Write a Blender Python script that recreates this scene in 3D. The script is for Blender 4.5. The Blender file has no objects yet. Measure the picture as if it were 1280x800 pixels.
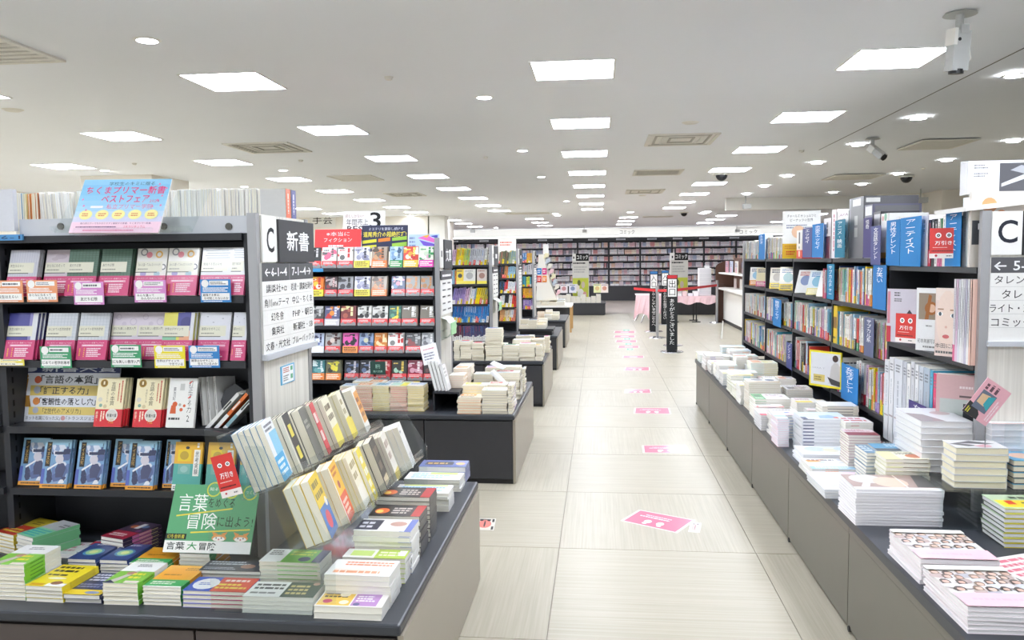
import bpy, math, random
from mathutils import Matrix, Vector
random.seed(11)
SC = bpy.context.scene
COL = SC.collection

# ------------------------------------------------------------------ camera, world, exposure
F, YAW, PITCH, ROLL, EYE = 1020.0, 0.1065546, 0.0729867, 0.0106130, 1.5
cy, sy, cp, sp = math.cos(YAW), math.sin(YAW), math.cos(PITCH), math.sin(PITCH)
FWD = Vector((-sy*cp, cy*cp, -sp)); RGT = Vector((cy, sy, 0)); DWN = FWD.cross(RGT)
cr, sr = math.cos(ROLL), math.sin(ROLL)
CR = cr*RGT + sr*DWN; CD = -sr*RGT + cr*DWN
cam_data = bpy.data.cameras.new('camera'); cam = bpy.data.objects.new('camera', cam_data); COL.objects.link(cam)
cam_data.sensor_width = 36; cam_data.lens = F/1280*36; cam_data.clip_start = 0.05; cam_data.clip_end = 200
m = Matrix.Identity(4)
for i in range(3):
    m[i][0] = CR[i]; m[i][1] = -CD[i]; m[i][2] = -FWD[i]
m.translation = Vector((0, 0, EYE)); cam.matrix_world = m
SC.camera = cam
SC.view_settings.view_transform = 'Standard'; SC.view_settings.look = 'None'
SC.view_settings.gamma = 1; SC.view_settings.use_curve_mapping = False
SC.view_settings.exposure = 2.08
world = bpy.data.worlds.new('world'); SC.world = world; world.use_nodes = True
world.node_tree.nodes['Background'].inputs[0].default_value = (0.9, 0.95, 1, 1)
world.node_tree.nodes['Background'].inputs[1].default_value = 0.3
PANEL_POWER = 9.0
SPOT_POWER = 14.0
SC.cycles.max_bounces = 12; SC.cycles.diffuse_bounces = 8; SC.cycles.transparent_max_bounces = 16
SC.cycles.sample_clamp_indirect = 6; SC.cycles.caustics_reflective = False; SC.cycles.caustics_refractive = False

def on(px, py, ax, val):
    "world point seen at a pixel of the 1280x800 frame, on the plane where coordinate ax equals val"
    d = CR*((px-640)/F) + CD*((py-400)/F) + FWD
    o = Vector((0, 0, EYE)); return o + d*((val-o[ax])/d[ax])

# ------------------------------------------------------------------ materials
def lin(c):
    if isinstance(c, str): c = [int(c[i:i+2], 16)/255 for i in (0, 2, 4)]
    return tuple((v/12.92 if v <= .04045 else ((v+.055)/1.055)**2.4) for v in c[:3]) + (1.0,)
def new_mat(name):
    m = bpy.data.materials.new(name); m.use_nodes = True
    nt = m.node_tree; return m, nt, nt.nodes['Principled BSDF'], nt.nodes.new, nt.links.new
def plain(name, col, rough=.5, metal=0, noise=.04, scale=40, bump=0, spec=.5):
    m, nt, b, N, L = new_mat(name)
    tc = N('ShaderNodeTexCoord'); nz = N('ShaderNodeTexNoise'); nz.inputs['Scale'].default_value = scale; nz.inputs['Detail'].default_value = 3
    L(tc.outputs['Object'], nz.inputs['Vector'])
    mr = N('ShaderNodeMapRange'); mr.inputs[3].default_value = 1-noise; mr.inputs[4].default_value = 1+noise
    L(nz.outputs[0], mr.inputs[0])
    mx = N('ShaderNodeVectorMath'); mx.operation = 'SCALE'; mx.inputs[0].default_value = lin(col)[:3]; L(mr.outputs[0], mx.inputs[3])
    L(mx.outputs[0], b.inputs['Base Color'])
    b.inputs['Roughness'].default_value = rough; b.inputs['Metallic'].default_value = metal
    b.inputs['Specular IOR Level'].default_value = spec
    if bump:
        bp = N('ShaderNodeBump'); bp.inputs['Strength'].default_value = bump; bp.inputs['Distance'].default_value = .001
        L(nz.outputs[0], bp.inputs['Height']); L(bp.outputs[0], b.inputs['Normal'])
    return m
def attr_mat(name, rough, spec=.5, lines=False, coat=0):
    m, nt, b, N, L = new_mat(name)
    a = N('ShaderNodeAttribute'); a.attribute_name = 'Col'
    tc = N('ShaderNodeTexCoord')
    if lines:
        wv = N('ShaderNodeTexWave'); wv.bands_direction = 'Z'; wv.inputs['Scale'].default_value = 260; wv.inputs['Distortion'].default_value = 2.5
        wv.inputs['Detail'].default_value = 2
        L(tc.outputs['Object'], wv.inputs['Vector']); src = wv.outputs['Fac']; lo, hi = .82, .93
    else:
        nz = N('ShaderNodeTexNoise'); nz.inputs['Scale'].default_value = 90; L(tc.outputs['Object'], nz.inputs['Vector']); src = nz.outputs[0]; lo, hi = .87, .93
    mr = N('ShaderNodeMapRange'); mr.inputs[3].default_value = lo; mr.inputs[4].default_value = hi; L(src, mr.inputs[0])
    mx = N('ShaderNodeVectorMath'); mx.operation = 'SCALE'; L(a.outputs['Color'], mx.inputs[0]); L(mr.outputs[0], mx.inputs[3])
    L(mx.outputs[0], b.inputs['Base Color']); b.inputs['Roughness'].default_value = rough; b.inputs['Specular IOR Level'].default_value = spec
    b.inputs['Coat Weight'].default_value = coat; b.inputs['Coat Roughness'].default_value = .12
    return m
def glow(name, col, power):
    m, nt, b, N, L = new_mat(name)
    e = N('ShaderNodeEmission'); e.inputs[0].default_value = col; e.inputs[1].default_value = power
    L(e.outputs[0], nt.nodes['Material Output'].inputs[0]); return m
def clear(name, tint=(.93, .96, .96), gl=.12):
    m, nt, b, N, L = new_mat(name)
    t = N('ShaderNodeBsdfTransparent'); t.inputs[0].default_value = (*tint, 1)
    g = N('ShaderNodeBsdfGlossy'); g.inputs[0].default_value = (1, 1, 1, 1); g.inputs['Roughness'].default_value = .05
    lw = N('ShaderNodeLayerWeight'); lw.inputs[0].default_value = .5
    pw = N('ShaderNodeMath'); pw.operation = 'POWER'; pw.inputs[1].default_value = 4; L(lw.outputs['Facing'], pw.inputs[0])
    mr = N('ShaderNodeMapRange'); mr.inputs[3].default_value = gl*.35; mr.inputs[4].default_value = gl*5; L(pw.outputs[0], mr.inputs[0])
    nz = N('ShaderNodeTexNoise'); nz.inputs['Scale'].default_value = 12
    bp = N('ShaderNodeBump'); bp.inputs['Strength'].default_value = .02; L(nz.outputs[0], bp.inputs['Height']); L(bp.outputs[0], g.inputs['Normal'])
    mx = N('ShaderNodeMixShader'); L(mr.outputs[0], mx.inputs[0]); L(t.outputs[0], mx.inputs[1]); L(g.outputs[0], mx.inputs[2])
    L(mx.outputs[0], nt.nodes['Material Output'].inputs[0]); return m
M = {}
M['print'] = attr_mat('printed_coated_paper', .35, .5, coat=.25)
M['matte'] = attr_mat('printed_matte_board', .6, .3)
M['pages'] = attr_mat('page_edges', .85, .2, lines=True)
M['dark'] = plain('dark_powder_coated_steel', '292a2f', .45, 0, .06, 60, .05)
M['bench_top'] = plain('slate_laminate_worktop', '34373d', .4, 0, .08, 25, .05)
M['bench_side'] = plain('taupe_bench_panel', '6e6a61', .4, .2, .03, 8)
M['bench_front'] = plain('charcoal_bench_panel', '313134', .5, 0, .05, 30)
M['bench_brown'] = plain('brown_grey_bench_panel', '4c4340', .5, 0, .05, 30)
M['silver'] = plain('brushed_aluminium', 'a8a8aa', .38, .6, .04, 30)
M['grey_tray'] = plain('light_grey_sheet_metal', 'c2c5cb', .4, .1, .03, 20)
M['white'] = plain('white_painted_panel', 'e9e8e3', .6, 0, .02, 10)
M['wall'] = plain('warm_white_wall', 'ece7dd', .8, 0, .02, 3)
M['ceil'] = plain('off_white_ceiling', 'f0f3f8', .75, 0, .015, 1.5)
M['chrome'] = plain('polished_steel', 'c8c8cc', .15, 1, .02, 10)
M['wood'] = plain('dark_brown_wood', '6a4a3a', .5, 0, .15, 12)
M['pink_cloth'] = plain('pale_pink_cloth', 'f0cfd4', .9, 0, .06, 30, .3)
M['black'] = plain('black_plastic', '16161a', .4)
M['red'] = plain('red_belt', 'd8202c', .6)
M['vent'] = plain('vent_cream', 'e2e0d8', .6)
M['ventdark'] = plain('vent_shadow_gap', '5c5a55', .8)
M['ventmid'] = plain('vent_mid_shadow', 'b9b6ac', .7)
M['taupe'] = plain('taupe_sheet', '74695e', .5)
M['side_light'] = plain('light_taupe_bench_panel', 'a0988a', .35, .2, .03, 8)  # paler copy of the taupe bench panel, for benches left of the aisle
M['cctv'] = plain('camera_housing_grey', 'b9bbba', .45)
M['acrylic'] = clear('clear_acrylic', (.95, .97, .97), .11)
M['wrap'] = clear('plastic_wrap', (.97, .97, .97), .2)
M['panel_glow'] = glow('ceiling_panel_diffuser', (.9, .955, 1.06, 1), PANEL_POWER)
M['spot_glow'] = glow('downlight_lens', (.95, .97, 1, 1), SPOT_POWER)
M['cove_glow'] = glow('cove_tube', (.98, .99, 1, 1), 1.8)
def tile_mat(name, axis):
    m, nt, b, N, L = new_mat(name)
    tc = N('ShaderNodeTexCoord'); mp = N('ShaderNodeMapping')
    mp.inputs['Scale'].default_value = (1.2, 60, 1) if axis == 0 else (60, 1.2, 1)
    L(tc.outputs['Object'], mp.inputs[0])
    oi = N('ShaderNodeObjectInfo'); ad = N('ShaderNodeVectorMath'); L(mp.outputs[0], ad.inputs[0])
    cb = N('ShaderNodeCombineXYZ'); ml = N('ShaderNodeMath'); ml.operation = 'MULTIPLY'; ml.inputs[1].default_value = 37
    L(oi.outputs['Random'], ml.inputs[0]); L(ml.outputs[0], cb.inputs[2]); L(cb.outputs[0], ad.inputs[1])
    nz = N('ShaderNodeTexNoise'); nz.inputs['Scale'].default_value = 1.5; nz.inputs['Detail'].default_value = 6; L(ad.outputs[0], nz.inputs['Vector'])
    rp = N('ShaderNodeValToRGB'); rp.color_ramp.elements[0].position = .25; rp.color_ramp.elements[1].position = .75
    rp.color_ramp.elements[0].color = lin('a39c8a'); rp.color_ramp.elements[1].color = lin('b3ac9b')
    L(nz.outputs[0], rp.inputs[0]); L(rp.outputs[0], b.inputs['Base Color'])
    n2 = N('ShaderNodeTexNoise'); n2.inputs['Scale'].default_value = 5; n2.inputs['Detail'].default_value = 5; L(tc.outputs['Object'], n2.inputs['Vector'])
    mr = N('ShaderNodeMapRange'); mr.inputs[3].default_value = .3; mr.inputs[4].default_value = .45; L(n2.outputs[0], mr.inputs[0]); L(mr.outputs[0], b.inputs['Roughness'])
    b.inputs['Specular IOR Level'].default_value = .22
    return m
M['tile_x'] = tile_mat('floor_tile_grain_across', 0)
M['tile_y'] = tile_mat('floor_tile_grain_along', 1)
M['grout'] = plain('floor_joint', '8f877a', .6)
M['far_floor'] = plain('rosy_far_floor', 'a99d93', .3, 0, .05, 4)
def stripe_mat():
    m, nt, b, N, L = new_mat('white_grained_end_panel')
    tc = N('ShaderNodeTexCoord'); mp = N('ShaderNodeMapping'); mp.inputs['Scale'].default_value = (90, 90, 1.5); L(tc.outputs['Object'], mp.inputs[0])
    nz = N('ShaderNodeTexNoise'); nz.inputs['Scale'].default_value = 1; nz.inputs['Detail'].default_value = 4; L(mp.outputs[0], nz.inputs['Vector'])
    rp = N('ShaderNodeValToRGB'); rp.color_ramp.elements[0].position = .3; rp.color_ramp.elements[1].position = .7
    rp.color_ramp.elements[0].color = lin('cdc9bf'); rp.color_ramp.elements[1].color = lin('e4e1d8'); L(nz.outputs[0], rp.inputs[0]); L(rp.outputs[0], b.inputs['Base Color'])
    b.inputs['Roughness'].default_value = .45; return m
M['grain'] = stripe_mat()

# ------------------------------------------------------------------ mesh builder
_glyph = {}
def glyphs(s, res=1, bold=0):
    k = (s, res, bold)
    if k not in _glyph:
        c = bpy.data.curves.new('lettering', 'FONT'); c.body = s; c.size = 1; c.resolution_u = res; c.offset = bold; c.space_line = .95
        if '\n' in s: c.align_x = 'CENTER'
        o = bpy.data.objects.new('lettering', c); COL.objects.link(o); bpy.context.view_layer.update()
        dg = bpy.context.evaluated_depsgraph_get(); me = bpy.data.meshes.new_from_object(o.evaluated_get(dg))
        vs = [(v.co.x, v.co.y) for v in me.vertices]; fs = [tuple(p.vertices) for p in me.polygons if p.normal.z > 0 or True]
        COL.objects.unlink(o); bpy.data.objects.remove(o); bpy.data.curves.remove(c); bpy.data.meshes.remove(me)
        if not vs: vs = [(0, 0), (1, 0), (1, 1)]; fs = []
        x0, x1 = min(v[0] for v in vs), max(v[0] for v in vs); y0, y1 = min(v[1] for v in vs), max(v[1] for v in vs)
        _glyph[k] = ([(v[0]-x0, v[1]-y0) for v in vs], fs, max(x1-x0, 1e-4), max(y1-y0, 1e-4))
    return _glyph[k]
_lc = {}
def L4(c):
    if c not in _lc: _lc[c] = lin(c)
    return _lc[c]
I4 = Matrix.Identity(4)
class MB:
    def __init__(s): s.v = []; s.f = []; s.c = []; s.m = []; s.mats = []
    def mi(s, mat):
        if mat not in s.mats: s.mats.append(mat)
        return s.mats.index(mat)
    def face(s, pts, col='ffffff', mat='print'):
        b = len(s.v); s.v += [tuple(p) for p in pts]; s.f.append(tuple(range(b, b+len(pts)))); s.c.append(col); s.m.append(s.mi(mat))
    def box(s, a, b, col='ffffff', mat='print', X=None, skip=()):
        x0, y0, z0 = a; x1, y1, z1 = b; P = [(x, y, z) for z in (z0, z1) for y in (y0, y1) for x in (x0, x1)]
        if X is not None: P = [tuple(X @ Vector(p)) for p in P]
        n = len(s.v); s.v += P
        for i, q in enumerate(((0, 2, 3, 1), (4, 5, 7, 6), (0, 1, 5, 4), (2, 6, 7, 3), (0, 4, 6, 2), (1, 3, 7, 5))):
            if i in skip: continue
            s.f.append(tuple(n+j for j in q)); s.c.append(col); s.m.append(s.mi(mat))
    def cyl(s, p, q, r, col='ffffff', mat='print', n=12, r2=None):
        p, q = Vector(p), Vector(q); d = (q-p).normalized(); a = d.orthogonal().normalized(); b = d.cross(a); r2 = r if r2 is None else r2
        k = len(s.v)
        for c, rr in ((p, r), (q, r2)):
            for i in range(n):
                t = 2*math.pi*i/n; s.v.append(tuple(c+a*math.cos(t)*rr+b*math.sin(t)*rr))
        fs = [(k+i, k+(i+1) % n, k+n+(i+1) % n, k+n+i) for i in range(n)] + [tuple(k+n-1-i for i in range(n)), tuple(k+n+i for i in range(n))]
        for f in fs: s.f.append(f); s.c.append(col); s.m.append(s.mi(mat))
    def prism(s, pts, h, col='ffffff', mat='print'):
        "polygon of 3D points extruded along vector h"
        h = Vector(h); n = len(pts); k = len(s.v); s.v += [tuple(Vector(p)) for p in pts] + [tuple(Vector(p)+h) for p in pts]
        fs = [tuple(k+n-1-i for i in range(n)), tuple(k+n+i for i in range(n))] + [(k+i, k+(i+1) % n, k+n+(i+1) % n, k+n+i) for i in range(n)]
        for f in fs: s.f.append(f); s.c.append(col); s.m.append(s.mi(mat))
    def draw(s, items, X, w, h, mat='print', z=.0004):
        "flat print: items in 0..1 units on a w x h face whose frame is X (u right, v up, n out)"
        rnd = random.Random(len(items)*7+int(w*1e4))
        for it in items:
            k = it[0]; z += .00005
            if k == 'r':
                _, a, b, c, d, col = it
                s.face([X @ Vector(p) for p in ((a*w, b*h, z), (c*w, b*h, z), (c*w, d*h, z), (a*w, d*h, z))], col, mat)
            elif k == 'q':
                s.face([X @ Vector((u*w, v*h, z)) for u, v in it[1]], it[2], mat)
            elif k == 'c':
                _, u, v, r, col = it[:5]; ry = it[5] if len(it) > 5 else r*w/h
                s.face([X @ Vector(((u+r*math.cos(t*math.pi/7))*w, (v+ry*math.sin(t*math.pi/7))*h, z)) for t in range(14)], col, mat)
            elif k in ('t', 'T', 'v'):
                _, txt, a, b, c, d, col = it[:7]; res = it[7] if len(it) > 7 else 1; bold = .012 if k == 'T' else 0
                if k == 'v': txt = '\n'.join(txt)
                vs, fs, gw, gh = glyphs(txt, res, bold)
                sx = (c-a)*w/gw; sy_ = (d-b)*h/gh
                n0 = len(s.v); s.v += [tuple(X @ Vector((a*w+x*sx, b*h+y*sy_, z))) for x, y in vs]; mi = s.mi(mat)
                for f in fs: s.f.append(tuple(n0+i for i in f)); s.c.append(col); s.m.append(mi)
            elif k in ('l', 'k'):
                _, a, b, c, d, col, n = it
                for i in range(n):
                    if k == 'l':
                        y0 = b+(d-b)*(i+.2)/n; y1 = b+(d-b)*(i+.75)/n; x = a; e = c-(c-a)*.3*rnd.random()
                        st = max(.012, (y1-y0)*h/w*1.15)
                        while x < e:
                            x2 = min(x+st*rnd.choice((.8, .8, 1.7)), e)
                            s.face([X @ Vector(p) for p in ((x*w, y0*h, z), (x2*w, y0*h, z), (x2*w, y1*h, z), (x*w, y1*h, z))], col, mat); x = x2+st*.22
                    else:
                        x0 = a+(c-a)*(i+.2)/n; x1 = a+(c-a)*(i+.75)/n; y = d; e = b+(d-b)*.3*rnd.random()
                        st = max(.012, (x1-x0)*w/h*1.15)
                        while y > e:
                            y2 = max(y-st*rnd.choice((.8, .8, 1.7)), e)
                            s.face([X @ Vector(p) for p in ((x0*w, y2*h, z), (x1*w, y2*h, z), (x1*w, y*h, z), (x0*w, y*h, z))], col, mat); y = y2-st*.22
    def mesh(s, name):
        me = bpy.data.meshes.new(name); me.from_pydata(s.v, [], s.f)
        for mt in s.mats: me.materials.append(M[mt])
        me.polygons.foreach_set('material_index', s.m)
        at = me.color_attributes.new('Col', 'FLOAT_COLOR', 'CORNER'); buf = []
        for f, c in zip(s.f, s.c): buf.extend(L4(c)*len(f))
        at.data.foreach_set('color', buf); me.update(); return me
    def build(s, name, parent=None, X=None, smooth=False):
        o = bpy.data.objects.new(name, s.mesh(name)); COL.objects.link(o)
        if smooth: o.data.polygons.foreach_set('use_smooth', [True]*len(o.data.polygons))
        if parent is not None: o.parent = parent
        if X is not None: o.matrix_world = X if parent is None else X
        return o
def tag(o, label=None, cat=None, group=None, kind=None):
    if label: o['label'] = label
    if cat: o['category'] = cat
    if group: o['group'] = group
    if kind: o['kind'] = kind
    return o
def empty(name, loc, label, cat, group=None):
    o = bpy.data.objects.new(name, None); COL.objects.link(o); o.location = loc; o.empty_display_size = .1
    return tag(o, label, cat, group)
def part(mb, name, root, label=None, smooth=False):
    "links a part whose coordinates are world coordinates under a root"
    o = mb.build(name, smooth=smooth); o.parent = root
    o.matrix_parent_inverse = Matrix.Identity(4) if root.parent else Matrix.Translation(root.location).inverted()
    if label: o['label'] = label
    return o
def boxpart(name, root, a, b, mat, col='ffffff', label=None):
    q = MB(); q.box(a, b, col, mat); return part(q, name, root, label)
def frame(o, u, v):
    u = Vector(u).normalized(); v = Vector(v).normalized(); n = u.cross(v)
    X = Matrix.Identity(4)
    for i in range(3): X[i][0] = u[i]; X[i][1] = v[i]; X[i][2] = n[i]
    X.translation = Vector(o); return X
ORD = 'first second third fourth fifth sixth seventh eighth ninth tenth eleventh twelfth thirteenth fourteenth fifteenth sixteenth seventeenth eighteenth nineteenth twentieth'.split()
TEN = ['twenty', 'thirty', 'forty', 'fifty', 'sixty', 'seventy', 'eighty', 'ninety']
def ordn(i):
    if i <= 20: return ORD[i-1]
    if i > 99: return 'hundred and '+ordn(i-100) if i > 100 else 'hundredth'
    t, r = divmod(i, 10); return TEN[t-2]+('-'+ORD[r-1] if r else 'th')

# ------------------------------------------------------------------ the setting
CZ = 2.65          # ceiling height
FX0, FX1, FY0, FY1 = -9.0, 9.0, -3.0, 30.75
def struct(mb, name, parent=None):
    o = mb.build(name, parent); 
    if parent is None: o['kind'] = 'structure'
    return o
q = MB(); q.box((FX0, FY0, -.1), (FX1, 22.7, -.004), 'ffffff', 'grout'); floor = struct(q, 'floor')
q = MB(); q.box((FX0, 22.7, -.1), (FX1, FY1, 0), 'ffffff', 'far_floor'); o = q.build('far_floor_covering', floor)
TX, TY = 1.0, 1.038
tm = []
for k in ('tile_x', 'tile_y'):
    q = MB(); g = .0022; q.box((g, g, -.008), (TX-g, TY-g, 0), 'ffffff', k, skip=(0,)); tm.append(q.mesh('tile'))
for i in range(-9, 9):
    for j in range(-1, 22):
        if not (-2 <= i <= 4 or j > 12 and -4 <= i <= 6): continue
        o = bpy.data.objects.new('tile', tm[(i+j+1) % 2]); COL.objects.link(o); o.parent = floor
        o.location = (-.21+i*TX, 3.124-1.038*2+j*TY-TY, 0)
far = MB()
for i in range(-9, 9):
    for j in range(-4, 22):
        if (-2 <= i <= 4 or j > 12 and -4 <= i <= 6) and j >= -1: continue
        x, y = -.21+i*TX, 3.124-1.038*3+j*TY
        if x+TX > FX1 or y+TY > 22.7: continue
        far.box((x+.002, y+.002, -.008), (x+TX-.002, y+TY-.002, 0), 'ffffff', ('tile_x', 'tile_y')[(i+j+1) % 2], skip=(0,))
o = far.build('outer_tiling', floor); o['kind'] = 'stuff'

q = MB(); q.box((FX0, FY0, CZ), (2.36, FY1, CZ+.1), 'ffffff', 'ceil'); q.box((2.364, FY0, CZ+.012), (FX1, FY1, CZ+.1), 'ffffff', 'ceil')
q.box((2.355, FY0, CZ-.001), (2.364, 9.2, CZ+.01), '555555', 'ventdark')
ceiling = struct(q, 'ceiling')
for nm, a, b in (('wall_left', (FX0-.1, FY0, 0), (FX0, FY1, CZ+.1)), ('wall_right', (FX1, FY0, 0), (FX1+.1, FY1, CZ+.1)),
                 ('wall_far', (FX0, FY1, 0), (FX1, FY1+.1, CZ+.1))):
    q = MB(); q.box(a, b, 'ffffff', 'wall'); struct(q, nm)
q = MB(); q.box((2.45, 16.25, 2.42), (FX1, 16.4, CZ+.01), 'ffffff', 'white'); struct(q, 'beam_right')
q = MB(); q.box((5.15, 16.0, 0), (9, 16.6, CZ+.01), 'ffffff', 'wall'); q.box((6.0, 15.2, 0), (9, 16.0, CZ+.01), 'ffffff', 'wall'); struct(q, 'pillar_right')
q = MB(); q.box((-6.69, 10.05, 0), (-5.71, 11.0, CZ), 'ffffff', 'wall'); struct(q, 'pillar_left')
pL = on(377, 264, 1, 20.5).x; pR = on(536, 264, 1, 20.5).x
q = MB(); q.box((-9, 20.5, 0), (pR, 20.7, CZ), 'ffffff', 'wall'); q.box((pR-.03, 20.5, 0), (pR, 24, CZ), 'ffffff', 'wall'); wcraft = struct(q, 'wall_craft_section')
q = MB(); q.box((pR+.002, 20.5, 0), (pR+.4, 21.0, CZ), 'ffffff', 'white'); struct(q, 'pillar_far')

# ceiling panels, downlights, vents, sprinklers, cameras
PH = .48
def ceil_panel(x, y):
    e = empty('ceiling_light', (x+PH/2, y+PH/2, CZ), None, 'ceiling light', 'square flush ceiling lights')
    q = MB(); f = .012
    for a, b in (((x-f, y-f), (x+PH+f, y)), ((x-f, y+PH), (x+PH+f, y+PH+f)), ((x-f, y), (x, y+PH)), ((x+PH, y), (x+PH+f, y+PH))):
        q.box((*a, CZ-.004), (*b, CZ+.002), 'ffffff', 'white')
    part(q, 'light_frame', e)
    q = MB(); q.box((x, y, CZ-.002), (x+PH, y+PH, CZ-.0005), 'ffffff', 'panel_glow'); part(q, 'diffuser', e)
    return e
COLN = {'aisle': -.39, 'second column': -2.54, 'third column': -4.5, 'fourth column': -6.46, 'fifth column': -8.4, 'row over the opposite shelf': 1.46}
rows_y = [.8, 2.8, 4.83, 6.79, 8.8, 10.78, 12.75, 14.77, 16.85, 18.7]
for cn, x in COLN.items():
    for k, y in enumerate(rows_y):
        if cn == 'fifth column' and k % 2: continue
        e = ceil_panel(x, y)
        where = {'aisle': 'over the centre aisle', 'second column': 'in the column over the book tables', 'third column': 'in the column over the long shelves',
                 'fourth column': 'in the column by the far side wall', 'fifth column': 'in the outermost column by the side wall', 'row over the opposite shelf': 'in the column above the long magazine shelf'}[cn]
        e['label'] = ordn(k+1)+' square white ceiling light '+where if k > 1 else 'square ceiling light behind the viewer, %s row, %s' % (ORD[k], cn)
for ci, x in enumerate((-6.4, -4.4, -2.03, .58, 3.23, 5.6)):
    for k, y in enumerate((22.7, 24.9, 27.2)):
        e = ceil_panel(x, y); e['label'] = '%s square ceiling light of the far comics hall, %s column' % (ORD[k], ORD[ci])
def downlight(x, y, r, lab, grp='round ceiling downlights'):
    e = empty('downlight', (x, y, CZ), lab, 'downlight', grp)
    q = MB(); 
    for i in range(16):
        a, b = 2*math.pi*i/16, 2*math.pi*(i+1)/16
        P = lambda t, rr, z: (x+math.cos(t)*rr, y+math.sin(t)*rr, z)
        q.face([P(a, r, CZ-.006), P(a, r*1.35, CZ), P(b, r*1.35, CZ), P(b, r, CZ-.006)], 'ffffff', 'white')
    part(q, 'trim_ring', e)
    q = MB(); q.cyl((x, y, CZ-.006), (x, y, CZ-.002), r, 'ffffff', 'spot_glow', 16); part(q, 'lens', e)
for i, (x, y) in enumerate([(-2.307, 4.07), (-.80, 5.8), (-.795, 8.64), (-.79, 11.4), (-.63, 16.2), (-6.0, 9.5), (-5.3, 11.9), (-3.9, 9.9)]):
    downlight(x, y, .052, ['single round downlight next to the viewer on the broad ceiling', 'round downlight beside the second aisle light', 'round downlight beside the third aisle light', 'round downlight beside the fifth aisle light', 'small round downlight near the seventh aisle light', 'round downlight by the square pillar above the tall end shelf', 'round downlight beyond the square pillar', 'round downlight behind the blue sale board'][i])
for c, x in enumerate((2.66, 4.18)):
    for k in range(8):
        y = 4.05+1.6*k+(0 if c == 0 else .02)
        downlight(x, y, .062, '%s bright round downlight in the %s row past the ceiling seam' % (ORD[k], ('inner', 'outer')[c]), 'downlights beyond the ceiling seam')
for i, (px, py) in enumerate([(513, 269.5), (521, 271), (694, 267), (697, 269), (788, 265), (879, 267), (884, 265), (555, 283), (620, 284.5)]):
    p = on(px, py, 2, CZ); downlight(p.x, p.y, .08, '%s small far downlight counted along the ceiling towards the comics hall' % ORD[i])
def vent(x0, y0, x1, y1, kind, lab):
    e = empty('ceiling_vent', ((x0+x1)/2, (y0+y1)/2, CZ), lab, 'vent', 'ceiling air vents')
    q = MB(); f = .035
    for a, b in (((x0, y0), (x1, y0+f)), ((x0, y1-f), (x1, y1)), ((x0, y0+f), (x0+f, y1-f)), ((x1-f, y0+f), (x1, y1-f))):
        q.box((*a, CZ-.012), (*b, CZ), 'ffffff', 'vent')
    part(q, 'vent_frame', e)
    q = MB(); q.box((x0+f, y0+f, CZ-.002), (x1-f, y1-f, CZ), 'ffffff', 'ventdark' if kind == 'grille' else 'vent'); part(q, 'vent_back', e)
    n = 22 if kind == 'grille' else 3
    if kind == 'grille':
        for i in range(n):
            x = x0+f+(x1-x0-2*f)*(i+.3)/n
            q = MB(); q.box((x, y0+f, CZ-.01), (x+(x1-x0)/n*.4, y1-f, CZ-.003), 'ffffff', 'vent'); part(q, 'slat', e)
    elif kind == 'slats':
        for i in range(9):
            y = y0+f+(y1-y0-2*f)*(i+.3)/9
            q = MB(); q.box((x0+f, y, CZ-.01), (x1-f, y+(y1-y0)/9*.5, CZ-.003), 'ffffff', 'vent'); part(q, 'slat', e)
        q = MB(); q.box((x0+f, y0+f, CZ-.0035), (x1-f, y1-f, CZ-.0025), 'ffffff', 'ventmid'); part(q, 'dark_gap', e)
    else:
        for i in range(3):
            d = .07+.07*i; q = MB()
            for a, b in (((x0+d, y0+d), (x1-d, y0+d+.02)), ((x0+d, y1-d-.02), (x1-d, y1-d)), ((x0+d, y0+d), (x0+d+.02, y1-d)), ((x1-d-.02, y0+d), (x1-d, y1-d))):
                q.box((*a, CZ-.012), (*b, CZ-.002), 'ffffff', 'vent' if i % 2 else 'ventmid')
            part(q, 'diffuser_ring', e)
vent(-3.62, 3.66, -2.98, 4.4, 'slats', 'louvred ceiling vent next to the viewer above the end shelf')
vent(-3.6, 7.6, -2.95, 8.3, 'cone', 'square cone ceiling vent between the first two light columns')
vent(-3.6, 10.65, -3.0, 11.35, 'slats', 'louvred ceiling vent behind the cone vent')
vent(-3.6, 13.5, -3.0, 14.2, 'cone', 'cone vent above the craft wall signs')
vent(.46, 7.75, 1.12, 8.5, 'cone', 'large cone vent beside the third aisle light')
vent(.46, 10.8, 1.1, 11.45, 'grille', 'dark barred grille vent over the aisle')
vent(.46, 13.8, 1.1, 14.6, 'cone', 'cone vent beyond the barred grille')
vent(3.2, 8.6, 3.75, 9.3, 'slats', 'louvred vent among the round downlights')
vent(3.3, 12.0, 4.0, 12.7, 'slats', 'small louvred vent beyond the dome camera')
vent(-2.3, 19.8, -1.2, 20.4, 'slats', 'wide louvred vent near the far hall')
vent(1.2, 22.5, 2.0, 23.0, 'grille', 'dark grille vent of the far comics hall')
for i, (px, py) in enumerate([(486, 96), (607, 196), (1002, 188), (930, 185), (168, 204), (376, 200), (1154, 210)]):
    p = on(px, py, 2, CZ); q = MB(); q.cyl((p.x, p.y, CZ-.02), (p.x, p.y, CZ), .018, 'ffffff', 'vent', 10, .03)
    o = q.build('sprinkler_head'); tag(o, '%s small sprinkler head dotting the ceiling, seen from the viewer outward' % ORD[i], 'sprinkler', 'ceiling sprinkler heads')
for i, (px, py) in enumerate([(863, 153), (16, 137), (803, 244)]):
    p = on(px, py, 2, CZ); q = MB(); q.cyl((p.x, p.y, CZ-.012), (p.x, p.y, CZ), .05, 'ffffff', 'vent', 16, .075)
    o = q.build('smoke_detector'); tag(o, ['flat round smoke detector by the large cone vent', 'flat round smoke detector above the end shelf', 'flat round smoke detector beside the far cone vent'][i], 'smoke detector')
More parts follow.
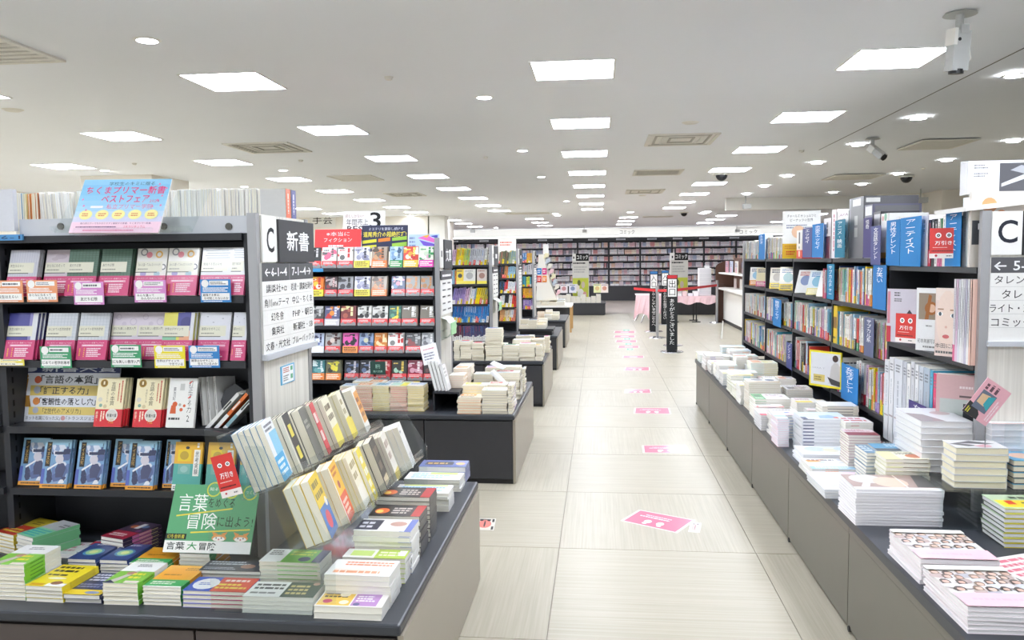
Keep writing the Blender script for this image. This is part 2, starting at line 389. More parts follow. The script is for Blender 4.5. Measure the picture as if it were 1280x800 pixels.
# security cameras
def bullet(px, py, s, lab, yaw, tilt):
    p = on(px, py, 2, CZ); e = empty('security_camera', p, lab, 'camera')
    q = MB(); q.cyl((p.x, p.y, CZ-.012*s), (p.x, p.y, CZ), .09*s, 'ffffff', 'cctv', 20, .075*s); part(q, 'ceiling_mount', e, smooth=False)
    q = MB(); q.cyl((p.x, p.y, CZ-.1*s), (p.x, p.y, CZ), .022*s, 'ffffff', 'cctv', 14); q.cyl((p.x, p.y-.01, CZ-.13*s), (p.x, p.y+.02*s, CZ-.09*s), .028*s, 'ffffff', 'cctv', 12); part(q, 'stem', e)
    R = Matrix.Translation((p.x, p.y, CZ-.12*s)) @ Matrix.Rotation(yaw, 4, 'Z') @ Matrix.Rotation(tilt, 4, 'X')
    q = MB(); q.box((-.05*s, -.035*s, -.2*s), (.05*s, .035*s, .02*s), 'ffffff', 'cctv', R); q.box((-.056*s, -.04*s, -.06*s), (-.035*s, .04*s, .03*s), 'ffffff', 'white', R); q.box((-.02*s, -.04*s, 0), (.03*s, -.036*s, .05*s), 'ffffff', 'cctv', R)
    h_ = part(q, 'camera_housing', e)
    q = MB(); q.cyl(R @ Vector((0, 0, -.215*s)), R @ Vector((0, 0, -.19*s)), .04*s, 'ffffff', 'black', 14); q.cyl(R @ Vector((-.02*s, -.037*s, -.03*s)), R @ Vector((-.02*s, -.034*s, -.03*s)), .01*s, 'ffffff', 'black', 10); part(q, 'camera_lens', h_)
    q = MB(); pts = [R @ Vector((.05*s, 0, -.02*s)), R @ Vector((.07*s, .0, -.08*s)), R @ Vector((.085*s, 0, -.13*s)), R @ Vector((.05*s, 0, -.16*s))]
    for a, b in zip(pts, pts[1:]): q.cyl(a, b, .004*s, 'ffffff', 'white', 6)
    part(q, 'cable', e)
bullet(1200, 16, .84, 'grey box camera hanging from a round plate next to the viewer', .25, .1)
bullet(1091, 173, .8, 'small tilted grey camera among the round downlights', .6, -.9)
for i, (px, py) in enumerate([(730, 279), (921, 279), (549, 285), (590, 285), (1151, 236), (932, 245)]):
    p = on(px, 262 if i < 4 else py, 2, CZ); 
    if i < 4: p = on(px, 281.5, 2, CZ)
    e = empty('hanging_camera', p, ['small camera on a rod before the comics sign', 'small camera on a rod near the second comics sign', 'small camera on a rod above the white pillar', 'small camera on a rod over the language shelves', 'small spot fitting hanging before the pale pillar', 'small camera on a rod by the white bulkhead'][i], 'camera')
    q = MB(); q.cyl((p.x, p.y, CZ-.16), (p.x, p.y, CZ), .012, 'ffffff', 'cctv', 8); part(q, 'rod', e)
    q = MB(); q.box((p.x-.05, p.y-.1, CZ-.24), (p.x+.09, p.y+.06, CZ-.15), 'ffffff', 'cctv'); part(q, 'camera_housing', e)
for i, (px, py) in enumerate([(902, 217), (1133, 220), (855, 265.5)]):
    p = on(px, py, 2, CZ); e = empty('dome_camera', p, ['dark dome camera beside the light column over the magazine shelf', 'dark dome camera beyond the outer downlights', 'dark dome camera near the far hall'][i], 'camera')
    q = MB(); q.cyl((p.x, p.y, CZ-.02), (p.x, p.y, CZ), .11, 'ffffff', 'vent', 20); part(q, 'dome_ring', e)
    q = MB(); 
    for k in range(4):
        a, b = k*.39, (k+1)*.39
        q.cyl((p.x, p.y, CZ-.02-.08*math.sin(b)), (p.x, p.y, CZ-.02-.08*math.sin(a)), .08*math.cos(b)+.001, 'ffffff', 'black', 16, .08*math.cos(a))
    part(q, 'dome', e)

# far header band with its cove lamp and signs
q = MB(); q.box((-7, 30.55, 2.29), (7, FY1, CZ), 'ffffff', 'white'); struct(q, 'wall_header')
e = empty('cove_lamp', (0, 30.3, 2.32), 'long white cove lamp lying on top of the far comics shelves', 'lamp')
q = MB(); q.box((-6.8, 30.28, 2.33), (7, 30.34, 2.36), 'ffffff', 'cove_glow'); part(q, 'lamp_tube', e)
q = MB(); q.box((-6.8, 30.27, 2.315), (7, 30.35, 2.33), 'ffffff', 'white'); part(q, 'lamp_base', e)
def wallsign(x0, x1, y0, y1, Y, txt, lab):
    a = on(x0, y1, 1, Y); b = on(x1, y0, 1, Y); e = empty('wall_sign', a, lab, 'sign')
    q = MB(); q.box((a.x, Y, a.z), (b.x, Y+.02, b.z), 'f4f3ee', 'matte'); part(q, 'sign_board', e)
    q = MB(); q.draw([('t', txt, .12, .2, .88, .8, '0c0c0e', 2)], frame((a.x, Y, a.z), (1, 0, 0), (0, 0, 1)), b.x-a.x, b.z-a.z, 'matte', .003); part(q, 'lettering', e)
wallsign(772, 796, 285.5, 294.5, 30.5, 'コミック', 'comics section sign in grey letters on the bright wall')
wallsign(921, 950, 285.5, 294, 30.5, 'コミック', 'second comics sign showing just above the end of the magazine shelf')
wallsign(387, 419, 266, 284, 20.45, '手芸', 'white handicraft section sign high on the beige wall')
# ------------------------------------------------------------------ benches and shelf units
BH = .472
def bench(x0, x1, y0, y1, front, side, joints_x, joints_y, where, open_side=+1):
    "island of bench cabinets under one continuous worktop; long faces at y0/y1, aisle face at x1 (open_side +1) or x0 (-1)"
    q = MB(); q.box((x0-.012, y0-.012, BH-.035), (x1+.012, y1+.012, BH), 'ffffff', 'bench_top')
    o = q.build('worktop'); tag(o, 'slate grey laminate worktop on the bench cabinets '+where, 'worktop')
    md = o.modifiers.new('edge', 'BEVEL'); md.width = .008; md.segments = 2
    for i, (a, b) in enumerate(zip(joints_x, joints_x[1:])):
        e = empty('bench_cabinet', ((a+b)/2, (y0+y1)/2, 0), '%s cabinet along the %s of the bench %s' % (ORD[i], 'front', where), 'cabinet', 'bench cabinets '+where)
        boxpart('cabinet_body', e, (a+.003, y0+.02, .03), (b-.003, y1-.02, BH-.036), 'dark')
        boxpart('door_panel', e, (a+.004, y0, .035), (b-.004, y0+.018, BH-.045), front)
        boxpart('rear_panel', e, (a+.004, y1-.018, .035), (b-.004, y1, BH-.045), front)
        boxpart('plinth', e, (a+.003, y0+.015, 0), (b-.003, y1-.015, .03), 'black')
    xs = (x1-.018, x1) if open_side > 0 else (x0, x0+.018)
    for i, (a, b) in enumerate(zip(joints_y, joints_y[1:])):
        e = empty('bench_end_panel', (xs[0], (a+b)/2, 0), 'taupe panel on the aisle side of the bench %s' % where, 'panel', 'bench aisle panels '+where)
        boxpart('panel_sheet', e, (xs[0]+.0185*open_side, a+.003, .01), (xs[1]+.0185*open_side, b-.003, BH-.037), side)

def gondola(Y0, zs, bays, where, top=1.67, tray=False, D=.5, rear=True):
    "double sided shelf unit facing -Y with its end panel on the aisle; bays = list of upright x"
    xe = -1.19; xl = bays[0]
    e = empty('shelf_unit', ((xl+xe)/2, Y0+D/2, BH), 'dark steel bookshelf unit '+where, 'bookshelf', 'dark double sided bookshelf units')
    boxpart('back_panel', e, (xl, Y0+D/2-.01, BH), (xe, Y0+D/2+.01, zs[0]), 'dark')
    for x in bays[:-1]: boxpart('upright', e, (x-.012, Y0+.015, BH), (x+.012, Y0+D-.015, zs[0]), 'dark')
    boxpart('upright', e, (xe-.02, Y0+.015, BH), (xe-.001, Y0+D-.015, zs[0]), 'dark')
    for a, b in zip(bays, bays[1:]):
        for z in zs:
            boxpart('shelf', e, (a+.013, Y0, z-.024), (b-(.021 if b == xe else .013), Y0+D/2-.012, z), 'dark')
            if rear: boxpart('shelf', e, (a+.013, Y0+D/2+.012, z-.024), (b-(.021 if b == xe else .013), Y0+D, z), 'dark')
    q = MB()
    for x in bays[:-1]:
        for k in range(26): q.box((x+.0122, Y0+.04, BH+.1+k*.042), (x+.0128, Y0+.048, BH+.122+k*.042), '08080a', 'matte')
    o = part(q, 'slot_holes', e); o['kind'] = 'stuff'
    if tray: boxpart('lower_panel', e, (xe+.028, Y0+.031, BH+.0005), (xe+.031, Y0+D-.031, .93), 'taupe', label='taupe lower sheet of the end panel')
    boxpart('end_panel', e, (xe+.002, Y0+.03, BH), (xe+.028, Y0+D-.03, top-.002), 'grain', label='white grained end panel facing the aisle')
    boxpart('post', e, (xe, Y0, BH), (xe+.032, Y0+.029, top), 'silver', label='slim aluminium corner post')
    boxpart('post', e, (xe, Y0+D-.029, BH), (xe+.032, Y0+D, top), 'silver', label='slim aluminium corner post')
    return e
XA = -.575
UNITS = [(2.205, 2.68), (5.35, 5.87), (8.25, 8.83), (11.03, 11.75), (13.86, 14.6)]
ZC = [1.603, 1.388, 1.162, .925, .701]
ZU = [1.455, 1.245, 1.027, .824, .62]
WH = ['of the front new-books section', 'of the red-banded paperback section', 'of the language section', 'of the study section', 'of the farthest small section']
for i, (yb, ys) in enumerate(UNITS):
    xj = [-3.4, -2.6, -1.9, -1.181, XA] if i == 0 else [-3.4, -2.3, -1.178, XA]
    yj = [yb, yb+1.485]
    bench(-3.4, XA, yb, yb+1.49, 'bench_brown' if i == 0 else 'bench_front', 'side_light', xj, yj, WH[i])
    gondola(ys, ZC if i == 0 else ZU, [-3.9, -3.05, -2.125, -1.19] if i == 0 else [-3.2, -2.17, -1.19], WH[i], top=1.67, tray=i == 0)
# the tray and stock on top of the front unit
e = empty('stock_tray', (-2.5, 2.8, 1.603), 'light grey sheet metal tray on top of the front shelf unit', 'tray')
a = on(24, 280, 1, 2.69).x
boxpart('front_fascia', e, (a, 2.69, 1.603), (-1.192, 2.70, 1.662), 'grey_tray'); boxpart('tray_floor', e, (a, 2.7, 1.603), (-1.192, 3.17, 1.61), 'grey_tray')
boxpart('tray_end', e, (a, 2.7, 1.61), (a+.01, 3.17, 1.66), 'grey_tray')
for px in (76, 205, 286):
    p = on(px, 283, 1, 2.688); q = MB(); q.cyl((p.x, 2.69, p.z), (p.x, 2.684, p.z), .012, 'ffffff', 'ventdark', 10); part(q, 'finger_slot', e)

# ------------------------------------------------------------------ the long unit on the opposite side of the aisle
XR = 1.5
bj = [1.25, 2.27, 3.31, 4.35, 5.38, 6.42, 7.48, 8.46]
q = MB(); q.box((.978, 1.25, BH-.035), (2.012, 8.475, BH), 'ffffff', 'bench_top'); q.box((2.0, 1.25, BH-.035), (3.1, 3.4, BH), 'ffffff', 'bench_top')
o = q.build('worktop'); tag(o, 'long slate worktop under the magazine stacks along the opposite side of the aisle', 'worktop')
for i, (a, b) in enumerate(zip(bj, bj[1:])):
    e = empty('bench_cabinet', (1.5, (a+b)/2, 0), ['cabinet mostly cut off by the bottom edge under the magazine table'][0] if i == 0 else '%s taupe cabinet under the long magazine table, counted from the viewer' % ORD[i-1], 'cabinet', 'taupe cabinets of the magazine table')
    boxpart('cabinet_body', e, (1.01, a+.003, .03), (2.0, b-.003, BH-.036), 'dark')
    boxpart('door_panel', e, (.99, a+.004, .02), (1.008, b-.004, BH-.075), 'bench_side'); boxpart('rail', e, (.989, a+.002, BH-.073), (1.008, b-.002, BH-.037), 'bench_side')
    boxpart('plinth', e, (1.03, a, 0), (1.98, b, .03), 'black')
    q = MB(); q.cyl((.985, b-.03, .02), (1.0, b-.03, .02), .013, 'ffffff', 'black', 8); part(q, 'foot_stop', e)
e = empty('shelf_unit', (1.75, 6.0, BH), 'long dark bookshelf with tabbed dividers facing the aisle over the magazine table', 'bookshelf', 'opposite shelf unit')
YB = [8.72, 7.62, 6.56, 5.48, 4.44, 3.43]
ZR = [1.49, 1.222, .945, .645]; ZN = [1.452, 1.06, .56]
boxpart('back_panel', e, (XR+.24, 3.42, BH), (XR+.26, 8.74, 1.49), 'dark')
for y in YB:
    boxpart('upright', e, (XR+.005, y-.012, BH), (XR+.24, y+.012, 1.49 if y > 4 else 1.45), 'dark')
for k, (a, b) in enumerate(zip(YB, YB[1:])):
    for z in (ZN if k == 4 else ZR):
        boxpart('shelf', e, (XR, b+.013, z-.024), (XR+.24, a-.013, z), 'dark')
boxpart('post', e, (XR-.005, 8.735, BH), (XR+.03, 8.77, 1.67), 'silver', label='slim aluminium corner post at the far end')
boxpart('far_end_panel', e, (XR+.03, 8.74, BH), (2.0, 8.765, 1.665), 'grain')
boxpart('rear_shelving', e, (XR+.262, 3.42, BH), (2.0, 8.735, 1.44), 'dark')
# end panel with the sign, facing the viewer
boxpart('end_panel', e, (XR+.03, 3.4, BH), (2.5, 3.418, 1.67), 'grain', label='white grained end panel with the directory sign')
boxpart('post', e, (XR-.005, 3.395, BH), (XR+.03, 3.42, 1.675), 'silver', label='slim aluminium corner post beside the sign')

# ------------------------------------------------------------------ directory signs
def dirsign(root_loc, X, w, h, items, lab, thick=.008):
    e = empty('directory_sign', root_loc, lab, 'sign', 'directory signs on shelf ends')
    q = MB(); q.box((0, 0, 0), (w, h, thick), 'f1f0ec', 'matte', X); c_ = part(q, 'sign_board', e)
    q = MB(); q.draw(items, X @ Matrix.Translation((0, 0, thick)), w, h, 'matte'); part(q, 'lettering', c_)
    q = MB(); q.box((-.004, -.02, 0), (w+.004, 0, thick*2.2), 'ffffff', 'grey_tray', X); part(q, 'sign_rail', e)
    return e
def rows_items(L_, R_, y0, y1, split=True):
    it = []; n = len(L_)
    for i in range(n):
        t1 = y1-(y1-y0)*i/n; t0 = y1-(y1-y0)*(i+1)/n; hh = t1-t0
        it.append(('r', 0, t0-.001, 1, t0+.002, 'cfcfca'))
        if L_[i]: wd = min(.44, .075*len(L_[i])); it.append(('t', L_[i], .25-wd/2, t0+hh*.2, .25+wd/2, t1-hh*.22, '3a3a3c'))
        if R_[i]: wd = min(.46, .07*len(R_[i])); it.append(('t', R_[i], .75-wd/2, t0+hh*.2, .75+wd/2, t1-hh*.22, '3a3a3c'))
    return it
xs_ = -1.16
a = on(327, 444, 0, xs_); b = on(390.5, 428, 0, xs_); c = on(343.4, 270.4, 0, xs_); d = on(384.7, 275.3, 0, xs_)
zt = on(322, 267, 0, xs_).z
X = frame((xs_, a.y, a.z), (0, 1, 0), (0, 0, 1)); W = b.y-a.y; Hh = on(328, 329, 0, xs_).z-a.z
it = [('r', 0, .80, 1, 1, '5b5b5d'), ('r', .495, .8, .505, 1, '8a8a8a'), ('T', '←6-1~4', .05, .85, .45, .95, 'ffffff'), ('T', '7-1~4→', .55, .85, .95, .95, 'ffffff')]
it += rows_items(['講談社+α', '角川oneテーマ', '幻冬舎', '集英社', '文春・光文社'], ['岩波・講談社現代', '中公・ちくま', 'PHP・朝日', '新潮社・SB', 'ブルーバックス'], .0, .8)
dirsign((xs_, 2.9, 1.3), X, W, Hh, it, 'white directory of pocket book publishers on the front shelf end, under the big header', .01)
e = empty('section_header', (xs_, 2.9, 1.6), 'white letter plate and dark plate topping the front shelf end', 'sign')
ch = on(322, 329, 0, xs_).z
y0, y1, y2 = 2.72, c.y, on(388, 300, 0, xs_).y
q = MB(); q.box((xs_, y0, ch+.004), (xs_+.006, y1-.002, zt-.004), 'efeee9', 'matte'); part(q, 'letter_plate', e)
q = MB(); q.draw([('T', 'C', .28, .22, .78, .74, '26262a', 3)], frame((xs_+.006, y0, ch), (0, 1, 0), (0, 0, 1)), y1-y0, zt-ch, 'matte'); part(q, 'letter', e)
q = MB(); q.box((xs_, y1, ch+.002), (xs_+.014, y2, zt-.012), '464648', 'matte'); part(q, 'dark_plate', e)
q = MB(); q.draw([('T', '新書', .2, .26, .84, .7, 'ffffff', 2)], frame((xs_+.014, y1, ch), (0, 1, 0), (0, 0, 1)), y2-y1, zt-ch, 'matte'); part(q, 'lettering', e)
# small notice on the panel
a = on(351.5, 482, 0, xs_); b = on(367.5, 453, 0, xs_)
q = MB(); q.box((xs_-.003, a.y, a.z), (xs_+.001, b.y, b.z), '6cb9e0', 'matte')
q.draw([('r', .08, .05, .92, .95, 'f4f6f6'), ('l', .15, .6, .6, .9, 'c26a5a', 3), ('l', .15, .15, .6, .5, '8a8a8a', 3), ('r', .68, .65, .85, .88, '6fb58c'), ('r', .68, .2, .85, .45, '6fb58c')], frame((xs_+.001, a.y, a.z), (0, 1, 0), (0, 0, 1)), b.y-a.y, b.z-a.z, 'matte')
o = q.build('notice_card'); tag(o, 'small blue bordered notice stuck on the front shelf end panel', 'notice')
# signs of the next units
for i, (nm, let) in enumerate([('文庫', 'B'), ('語学', 'A'), ('学参', 'D'), ('教育', 'E')]):
    ys = UNITS[i+1][1]; xx = -1.16
    e = empty('directory_sign', (xx, ys+.25, 1.3), 'directory sign on the shelf end '+WH[i+1], 'sign', 'directory signs on shelf ends')
    q = MB(); q.box((xx, ys+.03, 1.1), (xx+.008, ys+.48, 1.43), 'f3f2ee', 'matte'); q.box((xx, ys+.03, 1.45), (xx+.006, ys+.15, 1.66), 'efeee9', 'matte'); part(q, 'sign_board', e)
    q = MB(); q.box((xx, ys+.16, 1.44), (xx+.014, ys+.48, 1.66), '464648', 'matte'); q.box((xx+.001, ys+.03, 1.36), (xx+.01, ys+.48, 1.43), '5b5b5d', 'matte'); part(q, 'dark_plate', e)
    q = MB(); it = []
    X = frame((xx+.014, ys+.16, 1.44), (0, 1, 0), (0, 0, 1))
    if i == 0: q.draw([('T', nm, .15, .25, .85, .7, 'ffffff')], X, .32, .22, 'matte')
    else: q.draw([('l', .2, .3, .8, .7, 'ffffff', 1)], X, .32, .22, 'matte')
    X = frame((xx+.006, ys+.03, 1.45), (0, 1, 0), (0, 0, 1))
    q.draw([('l', .3, .3, .7, .7, '2c2c30', 1)] , X, .12, .21, 'matte')
    X = frame((xx+.010, ys+.03, 1.1), (0, 1, 0), (0, 0, 1))
    for k in range(5): it += [('l', .1, .08+.15*k, .4, .14+.15*k, '4a4a4e', 1), ('l', .55, .08+.15*k, .85, .14+.15*k, '4a4a4e', 1)]
    it += [('l', .1, .84, .9, .93, 'ffffff', 1)]
    q.draw(it, X, .45, .33, 'matte'); part(q, 'lettering', e)
    if i < 2:
        e = empty('leaflet_holder', (xx, ys+.2, .98), 'curved leaflet holder with green sheets on the shelf end '+WH[i+1], 'holder', 'leaflet holders on shelf ends')
        q = MB()
        for k in range(6):
            t0, t1 = math.pi*(k/6-.5), math.pi*((k+1)/6-.5)
            q.box((xx, ys+.06, .98), (xx+.002, ys+.3, .982), 'eeeeee', 'matte')
            q.face([(xx+.07*math.cos(t0), ys+.06, 1.0+.08*math.sin(t0)), (xx+.07*math.cos(t0), ys+.32, 1.0+.08*math.sin(t0)), (xx+.07*math.cos(t1), ys+.32, 1.0+.08*math.sin(t1)), (xx+.07*math.cos(t1), ys+.06, 1.0+.08*math.sin(t1))], 'dfe9e0', 'matte')
        part(q, 'curved_sheet', e)
        q = MB(); q.box((xx+.068, ys+.08, .95), (xx+.073, ys+.28, 1.04), 'a9d6a6', 'matte'); part(q, 'green_leaflet', e)
# the sign facing the viewer
a = on(1237, 426, 1, 3.395); z = lambda py: on(1260, py, 1, 3.395).z; x = lambda px: on(px, 340, 1, 3.395).x
e = empty('section_header', (x(1260), 3.395, 1.6), 'white plate with a large dark letter on the end panel beside the aisle', 'sign')
boxpart('letter_plate', e, (x(1237.5), 3.388, z(318.5)), (x(1275), 3.396, z(264)), 'matte', 'f1f0ec')
boxpart('dark_plate', e, (x(1276.5), 3.384, z(319)), (x(1276.5)+.3, 3.396, z(264)), 'matte', '464648')
q = MB(); q.draw([('T', 'C', .2, .27, .85, .8, '2a2d38', 4)], frame((x(1237.5), 3.388, z(318.5)), (1, 0, 0), (0, 0, 1)), x(1275)-x(1237.5), z(264)-z(318.5), 'matte'); part(q, 'letter', e)
x0, w = x(1237.5), .36; z0, z1 = z(426.5), z(321.5); X = frame((x0, 3.396, z0), (1, 0, 0), (0, 0, 1)); hh = z1-z0
zz = lambda py: (z(py)-z0)/hh
it = [('r', 0, zz(341), 1, 1, '5d5d60'), ('T', '← 5-1~3', .03, zz(338), .62, zz(326), 'f4f4f4', 2)]
for i, (t, px_, a0) in enumerate([('タレント写真集', 348, .04), ('タレント', 366, .12), ('ライト・恋愛エッセイ', 383.5, .0), ('コミックエッセイ', 401, .02)]):
    it += [('r', 0, zz(358+17*i)-.004, 1, zz(358+17*i), 'cbcbc8'), ('t', t, a0, zz(px_+7), a0+.108*len(t)*(.8 if i == 2 else 1), zz(px_-4), '3a3a3c', 2)]
dirsign((x0, 3.39, z0), X, w, hh, it, 'white directory of talent and essay sections on the end panel facing the viewer', .008)
# ------------------------------------------------------------------ books
_bm = {}
def collage(seed, cols, a=0, b=0, c=1, d=1, n=14):
    r = random.Random(seed); it = []
    for i in range(n):
        u, v = r.uniform(a, c), r.uniform(b, d); w, h = r.uniform(.08, .3)*(c-a), r.uniform(.06, .22)*(d-b); cl = lambda x, lo, hi: min(max(x, lo), hi)
        P = [(cl(u+w*math.cos(t+r.uniform(-.4, .4)), a, c), cl(v+h*math.sin(t+r.uniform(-.4, .4)), b, d)) for t in (0, 1.05, 2.1, 3.1, 4.2, 5.2)]
        it.append(('q', P, r.choice(cols)))
    return it
def book_meshes(w, h, t, key, D, bind='L', hard=False, merged=False, wrap=False):
    k = (round(w, 4), round(h, 4), round(t, 4), key, bind, hard, merged, wrap)
    if k in _bm: return _bm[k]
    ct = .0022 if hard or merged else .001; ins = .003 if hard else .0015; base = D.get('base', 'f2f0ea'); pg = D.get('pages', 'f3f0e6')
    def pages(q):
        x0, x1 = (ct, w-ins) if bind == 'L' else (ins, w-ct)
        q.box((x0, ins, ct), (x1, h-ins, t-ct), pg, 'pages', skip=(0, 1))
    def cover(q):
        mt = D.get('mat', 'print'); ed = D.get('edge', 'cfcdc8')
        q.box((0, 0, 0), (w, h, ct), ed, mt); q.box((0, 0, t-ct), (w, h, t), base, mt)
        xs = (0, ct) if bind == 'L' else (w-ct, w)
        q.box((xs[0], 0, 0), (xs[1], h, t), D.get('sbase', base), mt)
        q.draw(D.get('front', []), Matrix.Translation((0, 0, t)), w, h, mt, .00005)
        if D.get('spine'):
            X = frame((0, 0, 0), (0, 0, 1), (0, 1, 0)) if bind == 'L' else frame((w, 0, t), (0, 0, -1), (0, 1, 0))
            q.draw(D['spine'], X, t, h, mt, .00005)
        if D.get('edges'):   # coloured obi seen on the cover edges at the foot
            for col, a, b in D['edges']:
                q.box((a*w, -.0003, t-ct-.0002), (b*w, .0002, t+.0001), col, mt); q.box((a*w, -.0003, -.0001), (b*w, .0002, ct+.0002), col, mt)
        if wrap:
            pass
    if merged:
        q = MB(); pages(q); cover(q); r = (q.mesh('book'),)
    else:
        a, b = MB(), MB(); pages(a); cover(b); r = (a.mesh('book'), b.mesh('cover'))
    _bm[k] = r; return r
def put(X, ms, name, label, cat, group=None):
    o = bpy.data.objects.new(name, ms[0]); COL.objects.link(o); o.matrix_world = X; tag(o, label, cat, group)
    if len(ms) > 1:
        c = bpy.data.objects.new('cover', ms[1]); COL.objects.link(c); c.parent = o
    return o
WORD = {'f4f2ec': 'white', 'f6d800': 'yellow', 'e8483c': 'red', '2b7fc4': 'blue', '3fa36b': 'green', 'f09a3a': 'orange', '26262c': 'black', 'd9b3d0': 'lilac', 'e46a9a': 'pink',
        '8f6fb8': 'purple', '3a4a7a': 'navy', 'b8bcc4': 'grey', '9ecbe6': 'pale blue', 'a8d8c0': 'mint', 'efe2b8': 'cream', '7a4a34': 'brown', 'f6c9cf': 'pale pink', '3c9ab0': 'teal', 'c8324a': 'crimson'}
COLS = list(WORD)
LIGHT = ['f4f2ec']*7+['efe2b8', 'f6c9cf', '9ecbe6', 'f4f2ec', 'd9b3d0', 'a8d8c0', 'f6d800', '3c9ab0', 'e8483c']
BAND = ['f6d800', 'e8483c', 'f09a3a', '2b7fc4', '3fa36b', 'e46a9a', '26262c', '9ecbe6', 'c8324a', 'f4f2ec', 'efe2b8', '8f6fb8']
def spine_design(base, band, seed):
    r = random.Random(seed); dk = '2a2a30' if base not in ('26262c', '3a4a7a', '2b7fc4', '7a4a34', 'c8324a', '8f6fb8') else 'f4f2ec'
    tc = r.choice([dk, dk, dk, 'c8324a', '2b7fc4'])if dk == '2a2a30' else dk
    if tc == base: tc = 'f4f2ec'
    bh = r.choice((.2, .25, .3, .36)); it = []
    if band != base: it.append(('r', 0, 0, 1, bh, band))
    it += [('k', .28, .45, .74, .93, tc, 1), ('k', .35, bh+.03, .62, .43, tc, 1)]
    if band != base: it += [('k', .3, .03, .7, bh-.03, 'f4f2ec' if band in ('e8483c', '2b7fc4', '26262c', 'c8324a', '8f6fb8', '3fa36b') else '2a2a30', 1)]
    return {'base': base, 'spine': it, 'front': [('l', .12, .6, .85, .9, tc, 2)]+([('r', 0, 0, 1, bh, band), ('l', .1, .05, .9, bh-.04, 'f4f2ec', 2)] if band != base else [])}
_rowcount = {}
def name_spine(base, band, row, grp):
    n = _rowcount[row] = _rowcount.get(row, 0)+1
    b = WORD.get(base, 'pale'); c = WORD.get(band, '')
    return '%s spine, %s in %s' % (b if band == base else '%s and %s' % (b, c), ordn(n), row.replace('the ', ''))
# --- spines facing the aisle on the opposite unit
def spineR(pxl, pxr, ytop, z, D, key, lab, name='standing_book', cat='book', grp=None, depth=.14, X0=None, merged=True, hard=False, out=0.0):
    X0 = XR+.012-out if X0 is None else X0
    pyb = 330
    Yf = on(pxl, ytop, 0, X0).y; Yn = on(pxr, ytop, 0, X0).y; t = Yf-Yn; h = on((pxl+pxr)/2, ytop, 0, X0).z-z
    X = frame((X0, Yf-.0005, z+.0005), (1, 0, 0), (0, 0, 1))
    return put(X, book_meshes(depth, h, t-.001, key, D, 'L', hard, merged), name, lab, cat, grp)
def fillR(px0, px1, z, h0, h1, row, grp, pal=LIGHT, tmin=.021, tmax=.038, X0=None, seed=0, name='standing_book', zdrop=.5):
    r = random.Random(seed); X0 = X0 or XR+.012; Y = on(px0, 320, 0, X0).y; Ye = on(px1, 320, 0, X0).y
    while Y-tmin > Ye:
        t = r.choice((tmin, tmin*1.2, (tmin+tmax)/2, tmax)); t = min(t, Y-Ye); h = r.uniform(h0, h1); h = round(h*100)/100
        t = round(t*500)/500 if t > .006 else t
        if t < .006: break
        base = r.choice(pal); band = r.choice(BAND+[base]*4)
        D = spine_design(base, band, r.random())
        dp = r.choice((.128, .135, .14))
        X = frame((X0+r.uniform(0, .008), Y-.0005, z+.0005), (1, 0, 0), (0, 0, 1))
        put(X, book_meshes(dp, h, t-.001, (base, band, r.random()), D, 'L', False, True), name, name_spine(base, band, row, grp), 'book', grp)
        Y -= t+r.choice((0, 0, .001))
def divider(pxl, pxr, yt, yb, txt, col, lab, X0=None, tc='ffffff'):
    X0 = X0 or XR-.012
    a = on(pxl, yt, 0, X0); b = on(pxr, yb, 0, X0); h = a.z-on((pxl+pxr)/2, yb, 0, X0).z; w = a.y-b.y
    z0 = a.z-h
    e = empty('shelf_divider', (X0, (a.y+b.y)/2, z0), lab, 'divider', 'tabbed category dividers')
    X = frame((X0, a.y, z0), (0, -1, 0), (0, 0, 1))
    q = MB(); q.box((0, 0, -.002), (w, h, 0), col, 'matte', X); q.box((0, 0, -.13), (.002, h*.96, -.002), 'e8eef2', 'matte', X); c_ = part(q, 'tab', e)
    if txt:
        q = MB(); n = len(txt); q.draw([('v', txt, .28, max(.04, .95-.115*n*min(1, h/.0001)), .74, .95, tc)], X, w, h, 'matte', .0006); part(q, 'lettering', c_)
    return e
BL = '2279bd'; IN = '565a8c'
PALE = ['f4f2ec']*5+['efe2b8', 'efe2b8', 'f6c9cf', '9ecbe6']
g1, g2, g3, g4 = 'books on top of the long shelf', 'second shelf of the long unit', 'third shelf of the long unit', 'fourth shelf of the long unit'
fillR(931.5, 948, ZR[0], .16, .18, 'the top row before the first blue tab', g1, PALE, seed=1)
divider(948.5, 955.5, 293, 324.5, 'たかぎ', BL, 'blue tab divider standing first from the far end of the top row')
fillR(956, 978, ZR[0], .17, .19, 'the top row behind the white placard', g1, PALE+['f6d800'], seed=2)
